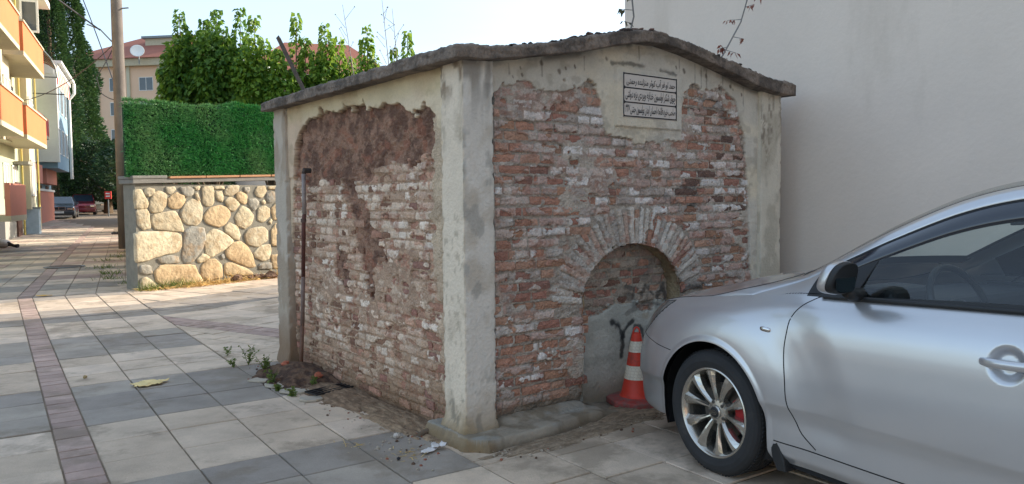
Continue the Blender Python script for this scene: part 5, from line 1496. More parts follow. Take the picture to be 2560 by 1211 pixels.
tree('bright_bush', 'bright yellow-green bush between the cypress and the parked cars', 'bush', (-35.3, 66, gz(66)), 5.6, 2.2, 4200, M_leafE, .32, rnd_, 36, .05)
tree('bright_bush', 'sunlit green bush above the roof of the white car', 'bush', (-37.6, 68, gz(68)), 5.0, 2.6, 4200, M_leafB, .32, rnd_, 37, .05)
# long hedge bank closing the street
r = np.random.default_rng(77); n = 16000
xs_ = -62 + 50 * r.random(n); zs_ = r.random(n) * 3.6 + gz(76); ys_ = 76 + 2.5 * r.random(n) + .8 * np.sin(xs_)
rt_ = tag(empty('street_end_hedge', (0, 0, 0)), 'long dark hedge closing the far end of the street', 'hedge')
MB().box(-62, -10, 77.5, 79, 0, 4.0).build('hedge_core', mat('hedge_core', L(30, 44, 30), .95), rt_)
leaf_cloud('hedge_leaves', np.stack([xs_, ys_, zs_], 1), np.stack([r.normal(0, .5, n), -np.ones(n), r.normal(0, .5, n)], 1), .5, .4, M_leafD, rt_, r)
# right side of the street behind the wall: garden trees
for i, (x, y, h, rd, lb_) in enumerate(((-13.8, 31, 3.6, 2.0, 'low green tree behind the stone wall, just right of the pole'), (-17.2, 40, 4.4, 2.4, 'dark green tree farther along the garden side of the street'))):
    tree('garden_tree', lb_, 'tree', (x, y, gz(y)), h, rd, 4000, M_leafD, .26, rnd_, 50 + i, .1, 'garden trees behind the wall')
# yellow arched canopy, red board, white board
can = tag(empty('arched_canopy', (-38.5, 68.5, gz(68.5))), 'yellow arched canopy at the end of the street', 'canopy')
mb = MB(); n = 14
for i in range(n):
    a0, a1 = math.pi * i / n, math.pi * (i + 1) / n
    P_ = lambda a, y, rr_: (2.6 + 2.6 * -math.cos(a) * rr_, y, 1.5 + 1.15 * math.sin(a) * rr_)
    mb.add([P_(a0, 0, 1), P_(a1, 0, 1), P_(a1, 3, 1), P_(a0, 3, 1), P_(a0, 0, .93), P_(a1, 0, .93), P_(a1, 3, .93), P_(a0, 3, .93)], [(0, 1, 2, 3), (7, 6, 5, 4), (0, 4, 5, 1), (3, 2, 6, 7)])
mb.build('vault', mat('canopy_yellow', L(190, 178, 110), .6), can)
mb = MB()
for x in (.05, 5.15):
    for y in (.1, 2.9): mb.tube([(x, y, 0), (x, y, 1.5)], .05)
mb.build('posts', M_met, can)
rb_ = tag(empty('red_sign', (-27.55, 52, gz(52))), 'small red notice board at the street end, left of the pole', 'sign')
MB().box(-.22, .22, -.03, .03, 1.2, 1.72).build('board', mat('red_board', L(206, 52, 40), .6), rb_)
MB().box(-.14, .14, -.034, -.031, 1.34, 1.42).build('white_bar', M_white, rb_); MB().box(-.14, .14, -.034, -.031, 1.52, 1.60).build('white_bar', M_white, rb_); MB().box(-.03, .03, -.02, .02, 0, 1.15).build('stand', M_met, rb_)
wb = tag(empty('white_board', (-19.1, 38.5, gz(38.5))), 'white horizontal board glimpsed between the pole and the stone wall', 'sign')
MB().box(-.45, .45, -.03, .03, 1.3, 1.58).build('board', M_white, wb); MB().box(-.04, .04, -.02, .02, 0, 1.3).build('stand', M_met, wb)
# ------------------------------------------------------------------ silver hatchback
def car_paint(name, col, rough=.28, metal=.75, flake=.03):
    m = mat(name, col, rough, metal=metal, var=flake, vs=3, coat=1.0)
    return m
M_silver = car_paint('silver_paint', L(196, 196, 198), .30, .66)
M_blk = mat('black_plastic', L(30, 31, 33), .55, var=.1)
M_gap = mat('panel_gap', L(22, 22, 24), .9, var=0)
M_rubr = mat('tyre_rubber', L(44, 44, 45), .85, var=.2, vs=12, bump=.1, bs=90, stain=(L(84, 78, 70), 5.0, .56, .5))
M_alloy = mat('alloy', L(196, 192, 184), .24, metal=.9, var=.05, vs=10)
M_disc = mat('brake_disc', L(96, 92, 88), .4, metal=.8)
M_calip = mat('red_caliper', L(176, 34, 38), .45)
M_cglass = glass_mat('car_window_glass', (.84, .90, .88), .02)
M_wsglass = glass_mat('windscreen_glass', (.86, .92, .90), .02)
M_visor = mat('smoked_visor', L(30, 34, 44), .12, var=0, spec=.9)
M_seat = mat('seat_fabric', L(170, 164, 152), .9, var=.1, vs=20)
M_dash = mat('dashboard_plastic', L(48, 50, 54), .75)
M_lens = glass_mat('headlamp_lens', (.80, .82, .82), .10)
M_chr = mat('chrome', L(210, 210, 210), .12, metal=1, var=0)
M_lamp = mat('headlamp_clear_cover', L(122, 122, 120), .16, metal=.35, var=.25, vs=30, coat=1.0)
M_lampb = mat('lamp_housing', L(150, 150, 150), .3, metal=.7, var=0)
CTH = math.radians(29); cdv = Vector((math.sin(CTH), -math.cos(CTH), 0)); cnv = Vector((math.cos(CTH), math.sin(CTH), 0))
CG = Vector((.99, 3.78, 0))
car = tag(empty('silver_hatchback', CG, math.atan2(cdv.y, cdv.x)), 'silver hatchback parked with its nose towards the fountain, filling the lower right', 'car')

def cat(xs, ys):
    """monotone-ish cubic through points"""
    xs, ys = np.array(xs, float), np.array(ys, float)
    d = np.diff(ys) / np.diff(xs); m = np.zeros(len(xs)); m[1:-1] = (d[:-1] + d[1:]) / 2; m[0], m[-1] = d[0], d[-1]
    for i in range(len(d)):
        if d[i] == 0: m[i] = m[i + 1] = 0
        else:
            a, b_ = m[i] / d[i], m[i + 1] / d[i]
            s = a * a + b_ * b_
            if s > 9: t = 3 / math.sqrt(s); m[i], m[i + 1] = t * a * d[i], t * b_ * d[i]
            if a < 0: m[i] = 0
            if b_ < 0: m[i + 1] = 0
    def f(x):
        x = np.clip(np.asarray(x, float), xs[0], xs[-1]); i = np.clip(np.searchsorted(xs, x) - 1, 0, len(xs) - 2)
        h = xs[i + 1] - xs[i]; t = (x - xs[i]) / h
        return (2 * t**3 - 3 * t**2 + 1) * ys[i] + (t**3 - 2 * t**2 + t) * h * m[i] + (-2 * t**3 + 3 * t**2) * ys[i + 1] + (t**3 - t**2) * h * m[i + 1]
    return f
# plan path of the widest contour, from front centre to rear centre
PATH = [(-.885, .895), (-.878, .72), (-.862, .50), (-.825, .30), (-.745, .155), (-.62, .068), (-.45, .020), (-.25, .006), (0, 0), (.4, 0), (1.2, 0), (2.2, 0), (2.65, 0), (2.95, .02), (3.15, .07), (3.27, .17), (3.34, .34), (3.375, .6), (3.38, .895)]
pp_ = np.array(PATH); sl_ = np.concatenate([[0], np.cumsum(np.hypot(*np.diff(pp_, axis=0).T))])
fU, fV = cat(sl_, pp_[:, 0]), cat(sl_, pp_[:, 1])
sd_ = np.linspace(0, sl_[-1], 4000); us_, vs_ = fU(sd_), fV(sd_)
def s_of_u(u): return float(np.interp(u, us_, sd_))
AR, AW, UR = .365, .315, 2.65
def wlow(u):
    u = np.asarray(u, float)
    base = np.interp(u, [-.9, -.6, -.37, .37, 2.28, 3.02, 3.38], [.20, .20, .22, .19, .20, .24, .27])
    for c in (0, UR):
        d = np.abs(u - c); base = np.where(d < AR, AW + np.sqrt(np.maximum(AR**2 - d**2, 0)), base)
    return base
wtop = cat([-.89, -.80, -.7, -.5, -.3, 0, .2, .45, .73, 1.42, 2.2, 2.8, 3.1, 3.38], [.70, .73, .775, .83, .865, .905, .93, .955, .967, .995, 1.02, 1.04, 1.05, 1.05])
hin = cat([0, .05, .10, .18, .26, .31, .36, .5, .66, .77, .84, .90, .95, 1.0], [.060, .034, .028, .026, .024, .016, .003, 0, .006, .014, .024, .040, .062, .098])
def side_pt(s, w):
    """outer skin of the left side at path length s and height w"""
    u0, v0 = fU(s), fV(s)
    e = 1e-3
    du, dv = fU(np.minimum(s + e, sl_[-1])) - fU(np.maximum(s - e, 0)), fV(np.minimum(s + e, sl_[-1])) - fV(np.maximum(s - e, 0))
    l_ = np.hypot(du, dv) + 1e-12; nu, nv_ = -dv / l_, du / l_        # inward normal for this direction of travel
    wt = wtop(u0)
    h = np.clip((w - .19) / (wt - .19), 0, 1)
    ins = hin(h)
    # front bumper: nose sticks out lower down, hood edge leans back
    fr_ = sstep(-.45, -.8, u0)
    ins = ins + fr_ * (.06 * h**2.2 - .02 * np.sin(h * math.pi))
    # flared arches
    for c in (0, UR):
        d = np.hypot(u0 - c, w - AW)
        ins = ins - .016 * sstep(.60, .40, d) + .010 * sstep(.50, .66, d) * sstep(.86, .7, d) * sstep(.30, .44, w) - .006 * sstep(AR + .035, AR + .005, d)
    # handle cup
    d = np.hypot((u0 - 1.40) / 1.0, (w - .822))
    ins = ins + .020 * sstep(.072, .030, d)
    return np.stack([u0 + nu * ins, v0 + nv_ * ins, w * np.ones_like(u0)], -1)
# stations
st = list(np.linspace(0, s_of_u(-.42), 46)) + list(np.linspace(s_of_u(-.42), s_of_u(-.3655), 8)[1:]) + list(np.linspace(s_of_u(-.3645), s_of_u(-.30), 14)) + list(np.linspace(s_of_u(-.30), s_of_u(.30), 44)[1:]) + list(np.linspace(s_of_u(.30), s_of_u(.3645), 14)[1:]) + \
     list(np.linspace(s_of_u(.3655), s_of_u(.42), 6)) + list(np.linspace(s_of_u(.42), s_of_u(.70), 34)[1:]) + list(np.linspace(s_of_u(.70), s_of_u(1.30), 40)[1:]) + list(np.linspace(s_of_u(1.30), s_of_u(1.50), 34)[1:]) + list(np.linspace(s_of_u(1.5), s_of_u(2.2845), 34)[1:]) + \
     list(np.linspace(s_of_u(2.2855), s_of_u(3.0145), 40)) + list(np.linspace(s_of_u(3.0155), sl_[-1], 34))
st = np.array(st); nrow = 112
U0 = fU(st)
tau = np.linspace(0, 1, nrow)
Wg = wlow(U0)[:, None] + (wtop(U0) - wlow(U0))[:, None] * tau[None]
Sg = np.repeat(st[:, None], nrow, 1)
SK = side_pt(Sg, Wg)                               # (ns, nrow, 3)
def grid_normals(G):
    du = np.gradient(G, axis=0); dv = np.gradient(G, axis=1)
    n = np.cross(du, dv); n /= np.linalg.norm(n, axis=-1)[..., None] + 1e-12
    return n
def grid_parts(G, fmask_fn, parts, parent, mirror=True, flip=False, lip=None):
    """G (a,b,3) quad grid; parts: list of (name, material, boolean face mask (a-1,b-1)); normals shared over cuts"""
    na_, nb__ = G.shape[:2]; N = grid_normals(G) if fmask_fn is None else fmask_fn
    idx = np.arange(na_ * nb__).reshape(na_, nb__)
    Fq = np.stack([idx[:-1, :-1], idx[1:, :-1], idx[1:, 1:], idx[:-1, 1:]], -1)
    outs = []
    for nm, mt, msk, lab in parts:
        f = Fq[msk]
        if not len(f): continue
        u_, inv = np.unique(f, return_inverse=True); f = inv.reshape(-1, 4)
        V = G.reshape(-1, 3)[u_]; Nn = N.reshape(-1, 3)[u_]
        for mir in ((0, 1) if mirror else (0,)):
            V2, N2, f2 = V.copy(), Nn.copy(), f
            if mir: V2[:, 1] = 1.79 - V2[:, 1]; N2[:, 1] *= -1; f2 = f[:, ::-1]
            if flip: f2 = f2[:, ::-1]; N2 = -N2
            if mir: N2 = N2 * -1 if False else N2
            o = mesh_obj(nm, V2, np.ascontiguousarray(f2), mt, parent, smooth=True)
            # make face direction agree with the stored normals
            p = o.data.polygons[len(o.data.polygons) // 2]
            gn = N2[list(p.vertices)].mean(0)
            if Vector(gn).dot(p.normal) < 0: N2 = -N2
            o.data.normals_split_custom_set_from_vertices([tuple(x) for x in N2])
            outs.append(o)
    return outs
Uc = (U0[:-1] + U0[1:]) / 2; Sc = (st[:-1] + st[1:]) / 2
Wc = (Wg[:-1, :-1] + Wg[1:, :-1] + Wg[1:, 1:] + Wg[:-1, 1:]) / 4
UU = np.repeat(Uc[:, None], nrow - 1, 1); SS = np.repeat(Sc[:, None], nrow - 1, 1)
SEAMW = [.19, .27, .30, .35, .40, .48, .58, .73, .80, .86, .92, .965]
SEAMU = [.70, .66, .62, .55, .52, .485, .47, .45, .455, .465, .51, .58]
seam = np.interp(Wc, SEAMW, SEAMU)
# headlamp outline in (u,w)
def in_head(u, w):
    top = np.interp(u, [-.95, -.80, -.62, -.38], [.70, .755, .805, .842]); bot = np.interp(u, [-.95, -.80, -.66, -.56, -.38], [.62, .60, .625, .69, .835])
    return (w < top) & (w > bot) & (u < -.38)
VV = np.repeat(((fV(st)[:-1] + fV(st)[1:]) / 2)[:, None], nrow - 1, 1)
head = in_head(UU, Wc) & (VV < .46)
bump_ = (UU < -.27) & (Wc < np.interp(UU, [-.9, -.66, -.55, -.29], [.74, .62, .61, .585])) & ~head
grille = (VV > .40) & (Wc > .30) & (Wc < .48) & (UU < -.7) | (VV > .55) & (Wc > .60) & (Wc < .67) & (UU < -.7)
bump_ |= (UU < -.74) & ~head
bump_ &= ~grille
sill = (Wc < .285) & (UU > .30) & (UU < 2.4)
seam2 = np.interp(Wc, [.2, .5, 1.0], [1.60, 1.56, 1.62]); seam3 = np.interp(Wc, [.2, .45, .7, 1.05], [2.28, 2.28, 2.5, 2.62])
door1 = (UU > seam) & (UU < seam2) & ~sill; door2 = (UU >= seam2) & (UU < seam3) & ~sill
rear = (UU >= 2.6) & (UU > 3.2)
fend = (UU <= seam) & ~bump_ & ~head & ~grille & ~sill
quarter = (UU >= seam3) & ~sill & ~(UU > 3.15); rbump = (UU > 3.15) & ~sill
e1_ = 2e-3
SKN = np.cross(side_pt(np.clip(Sg + e1_, 0, sl_[-1]), Wg) - side_pt(np.clip(Sg - e1_, 0, sl_[-1]), Wg), side_pt(Sg, np.minimum(Wg + e1_, wtop(fU(Sg)))) - side_pt(Sg, Wg - e1_))
SKN /= np.linalg.norm(SKN, axis=-1)[..., None] + 1e-12
gp = grid_parts(SK, SKN, [('front_door', M_silver, door1, None), ('rear_door', M_silver, door2, None), ('front_wing', M_silver, fend, None), ('front_bumper', M_silver, bump_, None),
    ('sill', M_silver, sill, None), ('rear_quarter', M_silver, quarter, None), ('rear_bumper', M_silver, rbump, None), ('lower_grille', M_blk, grille, None)], car)
fdoor = gp[0]
gl = grid_parts(SK, SKN, [('headlight', M_lamp, head, None)], car)
# lamp bowl behind the lens
SKi = SK.copy(); Nn_ = grid_normals(SK); sgn = np.sign((Nn_[..., 1]).mean()); 
inw = side_pt(Sg, Wg); e_ = np.stack([(0 * U0)[:, None] + .03 * (U0 < -.3)[:, None] * np.ones((1, nrow)), .03 * np.ones_like(Wg), 0 * Wg], -1)
SKi = SK + e_
for h_ in gl:
    pass
def on_skin(u, w, out=.0):
    s = s_of_u(u); p = side_pt(np.array([s]), np.array([w]))[0]
    e = 2e-3
    a = side_pt(np.array([s + e]), np.array([w]))[0] - side_pt(np.array([s - e]), np.array([w]))[0]
    b_ = side_pt(np.array([s]), np.array([w + e]))[0] - side_pt(np.array([s]), np.array([w - e]))[0]
    n = np.cross(a, b_); n /= np.linalg.norm(n) + 1e-12
    if n[1] > 0 and abs(n[1]) > .05: n = -n
    if abs(n[1]) <= .05 and n[0] > 0 and u < 0: n = -n
    return Vector(p) + Vector(n) * out, Vector(n)
def gap(pts, name='panel_gap', r=.0032, parent=car, mir=True, m=M_gap):
    P_ = []
    for (a, b_) in zip(pts[:-1], pts[1:]):
        k_ = max(2, int(math.hypot(a[0] - b_[0], a[1] - b_[1]) / .02))
        for i in range(k_): P_.append((a[0] + (b_[0] - a[0]) * i / k_, a[1] + (b_[1] - a[1]) * i / k_))
    P_.append(pts[-1])
    Q = [on_skin(u, w, -.0012)[0] for u, w in P_]
    mb = MB(); mb.tube(Q, r, 6); o = mb.build(name, m, parent)
    if mir: MB().tube([Vector((q.x, 1.79 - q.y, q.z)) for q in Q], r, 6).build(name, m, parent)
    return o
_sm = cat(SEAMW[2:], SEAMU[2:]); gap([(float(_sm(w_)), float(w_)) for w_ in np.linspace(.30, .965, 40)])
gap([(seam2_, w_) for seam2_, w_ in ((1.60, .285), (1.575, .4), (1.56, .5), (1.58, .7), (1.61, .98))])
gap([(2.27, .30), (2.29, .45), (2.5, .7), (2.6, .95)])
gap([(.40, .287), (.8, .285), (1.6, .285), (2.28, .287)])
gap([(-.29, .59), (-.42, .60), (-.56, .612), (-.66, .625)], r=.0026)
gap([(-.38, .842), (-.56, .69), (-.66, .625)], r=.003); gap([(-.38, .842), (-.62, .805), (-.80, .755)], r=.0028)

# top skin : hood, screen, roof, tailgate.  edge curve / centre curve pairs
def skin_top(u): 
    p = side_pt(np.array([s_of_u(u)]), np.array([float(wtop(u))]))[0]; return tuple(p)
PAIRS = [((-.80,), (-.86, .665)), ((-.66,), (-.83, .72)), ((-.48,), (-.70, .80)), ((-.30,), (-.50, .868)), ((-.10,), (-.28, .93)),
         ((.10, .120, .945), (-.10, .975)), ((.26, .185, .990), (.03, 1.005)), ((.385, .235, 1.035), (.12, 1.025)),
         ((.52, .252, 1.105), (.27, 1.105)), ((.66, .262, 1.180), (.42, 1.195)), ((.84, .272, 1.270), (.62, 1.300)), ((1.09, .285, 1.375), (.88, 1.405)), ((1.32, .298, 1.432), (1.14, 1.462)),
         ((1.60, .305, 1.458), (1.5, 1.487)), ((2.0, .31, 1.462), (2.0, 1.492)), ((2.5, .315, 1.435), (2.6, 1.468)), ((2.9, .32, 1.385), (3.02, 1.42)), ((3.10, .31, 1.30), (3.16, 1.33)), ((3.28, .24, 1.10), (3.35, 1.08)), ((3.36, .3, 1.03), (3.40, 1.03))]
E0, C0 = [], []
E0 = [skin_top(p[0][0]) if len(p[0]) == 1 else p[0] for p in PAIRS]; C0 = [(p[1][0], .895, p[1][1]) for p in PAIRS]
E0, C0 = np.array(E0, float), np.array(C0, float)
E0[0] = (-.80 + .05, E0[0][1] + .02, .712)
kk = np.arange(len(PAIRS))
ks = np.linspace(0, len(PAIRS) - 1, 400)
Ec = np.stack([cat(kk, E0[:, i])(ks) for i in range(3)], -1); Cc = np.stack([cat(kk, C0[:, i])(ks) for i in range(3)], -1)
nt_ = 40; tq = np.linspace(0, 1, nt_) ** 1.3
TP = np.zeros((len(ks), nt_, 3))
flat = np.interp(ks, [0, 4, 7, 8, 13, 20], [1.0, 1.0, 1.0, .9, 1.0, 1.0])
for j, t in enumerate(tq):
    g = math.sin(t * math.pi / 2)
    TP[:, j, 0] = Ec[:, 0] + (Cc[:, 0] - Ec[:, 0]) * (1 - (1 - t) ** 1.8)
    TP[:, j, 1] = Ec[:, 1] + (Cc[:, 1] - Ec[:, 1]) * t
    crown = np.interp(ks, [0, 2, 5, 7, 9, 13, 20], [.0, .012, .022, .006, .008, .016, .01]) * (math.sin(math.pi * min(1, t * 1.0)) ** .8)
    TP[:, j, 2] = Ec[:, 2] + (Cc[:, 2] - Ec[:, 2]) * g + crown
# soft crease along the hood
cre = np.interp(ks, [0, 1.5, 5, 7], [.0, .006, .007, .0], right=0)
for j, t in enumerate(tq):
    TP[:, j, 2] += cre * math.exp(-((t - .32) / .09) ** 2)
kc = (ks[:-1] + ks[1:]) / 2; KK = np.repeat(kc[:, None], nt_ - 1, 1); TT = np.repeat(((tq[:-1] + tq[1:]) / 2)[None], len(ks) - 1, 0)
hood = (KK < 6.85); cowl = (KK >= 6.85) & (KK < 7.35) & (TT > .03); a_pil = (KK >= 6.85) & (KK < 12.4) & (TT <= .075) & ~cowl
wsf = (KK >= 7.35) & (KK < 12.4) & (TT > .075) & ((TT < .115) | (KK > 12.1) | (KK < 7.55)); wsg = (KK >= 7.55) & (KK <= 12.1) & (TT >= .115)
roof_ = (KK >= 12.4) & (KK < 16.2); tg = (KK >= 16.2) & ((TT < .12) | (KK < 16.5) | (KK > 18)); tgg = (KK >= 16.5) & (KK <= 18) & (TT >= .12)
grid_parts(TP, None, [('hood', M_silver, hood, None), ('wiper_cowl', M_blk, cowl, None), ('windscreen_pillar', M_silver, a_pil, None), ('windscreen_surround', M_blk, wsf, None),
    ('windscreen', M_wsglass, wsg, None), ('roof', M_silver, roof_, None), ('tailgate', M_silver, tg, None), ('rear_window', M_cglass, tgg, None)], car)
# hood shut line running up to the screen corner
def top_pt(k_, t_):
    i = np.interp(k_, ks, np.arange(len(ks))); j = np.interp(t_, tq, np.arange(nt_))
    i0, j0 = int(i), int(j); i1, j1 = min(i0 + 1, len(ks) - 1), min(j0 + 1, nt_ - 1); fi, fj = i - i0, j - j0
    return Vector(TP[i0, j0] * (1 - fi) * (1 - fj) + TP[i1, j0] * fi * (1 - fj) + TP[i0, j1] * (1 - fi) * fj + TP[i1, j1] * fi * fj)
mb = MB()
hl = [(1.2, .012), (2, .012), (3, .012), (4, .012), (4.8, .012), (5.4, .02), (6.0, .05), (6.5, .11), (6.85, .20)]
Q = []
for (a, b_) in zip(hl[:-1], hl[1:]):
    for i in range(6): Q.append(top_pt(a[0] + (b_[0] - a[0]) * i / 6, a[1] + (b_[1] - a[1]) * i / 6) + Vector((0, 0, -.0008)))
mb.tube(Q, .003, 6); mb.build('panel_gap', M_gap, car); MB().tube([Vector((q.x, 1.79 - q.y, q.z)) for q in Q], .003, 6).build('panel_gap', M_gap, car)

# greenhouse side between belt and rail
E_of = [Ec[:, i] for i in range(3)]
ke = ks[(ks >= 4)]; us_e = Ec[ks >= 4, 0]
gu = np.concatenate([np.linspace(-.09, .55, 40), np.linspace(.55, .90, 50)[1:], np.linspace(.90, 3.24, 120)[1:]])
def rail(u): return np.stack([u, np.interp(u, us_e, Ec[ks >= 4, 1]), np.interp(u, us_e, Ec[ks >= 4, 2])], -1)
def belt(u):
    u = np.asarray(u); s = np.interp(u, us_[sd_ > s_of_u(-.9)], sd_[sd_ > s_of_u(-.9)])
    p = side_pt(s, wtop(u)); p[..., 0] = u; return p
Rp, Bp = rail(gu), belt(gu)
Ln = np.linalg.norm(Rp - Bp, axis=1)
Dr = np.array([0, .006, .014, .024, .036, .048, .0525, .057, .075, .095, .115, .130, .1345, .1395])   # distances below the rail
nlow = 12
rows_ = []
for d in Dr: rows_.append(np.clip(1 - d / np.maximum(Ln, 1e-4), 0, 1))
last = rows_[-1]
for i in range(1, nlow + 1):
    rows_.append(np.maximum(last * (1 - i / nlow), np.minimum(last, .018 / np.maximum(Ln, .02)) * (1 if i < nlow else 0)) if i >= nlow - 1 else last * (1 - i / nlow))
TQ = np.stack(rows_, 1)                           # 1 at rail, 0 at belt
GS = Bp[:, None] * (1 - TQ[..., None]) + Rp[:, None] * TQ[..., None]
bulge = np.sin(np.pi * TQ) * .018 * np.minimum(1, Ln / .3)[:, None]
GS[..., 1] -= bulge
# rounded rail : pull the top rows out a little, raise the visor
GS[:, 1:6, 1] -= np.array([.006, .010, .011, .010, .006])[None] * np.minimum(1, Ln / .15)[:, None]
GS[:, 8:12, 1] -= np.array([.008, .012, .012, .006])[None] * ((gu > .60) & (gu < 2.5))[:, None]
ug = (gu[:-1] + gu[1:]) / 2; UG = np.repeat(ug[:, None], len(rows_) - 1, 1); RI = np.repeat(np.arange(len(rows_) - 1)[None], len(gu) - 1, 0)
Zc = (GS[:-1, :-1, 2] + GS[1:, 1:, 2]) / 2
bodyp = (RI < 5) | (UG < .50) | ((UG > 2.62)) 
BPIL = (UG > 1.53) & (UG < 1.64)
sail = (UG >= .50) & (UG < np.interp(Zc, [.96, 1.17], [.74, .80]))
vis = (RI >= 7) & (RI < 12) & (UG > .66) & (UG < 2.55) & ~BPIL & ~bodyp
frm = ((RI >= 5) & (RI < 7) | (RI == 12) | (RI == len(rows_) - 2) | BPIL | sail | (UG > 2.55)) & ~bodyp & ~vis
glassm = ~bodyp & ~vis & ~frm
g1 = glassm & (UG < 1.58); g2 = glassm & (UG >= 1.58)
outs = grid_parts(GS, None, [('roof_rail', M_silver, bodyp, None), ('window_surround', M_blk, frm, None), ('wind_deflector', M_visor, vis, None), ('front_side_window', M_cglass, g1, None), ('rear_side_window', M_cglass, g2, None)], car)
b = MB(); _g = lambda u, f: (belt(np.array([u]))[0] * (1 - f) + rail(np.array([u]))[0] * f)
for far in (0, 1):
    q = [_g(.58, .02), _g(.75, .02), _g(.80, .58), _g(.76, .60), _g(.66, .5), _g(.60, .25)]
    q = [Vector((p[0], (p[1] - .021) if not far else 1.79 - p[1] + .021, p[2])) for p in q]
    b = MB(); b.prism(q, (0, .018 if not far else -.018, 0)); b.build('mirror_triangle', M_blk, car, bevel=.003)
# belt seal
mb = MB()
for mir in (0, 1):
    q = []
    for u in np.linspace(.60, 2.6, 60):
        p = belt(np.array([u]))[0]; q.append(Vector((p[0], p[1] - .004 if not mir else 1.794 - p[1], p[2] + .004)))
    mb.tube(q, .011, 6)
mb.build('window_seal', M_blk, car, smooth=True)

# wheels ------------------------------------------------------
def wheel(u, far):
    wr = empty('wheel', (u, 0 if not far else 1.79, .317), 0 if not far else math.pi); wr.parent = car
    Mx = basis((0, .012, 0), (1, 0, 0), (0, 0, 1), (0, 1, 0))          # local z -> inboard (+v)
    R = .317
    prof = [(.222, .020), (.228, .004), (.236, -.002), (.262, -.010), (.284, -.006), (.300, .004), (.309, .016), (.3135, .030), (.3165, .05)]
    for g_ in (.062, .098, .134):
        prof += [(R, g_ - .012), (R, g_ - .004), (R - .007, g_ - .003), (R - .007, g_ + .003), (R, g_ + .004)]
    prof += [(R, .15), (.3135, .168), (.309, .182), (.296, .196), (.262, .206), (.228, .196), (.222, .180)]
    b = MB(); b.lathe(prof, 72, Mx)
    # tread sipes
    for i in range(90):
        a = 2 * math.pi * i / 90
        M2 = Mx @ Matrix.Rotation(a, 4, 'Z')
        b.box(R - .004, R + .0012, -.0045, .0045, .022, .046, M2); b.box(R - .004, R + .0012, -.0045, .0045, .152, .176, M2)
    b.build('tyre', M_rubr, wr, smooth=False)
    b = MB(); b.lathe([(.228, .004), (.224, .000), (.219, .001), (.214, .010), (.206, .022), (.200, .06), (.196, .12), (.198, .17), (.215, .19), (.22, .19)], 64, Mx)
    rim = b.build('rim', M_alloy, wr, smooth=True)
    # ten spokes in five pairs
    b = MB()
    for p_ in range(5):
        for sgn_ in (-1, 1):
            a0 = 2 * math.pi * p_ / 5 + math.radians(8)
            a_in = a0 + sgn_ * math.radians(13); a_out = a0 + sgn_ * math.radians(20)
            def pt(r_, a, z): return Mx @ Vector((r_ * math.cos(a), r_ * math.sin(a), z))
            w_in, w_out = math.radians(9.5), math.radians(8.2)
            rr_ = [.040, .075, .115, .155, .190, .212]
            V, Fc = [], []
            for i, r_ in enumerate(rr_):
                f = i / 5; ac = a_in + (a_out - a_in) * f
                hw = (math.radians(20) * .040 / r_ * .62) * (1 - f) + math.radians(9.2) * f + .015
                zf = .040 - .030 * f + .012 * math.sin(f * math.pi) * -1
                inner = sgn_
                V += [pt(r_, ac - hw * 1.0, zf + .014), pt(r_, ac - hw * (.55 if inner > 0 else .15), zf), pt(r_, ac + hw * (.15 if inner > 0 else .55), zf), pt(r_, ac + hw * 1.0, zf + .014), pt(r_, ac + hw * .9, zf + .05), pt(r_, ac - hw * .9, zf + .05)]
            for i in range(5):
                for k in range(6): Fc.append((i * 6 + k, i * 6 + (k + 1) % 6, (i + 1) * 6 + (k + 1) % 6, (i + 1) * 6 + k))
            sp = MB(); sp.add(V, Fc); sp.build('spoke', M_alloy, wr)
    b = MB(); b.lathe([(.001, .018), (.030, .020), (.034, .026), (.036, .032), (.060, .036), (.066, .05), (.066, .09), (.001, .09)], 32, Mx); b.build('hub', M_alloy, wr, smooth=False)
    cap = MB().lathe([(.001, .0150), (.020, .0155), (.0275, .0175), (.0295, .022)], 28, Mx).build('hub_cap', M_blk, wr, smooth=True)
    b = MB(); n = 28
    ring = []
    for i in range(n):
        a = 2 * math.pi * i / n; ring += [(.021 * math.cos(a), .0120, .012 * math.sin(a) + .0), (.0185 * math.cos(a), .0120, .0098 * math.sin(a))]
    b.add([(x, y + .0128, z) for x, y, z in ring], [(2 * i, (2 * i + 2) % (2 * n), (2 * i + 3) % (2 * n), 2 * i + 1) for i in range(n)])
    # letters of the badge
    def bar(x0, z0, x1, z1, t=.0014):
        d = Vector((x1 - x0, 0, z1 - z0)); nrm = Vector((-d.z, 0, d.x)).normalized() * t
        b.add([Vector((x0, .0247, z0)) - nrm, Vector((x1, .0247, z1)) - nrm, Vector((x1, .0247, z1)) + nrm, Vector((x0, .0247, z0)) + nrm], [(0, 1, 2, 3)])
    bar(-.012, -.005, -.012, .005); bar(-.011, 0, -.006, .005); bar(-.011, 0, -.006, -.005); bar(-.002, -.005, -.002, .005); bar(.002, -.005, .006, .005); bar(.006, .005, .010, -.005)
    b.build('badge', M_chr, wr)
    for i in range(5):
        a = 2 * math.pi * (i + .5) / 5 + math.radians(8)
        M2 = Mx @ Matrix.Translation((.052 * math.cos(a), .052 * math.sin(a), 0))
        MB().lathe([(.001, .030), (.008, .030), (.0095, .033), (.0095, .05)], 8, M2).build('wheel_nut', M_disc, wr)
    MB().lathe([(.07, .088), (.140, .088), (.140, .105), (.07, .105)], 40, Mx).build('brake_disc', M_disc, wr)
    b = MB()
    for i in range(6):
        a0, a1 = math.radians(-32 + i * 12), math.radians(-32 + (i + 1) * 12)
        P_ = [(.095, a0), (.150, a0), (.150, a1), (.095, a1)]
        b.prism([Mx @ Vector((r_ * math.cos(a), r_ * math.sin(a), .070)) for r_, a in P_], (0, .05, 0))
    b.build('brake_caliper', M_calip, wr)
    MB().lathe([(.195, .11), (.001, .11)], 40, Mx).build('backing_plate', M_gap, wr)
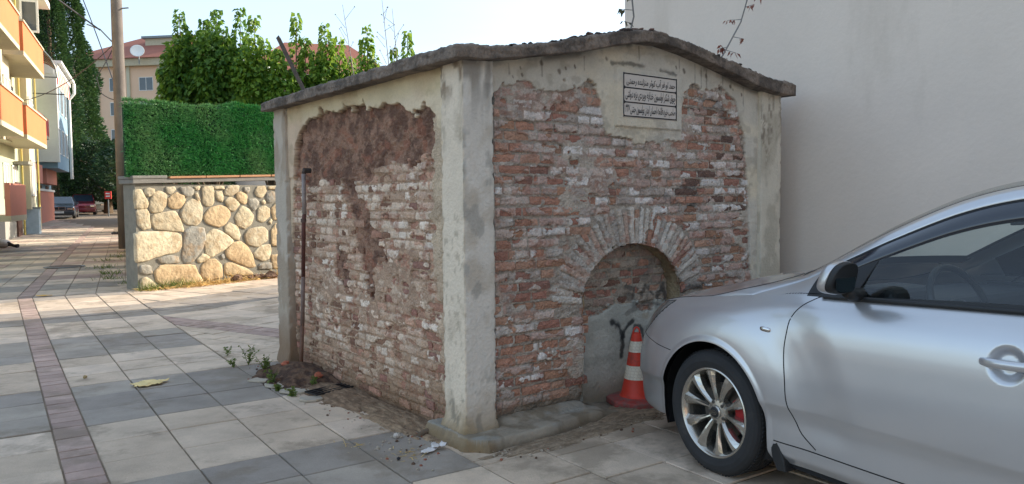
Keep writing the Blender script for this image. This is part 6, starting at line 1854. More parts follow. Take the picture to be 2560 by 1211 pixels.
    return wr
wheel(0, False); wheel(UR, False); wheel(0, True); wheel(UR, True)
# wheel wells, underbody
for c in (0, UR):
    for far in (0, 1):
        b = MB(); n = 28; V, Fc = [], []
        for j, (y, r_) in enumerate(((.018, AR + .001), (.05, AR + .02), (.30, AR + .02), (.301, .05))):
            for i in range(n + 1):
                a = math.radians(-22 + 224 * i / n); yy = y if not far else 1.79 - y
                V.append((c + r_ * math.cos(a), yy, max(AW + r_ * math.sin(a), .17)))
        for j in range(3):
            for i in range(n): Fc.append((j * (n + 1) + i, j * (n + 1) + i + 1, (j + 1) * (n + 1) + i + 1, (j + 1) * (n + 1) + i))
        b.add(V, Fc); b.build('wheel_arch_liner', M_blk, car)
mb = MB(); mb.box(.42, 2.25, .06, 1.73, .17, .33); mb.box(-.74, -.40, .32, 1.47, .18, .5); mb.box(-.42, .42, .34, 1.45, .17, .75); mb.box(2.25, 3.1, .34, 1.45, .2, .5)
mb.build('underbody', M_gap, car)
# mud flap
mb = MB(); mb.prism([(.375, .015, .46), (.40, .012, .34), (.46, .012, .20), (.47, .012, .155), (.42, .012, .15), (.39, .012, .2), (.365, .012, .33)], (0, .2, 0)); mb.build('mud_flap', M_blk, car, bevel=.006)
# door handle
def rounded_bar(pts, ry, rz, n=10):
    V, Fc = [], []
    for (p, sc_) in pts:
        for k in range(n):
            a = 2 * math.pi * k / n; V.append((p[0], p[1] + ry * sc_ * math.cos(a), p[2] + rz * sc_ * math.sin(a)))
    for i in range(len(pts) - 1):
        for k in range(n): Fc.append((i * n + k, i * n + (k + 1) % n, (i + 1) * n + (k + 1) % n, (i + 1) * n + k))
    Fc += [tuple(range(n)), tuple(range((len(pts) - 1) * n, len(pts) * n))]
    return V, Fc
for du, nm in ((0, 0), (.88, 1)):
    y0 = side_pt(np.array([s_of_u(1.40)]), np.array([.825]))[0][1] - .026
    ps = [((1.305 + du, y0 + .012, .822), .45), ((1.315 + du, y0 + .003, .822), .8), ((1.345 + du, y0 - .012, .823), 1), ((1.40 + du, y0 - .018, .825), 1), ((1.455 + du, y0 - .013, .827), 1.05), ((1.49 + du, y0 - .004, .829), 1), ((1.505 + du, y0 + .008, .830), .7)]
    V, Fc = rounded_bar(ps, .011, .0165, 12); b = MB(); b.add(V, Fc)
    V2 = [(x, 1.79 - y, z) for x, y, z in V]; 
    b.build('door_handle', M_silver, fdoor if nm == 0 else car, smooth=True)
    b = MB(); b.add(V2, Fc); b.build('door_handle', M_silver, car, smooth=True)
# side repeater
p, n = on_skin(.335, .79, 0)
for far in (0, 1):
    b = MB()
    for i, (f, q) in enumerate(((1.0, .0), (.95, .006), (.7, .009))):
        pass
    V, Fc = [], []
    for f, q in ((1.0, -.002), (.96, .005), (.7, .008), (.01, .008)):
        for k in range(14):
            a = 2 * math.pi * k / 14
            x = p.x + .030 * f * math.copysign(abs(math.cos(a)) ** .6, math.cos(a)); z = p.z + .011 * f * math.copysign(abs(math.sin(a)) ** .6, math.sin(a)) - (x - p.x) * .05
            y = p.y - q; V.append((x, y if not far else 1.79 - y, z))
    for i in range(3):
        for k in range(14): Fc.append((i * 14 + k, i * 14 + (k + 1) % 14, (i + 1) * 14 + (k + 1) % 14, (i + 1) * 14 + k))
    b.add(V, Fc); b.build('side_repeater', M_chr, car, smooth=True)
# mirrors
def mirror_(far):
    Y_ = (lambda y: y) if not far else (lambda y: 1.79 - y)
    def sel(c, r, cut, name, m, parent, nx=22, ny=14, pw=.62, front=True):
        V, Fc = [], []
        for i in range(nx + 1):
            th = math.pi * i / nx
            for k in range(ny * 2):
                ph = math.pi * k / ny
                sp = lambda t: math.copysign(abs(t) ** pw, t)
                x = -sp(math.cos(th)) if True else 0
                y = sp(math.sin(th)) * sp(math.cos(ph)); z = sp(math.sin(th)) * sp(math.sin(ph))
                X_ = c[0] + r[0] * max(min(x, cut[1]), cut[0]) + .02 * z
                V.append((X_, Y_(c[1] + r[1] * y * (1 - .10 * z)), c[2] + r[2] * z * (1 - .15 * (y < 0) * abs(y))))
        m2 = ny * 2
        for i in range(nx):
            for k in range(m2): Fc.append((i * m2 + k, i * m2 + (k + 1) % m2, (i + 1) * m2 + (k + 1) % m2, (i + 1) * m2 + k))
        b = MB(); b.add(V, Fc); return b.build(name, m, parent, smooth=True)
    root = sel((.775, -.045, 1.07), (.055, .078, .070), (-1, .12), 'wing_mirror', M_silver, car)
    sel((.785, -.045, 1.07), (.042, .075, .067), (-.2, .60), 'mirror_housing', M_blk, root)
    b = MB(); b.add([(.8115, Y_(-.045 + .060 * math.copysign(abs(math.cos(a)) ** .5, math.cos(a))), 1.07 + .056 * math.copysign(abs(math.sin(a)) ** .5, math.sin(a))) for a in [2 * math.pi * k / 24 for k in range(24)]], [tuple(range(24))]); b.build('mirror_glass', M_mirg, root)
    b = MB(); b.tube([(.78, Y_(0), 1.01), (.77, Y_(.05), .995), (.76, Y_(.11), .99)], [.022, .028, .032], 10); b.build('mirror_arm', M_blk, root, smooth=True)
M_mirg = mat('mirror_glass', L(90, 100, 104), .03, metal=1, var=0)
mirror_(False); mirror_(True)
# interior
mb = MB(); mb.box(.30, .74, .16, 1.63, .60, .92); mb.box(.42, .80, .16, 1.63, .45, .84); mb.build('dashboard', M_dash, car, bevel=.05, segs=3)
b = MB(); b.box(.56, .78, .30, .62, .86, 1.0); b.build('instrument_hood', M_dash, car, bevel=.04, segs=3)
b = MB(); sw = Vector((.98, .47, .93)); ax = Vector((.88, 0, .42)).normalized(); a1 = Vector((0, 1, 0)); a2 = ax.cross(a1)
b.tube([sw + (a1 * math.cos(2 * math.pi * i / 32) + a2 * math.sin(2 * math.pi * i / 32)) * .185 for i in range(33)], .0145, 8)
b.tube([sw - a1 * .18, sw, sw + a1 * .18], .014, 6); b.tube([sw, sw - a2 * -.17 * (1 if a2.z < 0 else -1)], .016, 6); b.blob(sw - ax * .02, .05, 10, jit=0)
b.build('steering_wheel', M_blk, car, smooth=True)
def seat(u, v, name='seat'):
    b = MB(); b.box(u, u + .5, v - .25, v + .25, .38, .56); b.prism([(u + .42, v - .25, .5), (u + .60, v - .25, .5), (u + .80, v - .25, 1.06), (u + .68, v - .25, 1.08)], (0, .5, 0)); b.prism([(u + .70, v - .13, 1.10), (u + .80, v - .13, 1.10), (u + .85, v - .13, 1.28), (u + .77, v - .13, 1.29)], (0, .26, 0))
    b.build(name, M_seat, car, bevel=.045, segs=3)
seat(1.15, .47); seat(1.15, 1.32); seat(2.0, .5); seat(2.0, 1.29)
mb = MB(); mb.box(.42, 2.9, .10, .13, .3, .93); mb.box(.42, 2.9, 1.66, 1.69, .3, .93); mb.box(.42, 2.9, .12, 1.67, .30, .36); mb.build('door_lining', M_dash, car)
b = MB(); b.tube([(1.0, .895, 1.31), (1.0, .895, 1.36)], .01, 6); b.box(.985, 1.005, .80, .99, 1.27, 1.33); b.build('interior_mirror', M_blk, car, bevel=.008)

# ------------------------------------------------------------------ small parked cars down the street
def parked(name, label, pos, rz, paint, length, width, height, prof_h, wb0, wb1, sedan=True, kind='sedan', plate=True):
    root = tag(empty(name, pos, rz), label, 'car', 'cars parked along the houses')
    hw = width / 2
    # profile stations: (y along, body top z, roof z or None)
    xs_, top, inset = zip(*prof_h)
    V, Fc = [], []
    sec = 9
    for (y, zt, ins) in prof_h:
        w1 = hw * (1 - .06 * (1 if y in (xs_[0], xs_[-1]) else 0))
        pts = [(-w1 * .96, .22), (-w1, .42), (-w1, .62), (-w1 * .95, min(zt, .84)), (-w1 * ins, zt)]
        pts = pts + [(-x, z) for x, z in pts[::-1]]
        V += [(x, y, z) for x, z in pts]
    m = 10
    for i in range(len(prof_h) - 1):
        for k in range(m - 1): Fc.append((i * m + k, i * m + k + 1, (i + 1) * m + k + 1, (i + 1) * m + k))
    Fc += [tuple(range(m))[::-1], tuple(range((len(prof_h) - 1) * m, len(prof_h) * m))]
    b = MB(); b.add(V, Fc); body = b.build('body', paint, root, bevel=.03, segs=2, smooth=False)
    return root, hw
def add_wheels(root, hw, ys_, r=.31):
    for y in ys_:
        for s in (-1, 1):
            Mx = basis((s * (hw - .2), y, r), (0, 1, 0), (0, 0, 1), (s, 0, 0))
            w = MB().lathe([(.001, .16), (.6 * r, .17), (.64 * r, .2), (.9 * r, .2), (r, .17), (r, .02), (.9 * r, 0)], 20, Mx).build('wheel', M_rubr, root)
            MB().lathe([(.001, .205), (.3 * r, .20), (.62 * r, .208), (.62 * r, .18)], 16, Mx).build('rim', M_alloy, w)
M_carglass = mat('far_car_glass', L(50, 60, 70), .08, var=.1, spec=.9)
# dark blue-grey sedan, facing the camera (front at -y local)
M_mp = car_paint('grey_blue_paint', L(62, 72, 84), .3, .5)
mb_pos = Vector((-28.15, 47.3, gz(47.3))); rz = math.radians(27)
root, hw = parked('parked_sedan', 'dark grey-blue sedan with chrome grille, first in the row of parked cars', mb_pos, rz, M_mp, 4.4, 1.74, 1.43,
    [(0, .74, .80), (.15, .82, .84), (1.2, .93, .86), (1.35, .96, .86), (4.0, .97, .84), (4.6, .93, .8), (4.68, .7, .8)], 0, 0)
b = MB(); V = []
for y, z, w_ in ((1.25, .94, .80), (1.95, 1.40, .64), (3.1, 1.42, .64), (3.75, .95, .78)):
    V += [(-w_, y, z), (w_, y, z)]
b.add([(-.80, 1.25, .9), (.80, 1.25, .9), (-.62, 1.98, 1.40), (.62, 1.98, 1.40), (-.62, 3.1, 1.42), (.62, 3.1, 1.42), (-.78, 3.8, .9), (.78, 3.8, .9)],
      [(2, 3, 5, 4), (0, 2, 4, 6), (1, 7, 5, 3), (0, 1, 3, 2), (4, 5, 7, 6)]); b.build('cabin', M_mp, root, bevel=.05)
b = MB(); b.add([(-.72, 1.30, .955), (.72, 1.30, .955), (.56, 1.915, 1.375), (-.56, 1.915, 1.375)], [(0, 1, 2, 3)]); o = b.build('windscreen', M_carglass, root); o.location = (0, -.02, .005)
for s in (-1, 1):
    b = MB(); b.add([(s * .80, 1.55, .965), (s * .655, 2.02, 1.34), (s * .655, 2.45, 1.35), (s * .80, 2.45, .965)], [(0, 1, 2, 3)]); o = b.build('side_window', M_carglass, root); o.location = (s * .012, 0, 0)
    b = MB(); b.add([(s * .80, 2.52, .965), (s * .655, 2.52, 1.35), (s * .655, 3.02, 1.35), (s * .79, 3.4, .965)], [(0, 1, 2, 3)]); o = b.build('side_window', M_carglass, root); o.location = (s * .012, 0, 0)
    MB().box(s * .86, s * 1.0, 1.5, 1.62, .92, 1.04).build('mirror', M_mp, root, bevel=.03)
    MB().box(min(s * .44, s * .74), max(s * .44, s * .74), -.02, .05, .55, .70).build('headlight', M_chr, root, bevel=.015)
    MB().box(min(s * .75, s * .82), max(s * .75, s * .82), -.015, .08, .55, .70).build('indicator', mat('amber', L(220, 130, 60), .4), root)
gr_ = MB().box(-.36, .36, -.05, .03, .54, .76).build('grille', M_chr, root, bevel=.015)
mb = MB(); mb.box(-.33, -.01, -.062, -.045, .565, .735); mb.box(.01, .33, -.062, -.045, .565, .735); mb.build('grille_mesh', M_blk, gr_)
MB().box(-.86, .86, -.12, .12, .26, .50).build('bumper', mat('bumper_dark', L(50, 56, 62), .6), root, bevel=.04)
MB().box(-.27, .27, -.14, -.118, .36, .48).build('number_plate', mat('plate_white', L(214, 214, 208), .5), root)
add_wheels(root, .88, (.82, 3.6))
# dark red van-like hatchback with its door open, and a pale car behind it
def far_car(name, label, pos, rz, paint, h, ln):
    root, hw = parked(name, label, pos, rz, paint, ln, 1.7, h, [(0, .70, .82), (.12, .84, .85), (.95, .98, .87), (1.1, 1.0, .87), (ln - .5, 1.02, .87), (ln - .05, .95, .85), (ln, .6, .8)], 0, 0)
    b = MB(); b.add([(-.80, .95, .95), (.80, .95, .95), (-.66, 1.65, h), (.66, 1.65, h), (-.68, ln - .7, h), (.68, ln - .7, h), (-.78, ln - .1, .95), (.78, ln - .1, .95)],
                    [(2, 3, 5, 4), (0, 2, 4, 6), (1, 7, 5, 3), (0, 1, 3, 2), (4, 5, 7, 6)]); b.build('cabin', paint, root, bevel=.05)
    b = MB(); b.add([(-.70, 1.02, 1.0), (.70, 1.02, 1.0), (.60, 1.58, h - .05), (-.60, 1.58, h - .05)], [(0, 1, 2, 3)]); o = b.build('windscreen', M_carglass, root); o.location = (0, -.02, .005)
    for s in (-1, 1):
        b = MB(); b.add([(s * .80, 1.25, 1.03), (s * .70, 1.72, h - .07), (s * .70, ln - 1.0, h - .07), (s * .80, ln - .6, 1.03)], [(0, 1, 2, 3)]); o = b.build('side_window', M_carglass, root); o.location = (s * .015, 0, 0)
        MB().box(min(s * .5, s * .78), max(s * .5, s * .78), -.02, .06, .58, .74).build('headlight', M_chr, root, bevel=.015)
    MB().box(-.8, .8, -.08, .1, .25, .48).build('bumper', paint, root, bevel=.04)
    add_wheels(root, .85, (.75, ln - .8))
    return root
M_red = car_paint('dark_red_paint', L(128, 24, 34), .35, .2)
rc_ = far_car('parked_hatchback', 'dark red hatchback parked behind the grey-blue sedan', Vector((-31.7, 56.2, gz(56))), math.radians(27), M_red, 1.55, 4.0)
far_car('parked_hatchback', 'pale silver hatchback, last and farthest of the parked cars', Vector((-34.6, 63.0, gz(63))), math.radians(27), car_paint('pale_paint', L(186, 188, 186), .35, .4), 1.5, 4.0)
# curled up dark rags / litter on the street
def litter_blob(name, label, cat_, pos, r, m, n=5, sq=.45, seed=1, group=None):
    b = MB(); rr = random.Random(seed)
    for i in range(n): b.blob((rr.uniform(-1, 1) * r * 1.3, rr.uniform(-1, 1) * r, r * .25), r * rr.uniform(.4, .8), 8, rng=rr, squash=sq, jit=.35)
    o = b.build(name, m, None); o.location = pos; tag(o, label, cat_, group); return o
M_rag = mat('dark_rag', L(46, 44, 48), .9, var=.3, vs=20)
litter_blob('dark_rag', 'dark rag lying on the street beside the red paving strip', 'rag', (-14.6, 28.2, gz(28.2) + .02), .22, M_rag, 6, .3, 3)

# ------------------------------------------------------------------ traffic cone
M_cone = mat('cone_red', L(206, 62, 44), .55, var=.14, vs=9, stain=(L(112, 64, 56), 7, .55, .55))
M_cbase = mat('cone_base_red', L(168, 58, 50), .7, var=.2, vs=8, stain=(L(110, 96, 92), 5, .44, .7))
M_refl = mat('reflective_white', L(226, 216, 198), .45, var=.1, vs=20, stain=(L(150, 128, 104), 14, .60, .6))
cpos = Vector((.838, 5.11, .014))
cone = tag(empty('traffic_cone', cpos, .25), 'red and white striped traffic cone standing between the niche and the car bumper', 'traffic cone')
b = MB()
n = 8
oct_ = lambda r_, z: [(r_ * math.cos(math.pi / 8 + 2 * math.pi * k / n), r_ * math.sin(math.pi / 8 + 2 * math.pi * k / n), z) for k in range(n)]
V = oct_(.205, 0) + oct_(.205, .035) + oct_(.195, .043) + oct_(.12, .052)
Fc = [tuple(range(n))[::-1]] + [(j * n + k, j * n + (k + 1) % n, (j + 1) * n + (k + 1) % n, (j + 1) * n + k) for j in range(3) for k in range(n)] + [tuple(range(3 * n, 4 * n))]
b.add(V, Fc); b.build('base', M_cbase, cone, bevel=.004)
def rz_(z): return .102 - (.102 - .027) * (z - .05) / (.50 - .05)
def band(z0, z1, name, m, ex=0.0):
    b = MB(); b.lathe([(rz_(z0) + ex, z0), (rz_((z0 + z1) / 2) + ex, (z0 + z1) / 2), (rz_(z1) + ex, z1)], 36)
    return b.build(name, m, cone, smooth=True)
b = MB(); b.lathe([(.125, .046), (.112, .054), (.103, .07), (rz_(.17), .17)], 36); b.build('cone_skirt', M_cone, cone, smooth=True)
band(.17, .262, 'reflective_band', M_refl, .0015); band(.262, .352, 'cone_body', M_cone); band(.352, .425, 'reflective_band', M_refl, .0015); band(.425, .475, 'cone_body', M_cone)
b = MB(); b.lathe([(rz_(.475), .475), (.028, .478), (.022, .474), (.020, .40)], 28); b.build('cone_throat', M_cone, cone, smooth=True)
# hexagon cells of the reflective sheet
M_hex = mat('hex_pattern', L(186, 172, 152), .5)
b = MB()
for z0, z1 in ((.17, .262), (.352, .425)):
    hs = .0135
    for row in range(int((z1 - z0) / (hs * 1.5)) + 1):
        zc = z0 + .008 + row * hs * 1.5
        nn_ = int(2 * math.pi * rz_(zc) / (hs * 1.732))
        for k in range(nn_):
            ac = (k + .5 * (row % 2)) * 2 * math.pi / nn_
            pts = []
            for q in range(7):
                a = math.pi / 6 + q * math.pi / 3
                zz = min(max(zc + hs * math.sin(a), z0), z1); r_ = rz_(zz) + .0022; aa = ac + hs * math.cos(a) / r_
                pts.append(Vector((r_ * math.cos(aa), r_ * math.sin(aa), zz)))
            b.tube(pts, .0006, 3, cap=False)
tag(b.build('hex_cells', M_hex, cone), kind='stuff')
b = MB(); pts = [(.024 * math.cos(a), 0, .476 + .040 * math.sin(a)) for a in [math.pi * i / 12 for i in range(13)]]
b.tube(pts, .0055, 8); hd = b.build('carrying_loop', M_cone, cone, smooth=True)

# ------------------------------------------------------------------ ground clutter
def crumple(name, label, cat_, pos, w_, l_, h_, m, seed, rz=0, n=9, group=None, outline=None):
    r = np.random.default_rng(seed); u = np.linspace(-1, 1, n); A_, B_ = np.meshgrid(u, u)
    rad = 1 if outline is None else outline(np.arctan2(B_, A_))
    q = np.maximum(np.abs(A_), np.abs(B_)); l2 = np.hypot(A_, B_) + 1e-9
    X_ = A_ * q / l2 * rad * w_ + r.normal(0, .03 * w_, A_.shape); Y_ = B_ * q / l2 * rad * l_ + r.normal(0, .03 * l_, A_.shape)
    Z_ = .004 + h_ * (fbm(A_ * 2 + seed, B_ * 2, 3, seed)) * (.3 + r.random(A_.shape) * .5)
    idx = np.arange(n * n).reshape(n, n); F_ = np.stack([idx[:-1, :-1], idx[:-1, 1:], idx[1:, 1:], idx[1:, :-1]], -1).reshape(-1, 4)
    o = mesh_obj(name, np.stack([X_, Y_, Z_], -1).reshape(-1, 3), F_, m); o.location = pos; o.rotation_euler = (0, 0, rz)
    s_ = o.modifiers.new('thick', 'SOLIDIFY'); s_.thickness = .0012
    tag(o, label, cat_, group); return o
M_ypap = mat('yellow_paper', L(242, 214, 150), .8, var=.12, vs=9)
M_wpap = mat('white_paper', L(214, 208, 204), .8, var=.08, vs=9)
M_foil = mat('bluish_plastic', L(168, 186, 198), .3, var=.08, vs=9)
crumple('paper_scrap', 'torn pale yellow paper lying on the grey paving slabs', 'paper', (-2.79, 5.76, .012), .125, .085, .045, M_ypap, 4, .35, 13, outline=lambda a: 1 - .22 * np.cos(2 * a + 1) - .16 * np.cos(5 * a))
crumple('paper_scrap', 'crumpled white wrapper by the foot of the corner pillar', 'litter', (-.42, 4.20, .012), .045, .035, .05, M_wpap, 7, .2)
crumple('paper_scrap', 'flat white scrap beside the crumpled wrapper at the corner pillar', 'litter', (-.47, 4.15, .010), .06, .03, .018, M_wpap, 9, 1.0)
crumple('plastic_scrap', 'pale blue plastic scrap leaning beside the cone base', 'litter', (.565, 5.22, .03), .035, .028, .05, M_foil, 11, .4)
crumple('orange_peel', 'small yellow-orange peel on the sunlit paving', 'litter', (-7.0, 11.3, gz(11.3) + .012), .12, .06, .02, mat('peel', L(226, 176, 90), .8), 13)
M_gum = mat('pale_pebble', L(190, 182, 172), .9)
def pebble(label, pos, r, m, seed):
    b = MB().blob((0, 0, r * .5), r, 8, rng=random.Random(seed), squash=.7, jit=.2); o = b.build('pebble', m); o.location = pos; tag(o, label, 'pebble'); return o
pebble('white pebble on the paving in front of the side wall', (-.69, 4.40, .01), .022, M_gum, 1)
pebble('small pebble between the slabs near the left edge strip', (-3.42, 6.0, .01), .018, mat('tan_pebble', L(170, 150, 110), .9), 2)
pebble('tiny black pebble near the litter at the corner pillar', (-.62, 4.02, .01), .011, M_rag, 3)
# black pipe offcut at the foot of the wall
b = MB().tube([(0, 0, .018), (.075, .085, .03)], .016, 10, cap=True); o = b.build('pipe_offcut', mat('dirty_pipe', L(112, 96, 80), .9, var=.3, vs=20)); o.location = (-.56, 4.42, 0); tag(o, 'short dirty pipe offcut at the foot of the corner pillar', 'pipe')
# soil heap with rubble
M_soil = mat('soil', rough=1.0, attr=True, var=.4, vs=30, bump=.9, bs=110)
def heap(label, cx, cy, rx, ry, rot, h_, c0, c1, seed, n=90, name='soil_heap'):
    u = np.linspace(-1, 1, n); A_, B_ = np.meshgrid(u, u)
    d = np.hypot(A_, B_); nn_ = fbm(A_ * 4 + seed, B_ * 4, 4, seed); n2_ = fbm(A_ * 14 + seed, B_ * 14, 3, seed + 1)
    Hh = h_ * sstep(1.0, .1, d + (nn_ - .5) * .7) * (.55 + .9 * nn_) + (n2_ - .5) * .02 * sstep(1, .7, d) - .030 * sstep(.62, .95, d + (nn_ - .5) * .9 + (n2_ - .5) * .5) + .006
    c, s = math.cos(rot), math.sin(rot)
    X_ = cx + A_ * rx * c - B_ * ry * s; Y_ = cy + A_ * rx * s + B_ * ry * c
    cl = mixc(np.broadcast_to(np.array(c0), A_.shape + (3,)), c1, sstep(.35, .65, n2_))
    idx = np.arange(n * n).reshape(n, n); F_ = np.stack([idx[:-1, :-1], idx[:-1, 1:], idx[1:, 1:], idx[1:, :-1]], -1).reshape(-1, 4)
    keep = (d.reshape(-1)[F_] < 1.0).all(1); F_ = F_[keep]
    o = mesh_obj(name, np.stack([X_, Y_, Hh], -1).reshape(-1, 3), F_, M_soil, cols=cl.reshape(-1, 3)); tag(o, kind='stuff'); return o
def hl_(t, s): q = vloc(t, s, 0); return q.x, q.y
x, y = hl_(-.10, 2.25); heap('a', x, y, .62, .36, MYAW + math.pi / 2, .10, L(74, 54, 44), L(104, 80, 62), 3)
x, y = hl_(-.10, 1.5); heap('b', x, y, .80, .26, MYAW + math.pi / 2, .04, L(146, 122, 98), L(116, 94, 74), 5)
x, y = hl_(-.07, .75); heap('c', x, y, .75, .20, MYAW + math.pi / 2, .03, L(156, 132, 106), L(126, 104, 82), 7)
x, y = hl_(1.25, -.10); heap('d', x, y, .75, .26, MYAW, .020, L(150, 130, 108), L(124, 106, 86), 9)
x, y = hl_(.6, -.28); heap('e', x, y, .85, .14, MYAW, .016, L(156, 138, 116), L(128, 110, 90), 11)
x, y = hl_(2.1, -.05); heap('f', x, y, .9, .22, MYAW, .012, L(150, 130, 108), L(124, 106, 86), 19)
# rubble crumbs
rr = random.Random(9); Vv = {0: MB(), 1: MB(), 2: MB()}
for i in range(520):
    q = rr.random()
    if q < .6: t, s = rr.gauss(-.15, .11), rr.uniform(.1, 2.9)
    elif q < .95: t, s = rr.uniform(0, 1.5), rr.gauss(-.27, .06)
    else: t, s = rr.uniform(-.5, 0), rr.uniform(-.3, .3)
    if t > -.02 and s > -.02: continue
    x, y = hl_(t, s); k = rr.random(); j = 0 if k < .5 else 1 if k < .75 else 2
    Vv[j].blob((x, y, .008), rr.uniform(.003, .011) * (1.6 if rr.random() < .07 else 1), 5, rng=rr, squash=.7)
for j, (nm, c) in enumerate((('mortar_crumbs', L(168, 156, 140)), ('soil_crumbs', L(92, 72, 58)), ('brick_crumbs', L(146, 92, 72)))):
    tag(Vv[j].build(nm, mat(nm, c, .95, var=.25, vs=30)), kind='stuff')
for i, (px_, py_, lb_) in enumerate(((-1.83, 6.05, 'orange-red brick fragment on the soil left of the rusty pipe'), (-1.48, 5.72, 'orange-red brick fragment on the soil right of the rusty pipe'))):
    b = MB().blob((0, 0, .05), .035, 6, rng=random.Random(i + 4), squash=.7); o = b.build('brick_fragment', mat('fresh_brick', L(168, 96, 72), .9, var=.2, vs=20)); o.location = (px_, py_, .03 + .02 * (1 - i)); tag(o, lb_, 'brick')
# broken black grating lying by the wall
g_ = tag(empty('broken_grating', (-1.33, 5.44, .035), .85), 'small broken black grating lying on the soil at the foot of the side wall', 'grating')
mb = MB()
for i in range(4): mb.box(-.16, .16, -.07 + i * .045, -.06 + i * .045, 0, .012)
for i in range(6): mb.box(-.16 + i * .06, -.152 + i * .06, -.072, .078, .001, .010)
mb.build('bars', M_blk, g_)
# flat light stones set between slabs and wall
M_fl = mat('flat_stone', L(176, 166, 150), .9, var=.15, vs=6, bump=.3)
rr = random.Random(17)
for i, (x, y, r_) in enumerate(((-1.78, 5.68, .13), (-1.60, 5.50, .12), (-1.95, 5.86, .12), (-1.42, 5.27, .10))):
    poly = [(x + r_ * rr.uniform(.7, 1.1) * math.cos(a), y + r_ * .7 * rr.uniform(.7, 1.1) * math.sin(a), .008) for a in [2 * math.pi * k / 7 for k in range(7)]]
    o = MB().prism(poly, (0, 0, .016)).build('flat_stone', M_fl, None, bevel=.004)
    tag(o, ['pale flat stone right beside the weeds, second from the far end', 'pale flat stone just before the broken grating', 'pale flat stone at the far end by the soil heap', 'nearest pale flat stone along the side wall'][i], 'stone', 'flat stones along the side wall')

# weeds and dry grass
M_weed = leaf_mat('weed_leaves', L(74, 98, 46), L(112, 128, 62), .3)
M_dry = leaf_mat('dry_grass', L(176, 150, 92), L(214, 188, 124), .3)
def grass(name, pts, n, h_, m, seed, spread=.08, lean=.5, label=None, cat_=None, stuff=False, wd=.003, group=None):
    r = np.random.default_rng(seed); pts = np.array(pts, float)
    c = pts[r.integers(0, len(pts), n)] + np.concatenate([r.normal(0, spread, (n, 2)), np.zeros((n, 1))], 1)
    c[:, 2] = np.maximum(c[:, 2], 0) 
    d = np.stack([r.normal(0, lean, n), r.normal(0, lean, n), np.ones(n) * (1 if lean < 1 else .35)], 1); d /= np.linalg.norm(d, axis=1)[:, None]
    l_ = h_ * (.4 + .8 * r.random(n))[:, None]; sd = np.cross(d, r.normal(0, 1, (n, 3))); sd /= np.linalg.norm(sd, axis=1)[:, None]
    w_ = wd * (.6 + .8 * r.random(n))[:, None]
    mid = c + d * l_ * .55; tip = c + d * l_; tip[:, 2] -= (l_[:, 0] * .25 * r.random(n))
    tip[:, 2] = np.maximum(tip[:, 2], .006)
    V = np.stack([c - sd * w_, c + sd * w_, mid + sd * w_, mid - sd * w_, tip], 1).reshape(-1, 3); i = (np.arange(n) * 5)[:, None]
    F_ = np.concatenate([i + np.array([[0, 1, 2]]), i + np.array([[0, 2, 3]]), i + np.array([[3, 2, 4]])], 1).reshape(-1, 3)
    o = mesh_obj(name, V, F_, m)
    if stuff: tag(o, kind='stuff')
    else: tag(o, label, cat_, group)
    return o
def weed(pos, h_, n, seed, label, m=None):
    root = tag(empty('weed', pos), label, 'weed', 'weeds growing between the slabs')
    r = np.random.default_rng(seed); rr = random.Random(seed); b = MB(); C_, U_ = [], []
    for i in range(max(3, n // 14)):
        a = rr.uniform(0, 6.28); q = rr.uniform(.1, .5) * h_; tip = Vector((q * math.cos(a), q * math.sin(a), h_ * rr.uniform(.6, 1)))
        b.tube([(0, 0, 0), tip * .5 + Vector((0, 0, .1 * h_)), tip], [.003, .0025, .0015], 4)
        for k in range(14):
            f = rr.uniform(.15, 1); C_.append(tip * f); U_.append((rr.gauss(0, 1), rr.gauss(0, 1), rr.uniform(-.2, .7)))
    b.build('stem', M_weed, root); leaf_cloud('leaves', np.array([tuple(c) for c in C_]), np.array(U_), .028, .014, m or M_weed, root, r, .1)
weed((-2.60, 6.85, .0), .10, 50, 1, 'small green weed growing at the slab joint, farthest from the fountain')
weed((-2.28, 6.48, .0), .20, 90, 2, 'tallest green weed, left of the fountain foot')
weed((-2.36, 6.36, .0), .10, 50, 3, 'low weed tuft beside the tallest weed')
weed((-2.02, 6.10, .03), .14, 120, 4, 'dark green bushy weed at the far pillar foot')
weed((-1.84, 5.72, .0), .14, 90, 5, 'upright weed at the edge of the soil heap')
weed((-1.74, 5.55, .0), .07, 80, 6, 'creeping weed on the flat stones')
weed((-1.58, 5.38, .0), .09, 70, 7, 'yellowish weed near the broken grating')
weed((-1.50, 5.62, .02), .08, 50, 8, 'small weed beside the orange brick fragment')
wl_pts = [tuple(W0 + WD * k + WN * d + Vector((0, 0, gz(12 + k * .8)))) for k in np.linspace(.15, 4.8, 40) for d in (.06, .18, .34) if d < .12 + .09 * k]
grass('dry_grass', wl_pts, 5200, .24, M_dry, 61, .07, 1.3, stuff=True, wd=.004)
grass('green_grass_tufts', [tuple(W0 + WD * k + WN * .1) for k in (.1, .3, .5, .62, .8)], 420, .22, M_weed, 62, .06, .5, stuff=True)
grass('dry_grass_wisps', [(-.60, 4.10, 0), (-.95, 4.28, 0)], 90, .06, M_dry, 63, .05, 1.4, stuff=True, wd=.002)
grass('street_edge_weeds', [(-9.9, 19.5, .1), (-9.5, 18.3, .1), (-9.2, 17.2, .08), (-8.4, 15.6, .06), (-7.6, 14.4, .05), (-7.2, 13.6, .04), (-6.5, 12.9, .03)], 420, .13, M_weed, 64, .12, .6, stuff=True, wd=.004)
x, y = W0.x, W0.y
b = MB(); rr = random.Random(33)
for k in np.linspace(1.6, 4.6, 26):
    q = W0 + WD * float(k) + WN * rr.uniform(.08, .3); b.blob((q.x, q.y, gz(q.y) + .05), rr.uniform(.05, .13), 7, rng=rr, squash=.7, jit=.35)
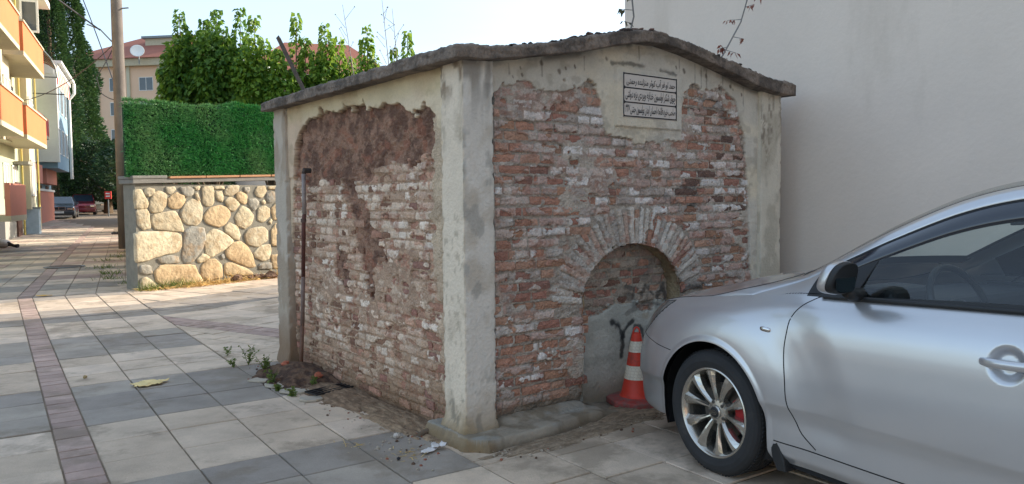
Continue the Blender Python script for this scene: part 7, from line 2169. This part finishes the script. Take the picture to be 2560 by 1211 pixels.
tag(b.build('earth_clods', mat('earth_clod', L(110, 84, 66), .95, var=.4, vs=8, bump=.8, bs=30)), kind='stuff')
# plants rooted on the roof: twigs with small reddish leaves
M_redl = leaf_mat('reddish_leaves', L(122, 76, 62), L(150, 104, 84), .3)
M_olv = leaf_mat('olive_leaves', L(80, 84, 60), L(104, 100, 72), .3)
def twig(label, pts, seed, n, mt):
    P_ = [vloc(t, s, z) for t, s, z in pts]; base = P_[0]; root = tag(empty('roof_twig', base), label, 'weed', 'twigs growing on the roof')
    b = MB(); b.tube([p - base for p in P_], [.006] * (len(P_) - 1) + [.002], 5)
    rr = random.Random(seed); C_, U_ = [], []
    for k in range(n):
        i = rr.randrange(len(P_) - 1); f = rr.random(); p = P_[i].lerp(P_[i + 1], f) - base
        e = p + Vector((rr.choice((-1, 1)) * rr.uniform(.03, .11), rr.uniform(-.04, .04), rr.uniform(-.03, .05)))
        b.tube([p, e], [.0028, .0015], 4)
        for q in range(6):
            g = rr.uniform(.4, 1.1); C_.append(tuple(p.lerp(e, g))); U_.append((rr.gauss(0, .6), rr.gauss(0, .6), -.8))
    b.build('stem', M_stalk, root); leaf_cloud('leaves', np.array(C_), np.array(U_), .045, .02, mt, root, np.random.default_rng(seed), .2)
twig('short sparse twig with drooping leaves rising from the roof peak', [(1.38, .05, 2.50), (1.42, .05, 2.62), (1.40, .05, 2.75), (1.46, .05, 2.95)], 3, 5, M_olv)
twig('long sparse twig with reddish leaves leaning right from the roof slope', [(2.33, .1, 2.38), (2.44, .1, 2.48), (2.55, .1, 2.62), (2.66, .1, 2.76), (2.74, .1, 2.95), (2.82, .1, 3.10)], 4, 12, M_redl)
# manhole cover on the street
mh = tag(empty('manhole_cover', (-9.4, 15.9, gz(15.9) + .012)), 'round dark manhole cover in the street paving', 'manhole cover')
MB().lathe([(.001, .012), (.30, .012), (.31, .010), (.32, .0)], 32).build('lid', mat('cast_iron', L(92, 84, 80), .7, metal=.4, var=.3, vs=20, bump=.4), mh)
MB().lathe([(.325, .0), (.325, .008), (.38, .008), (.385, .0)], 32).build('ring', M_met, mh)
# pale sack at the left edge
sk = tag(empty('white_sack', (-14.75, 21.9, gz(21.9))), 'white sack with a black tied end lying at the left edge of the street', 'sack')
MB().blob((0, 0, .12), .26, 10, rng=random.Random(4), squash=.55, jit=.12).build('bag', M_wpap, sk, smooth=True); MB().tube([(.2, 0, .12), (.38, 0, .06), (.5, .0, .05)], [.07, .04, .06], 8).build('knot', M_rag, sk)
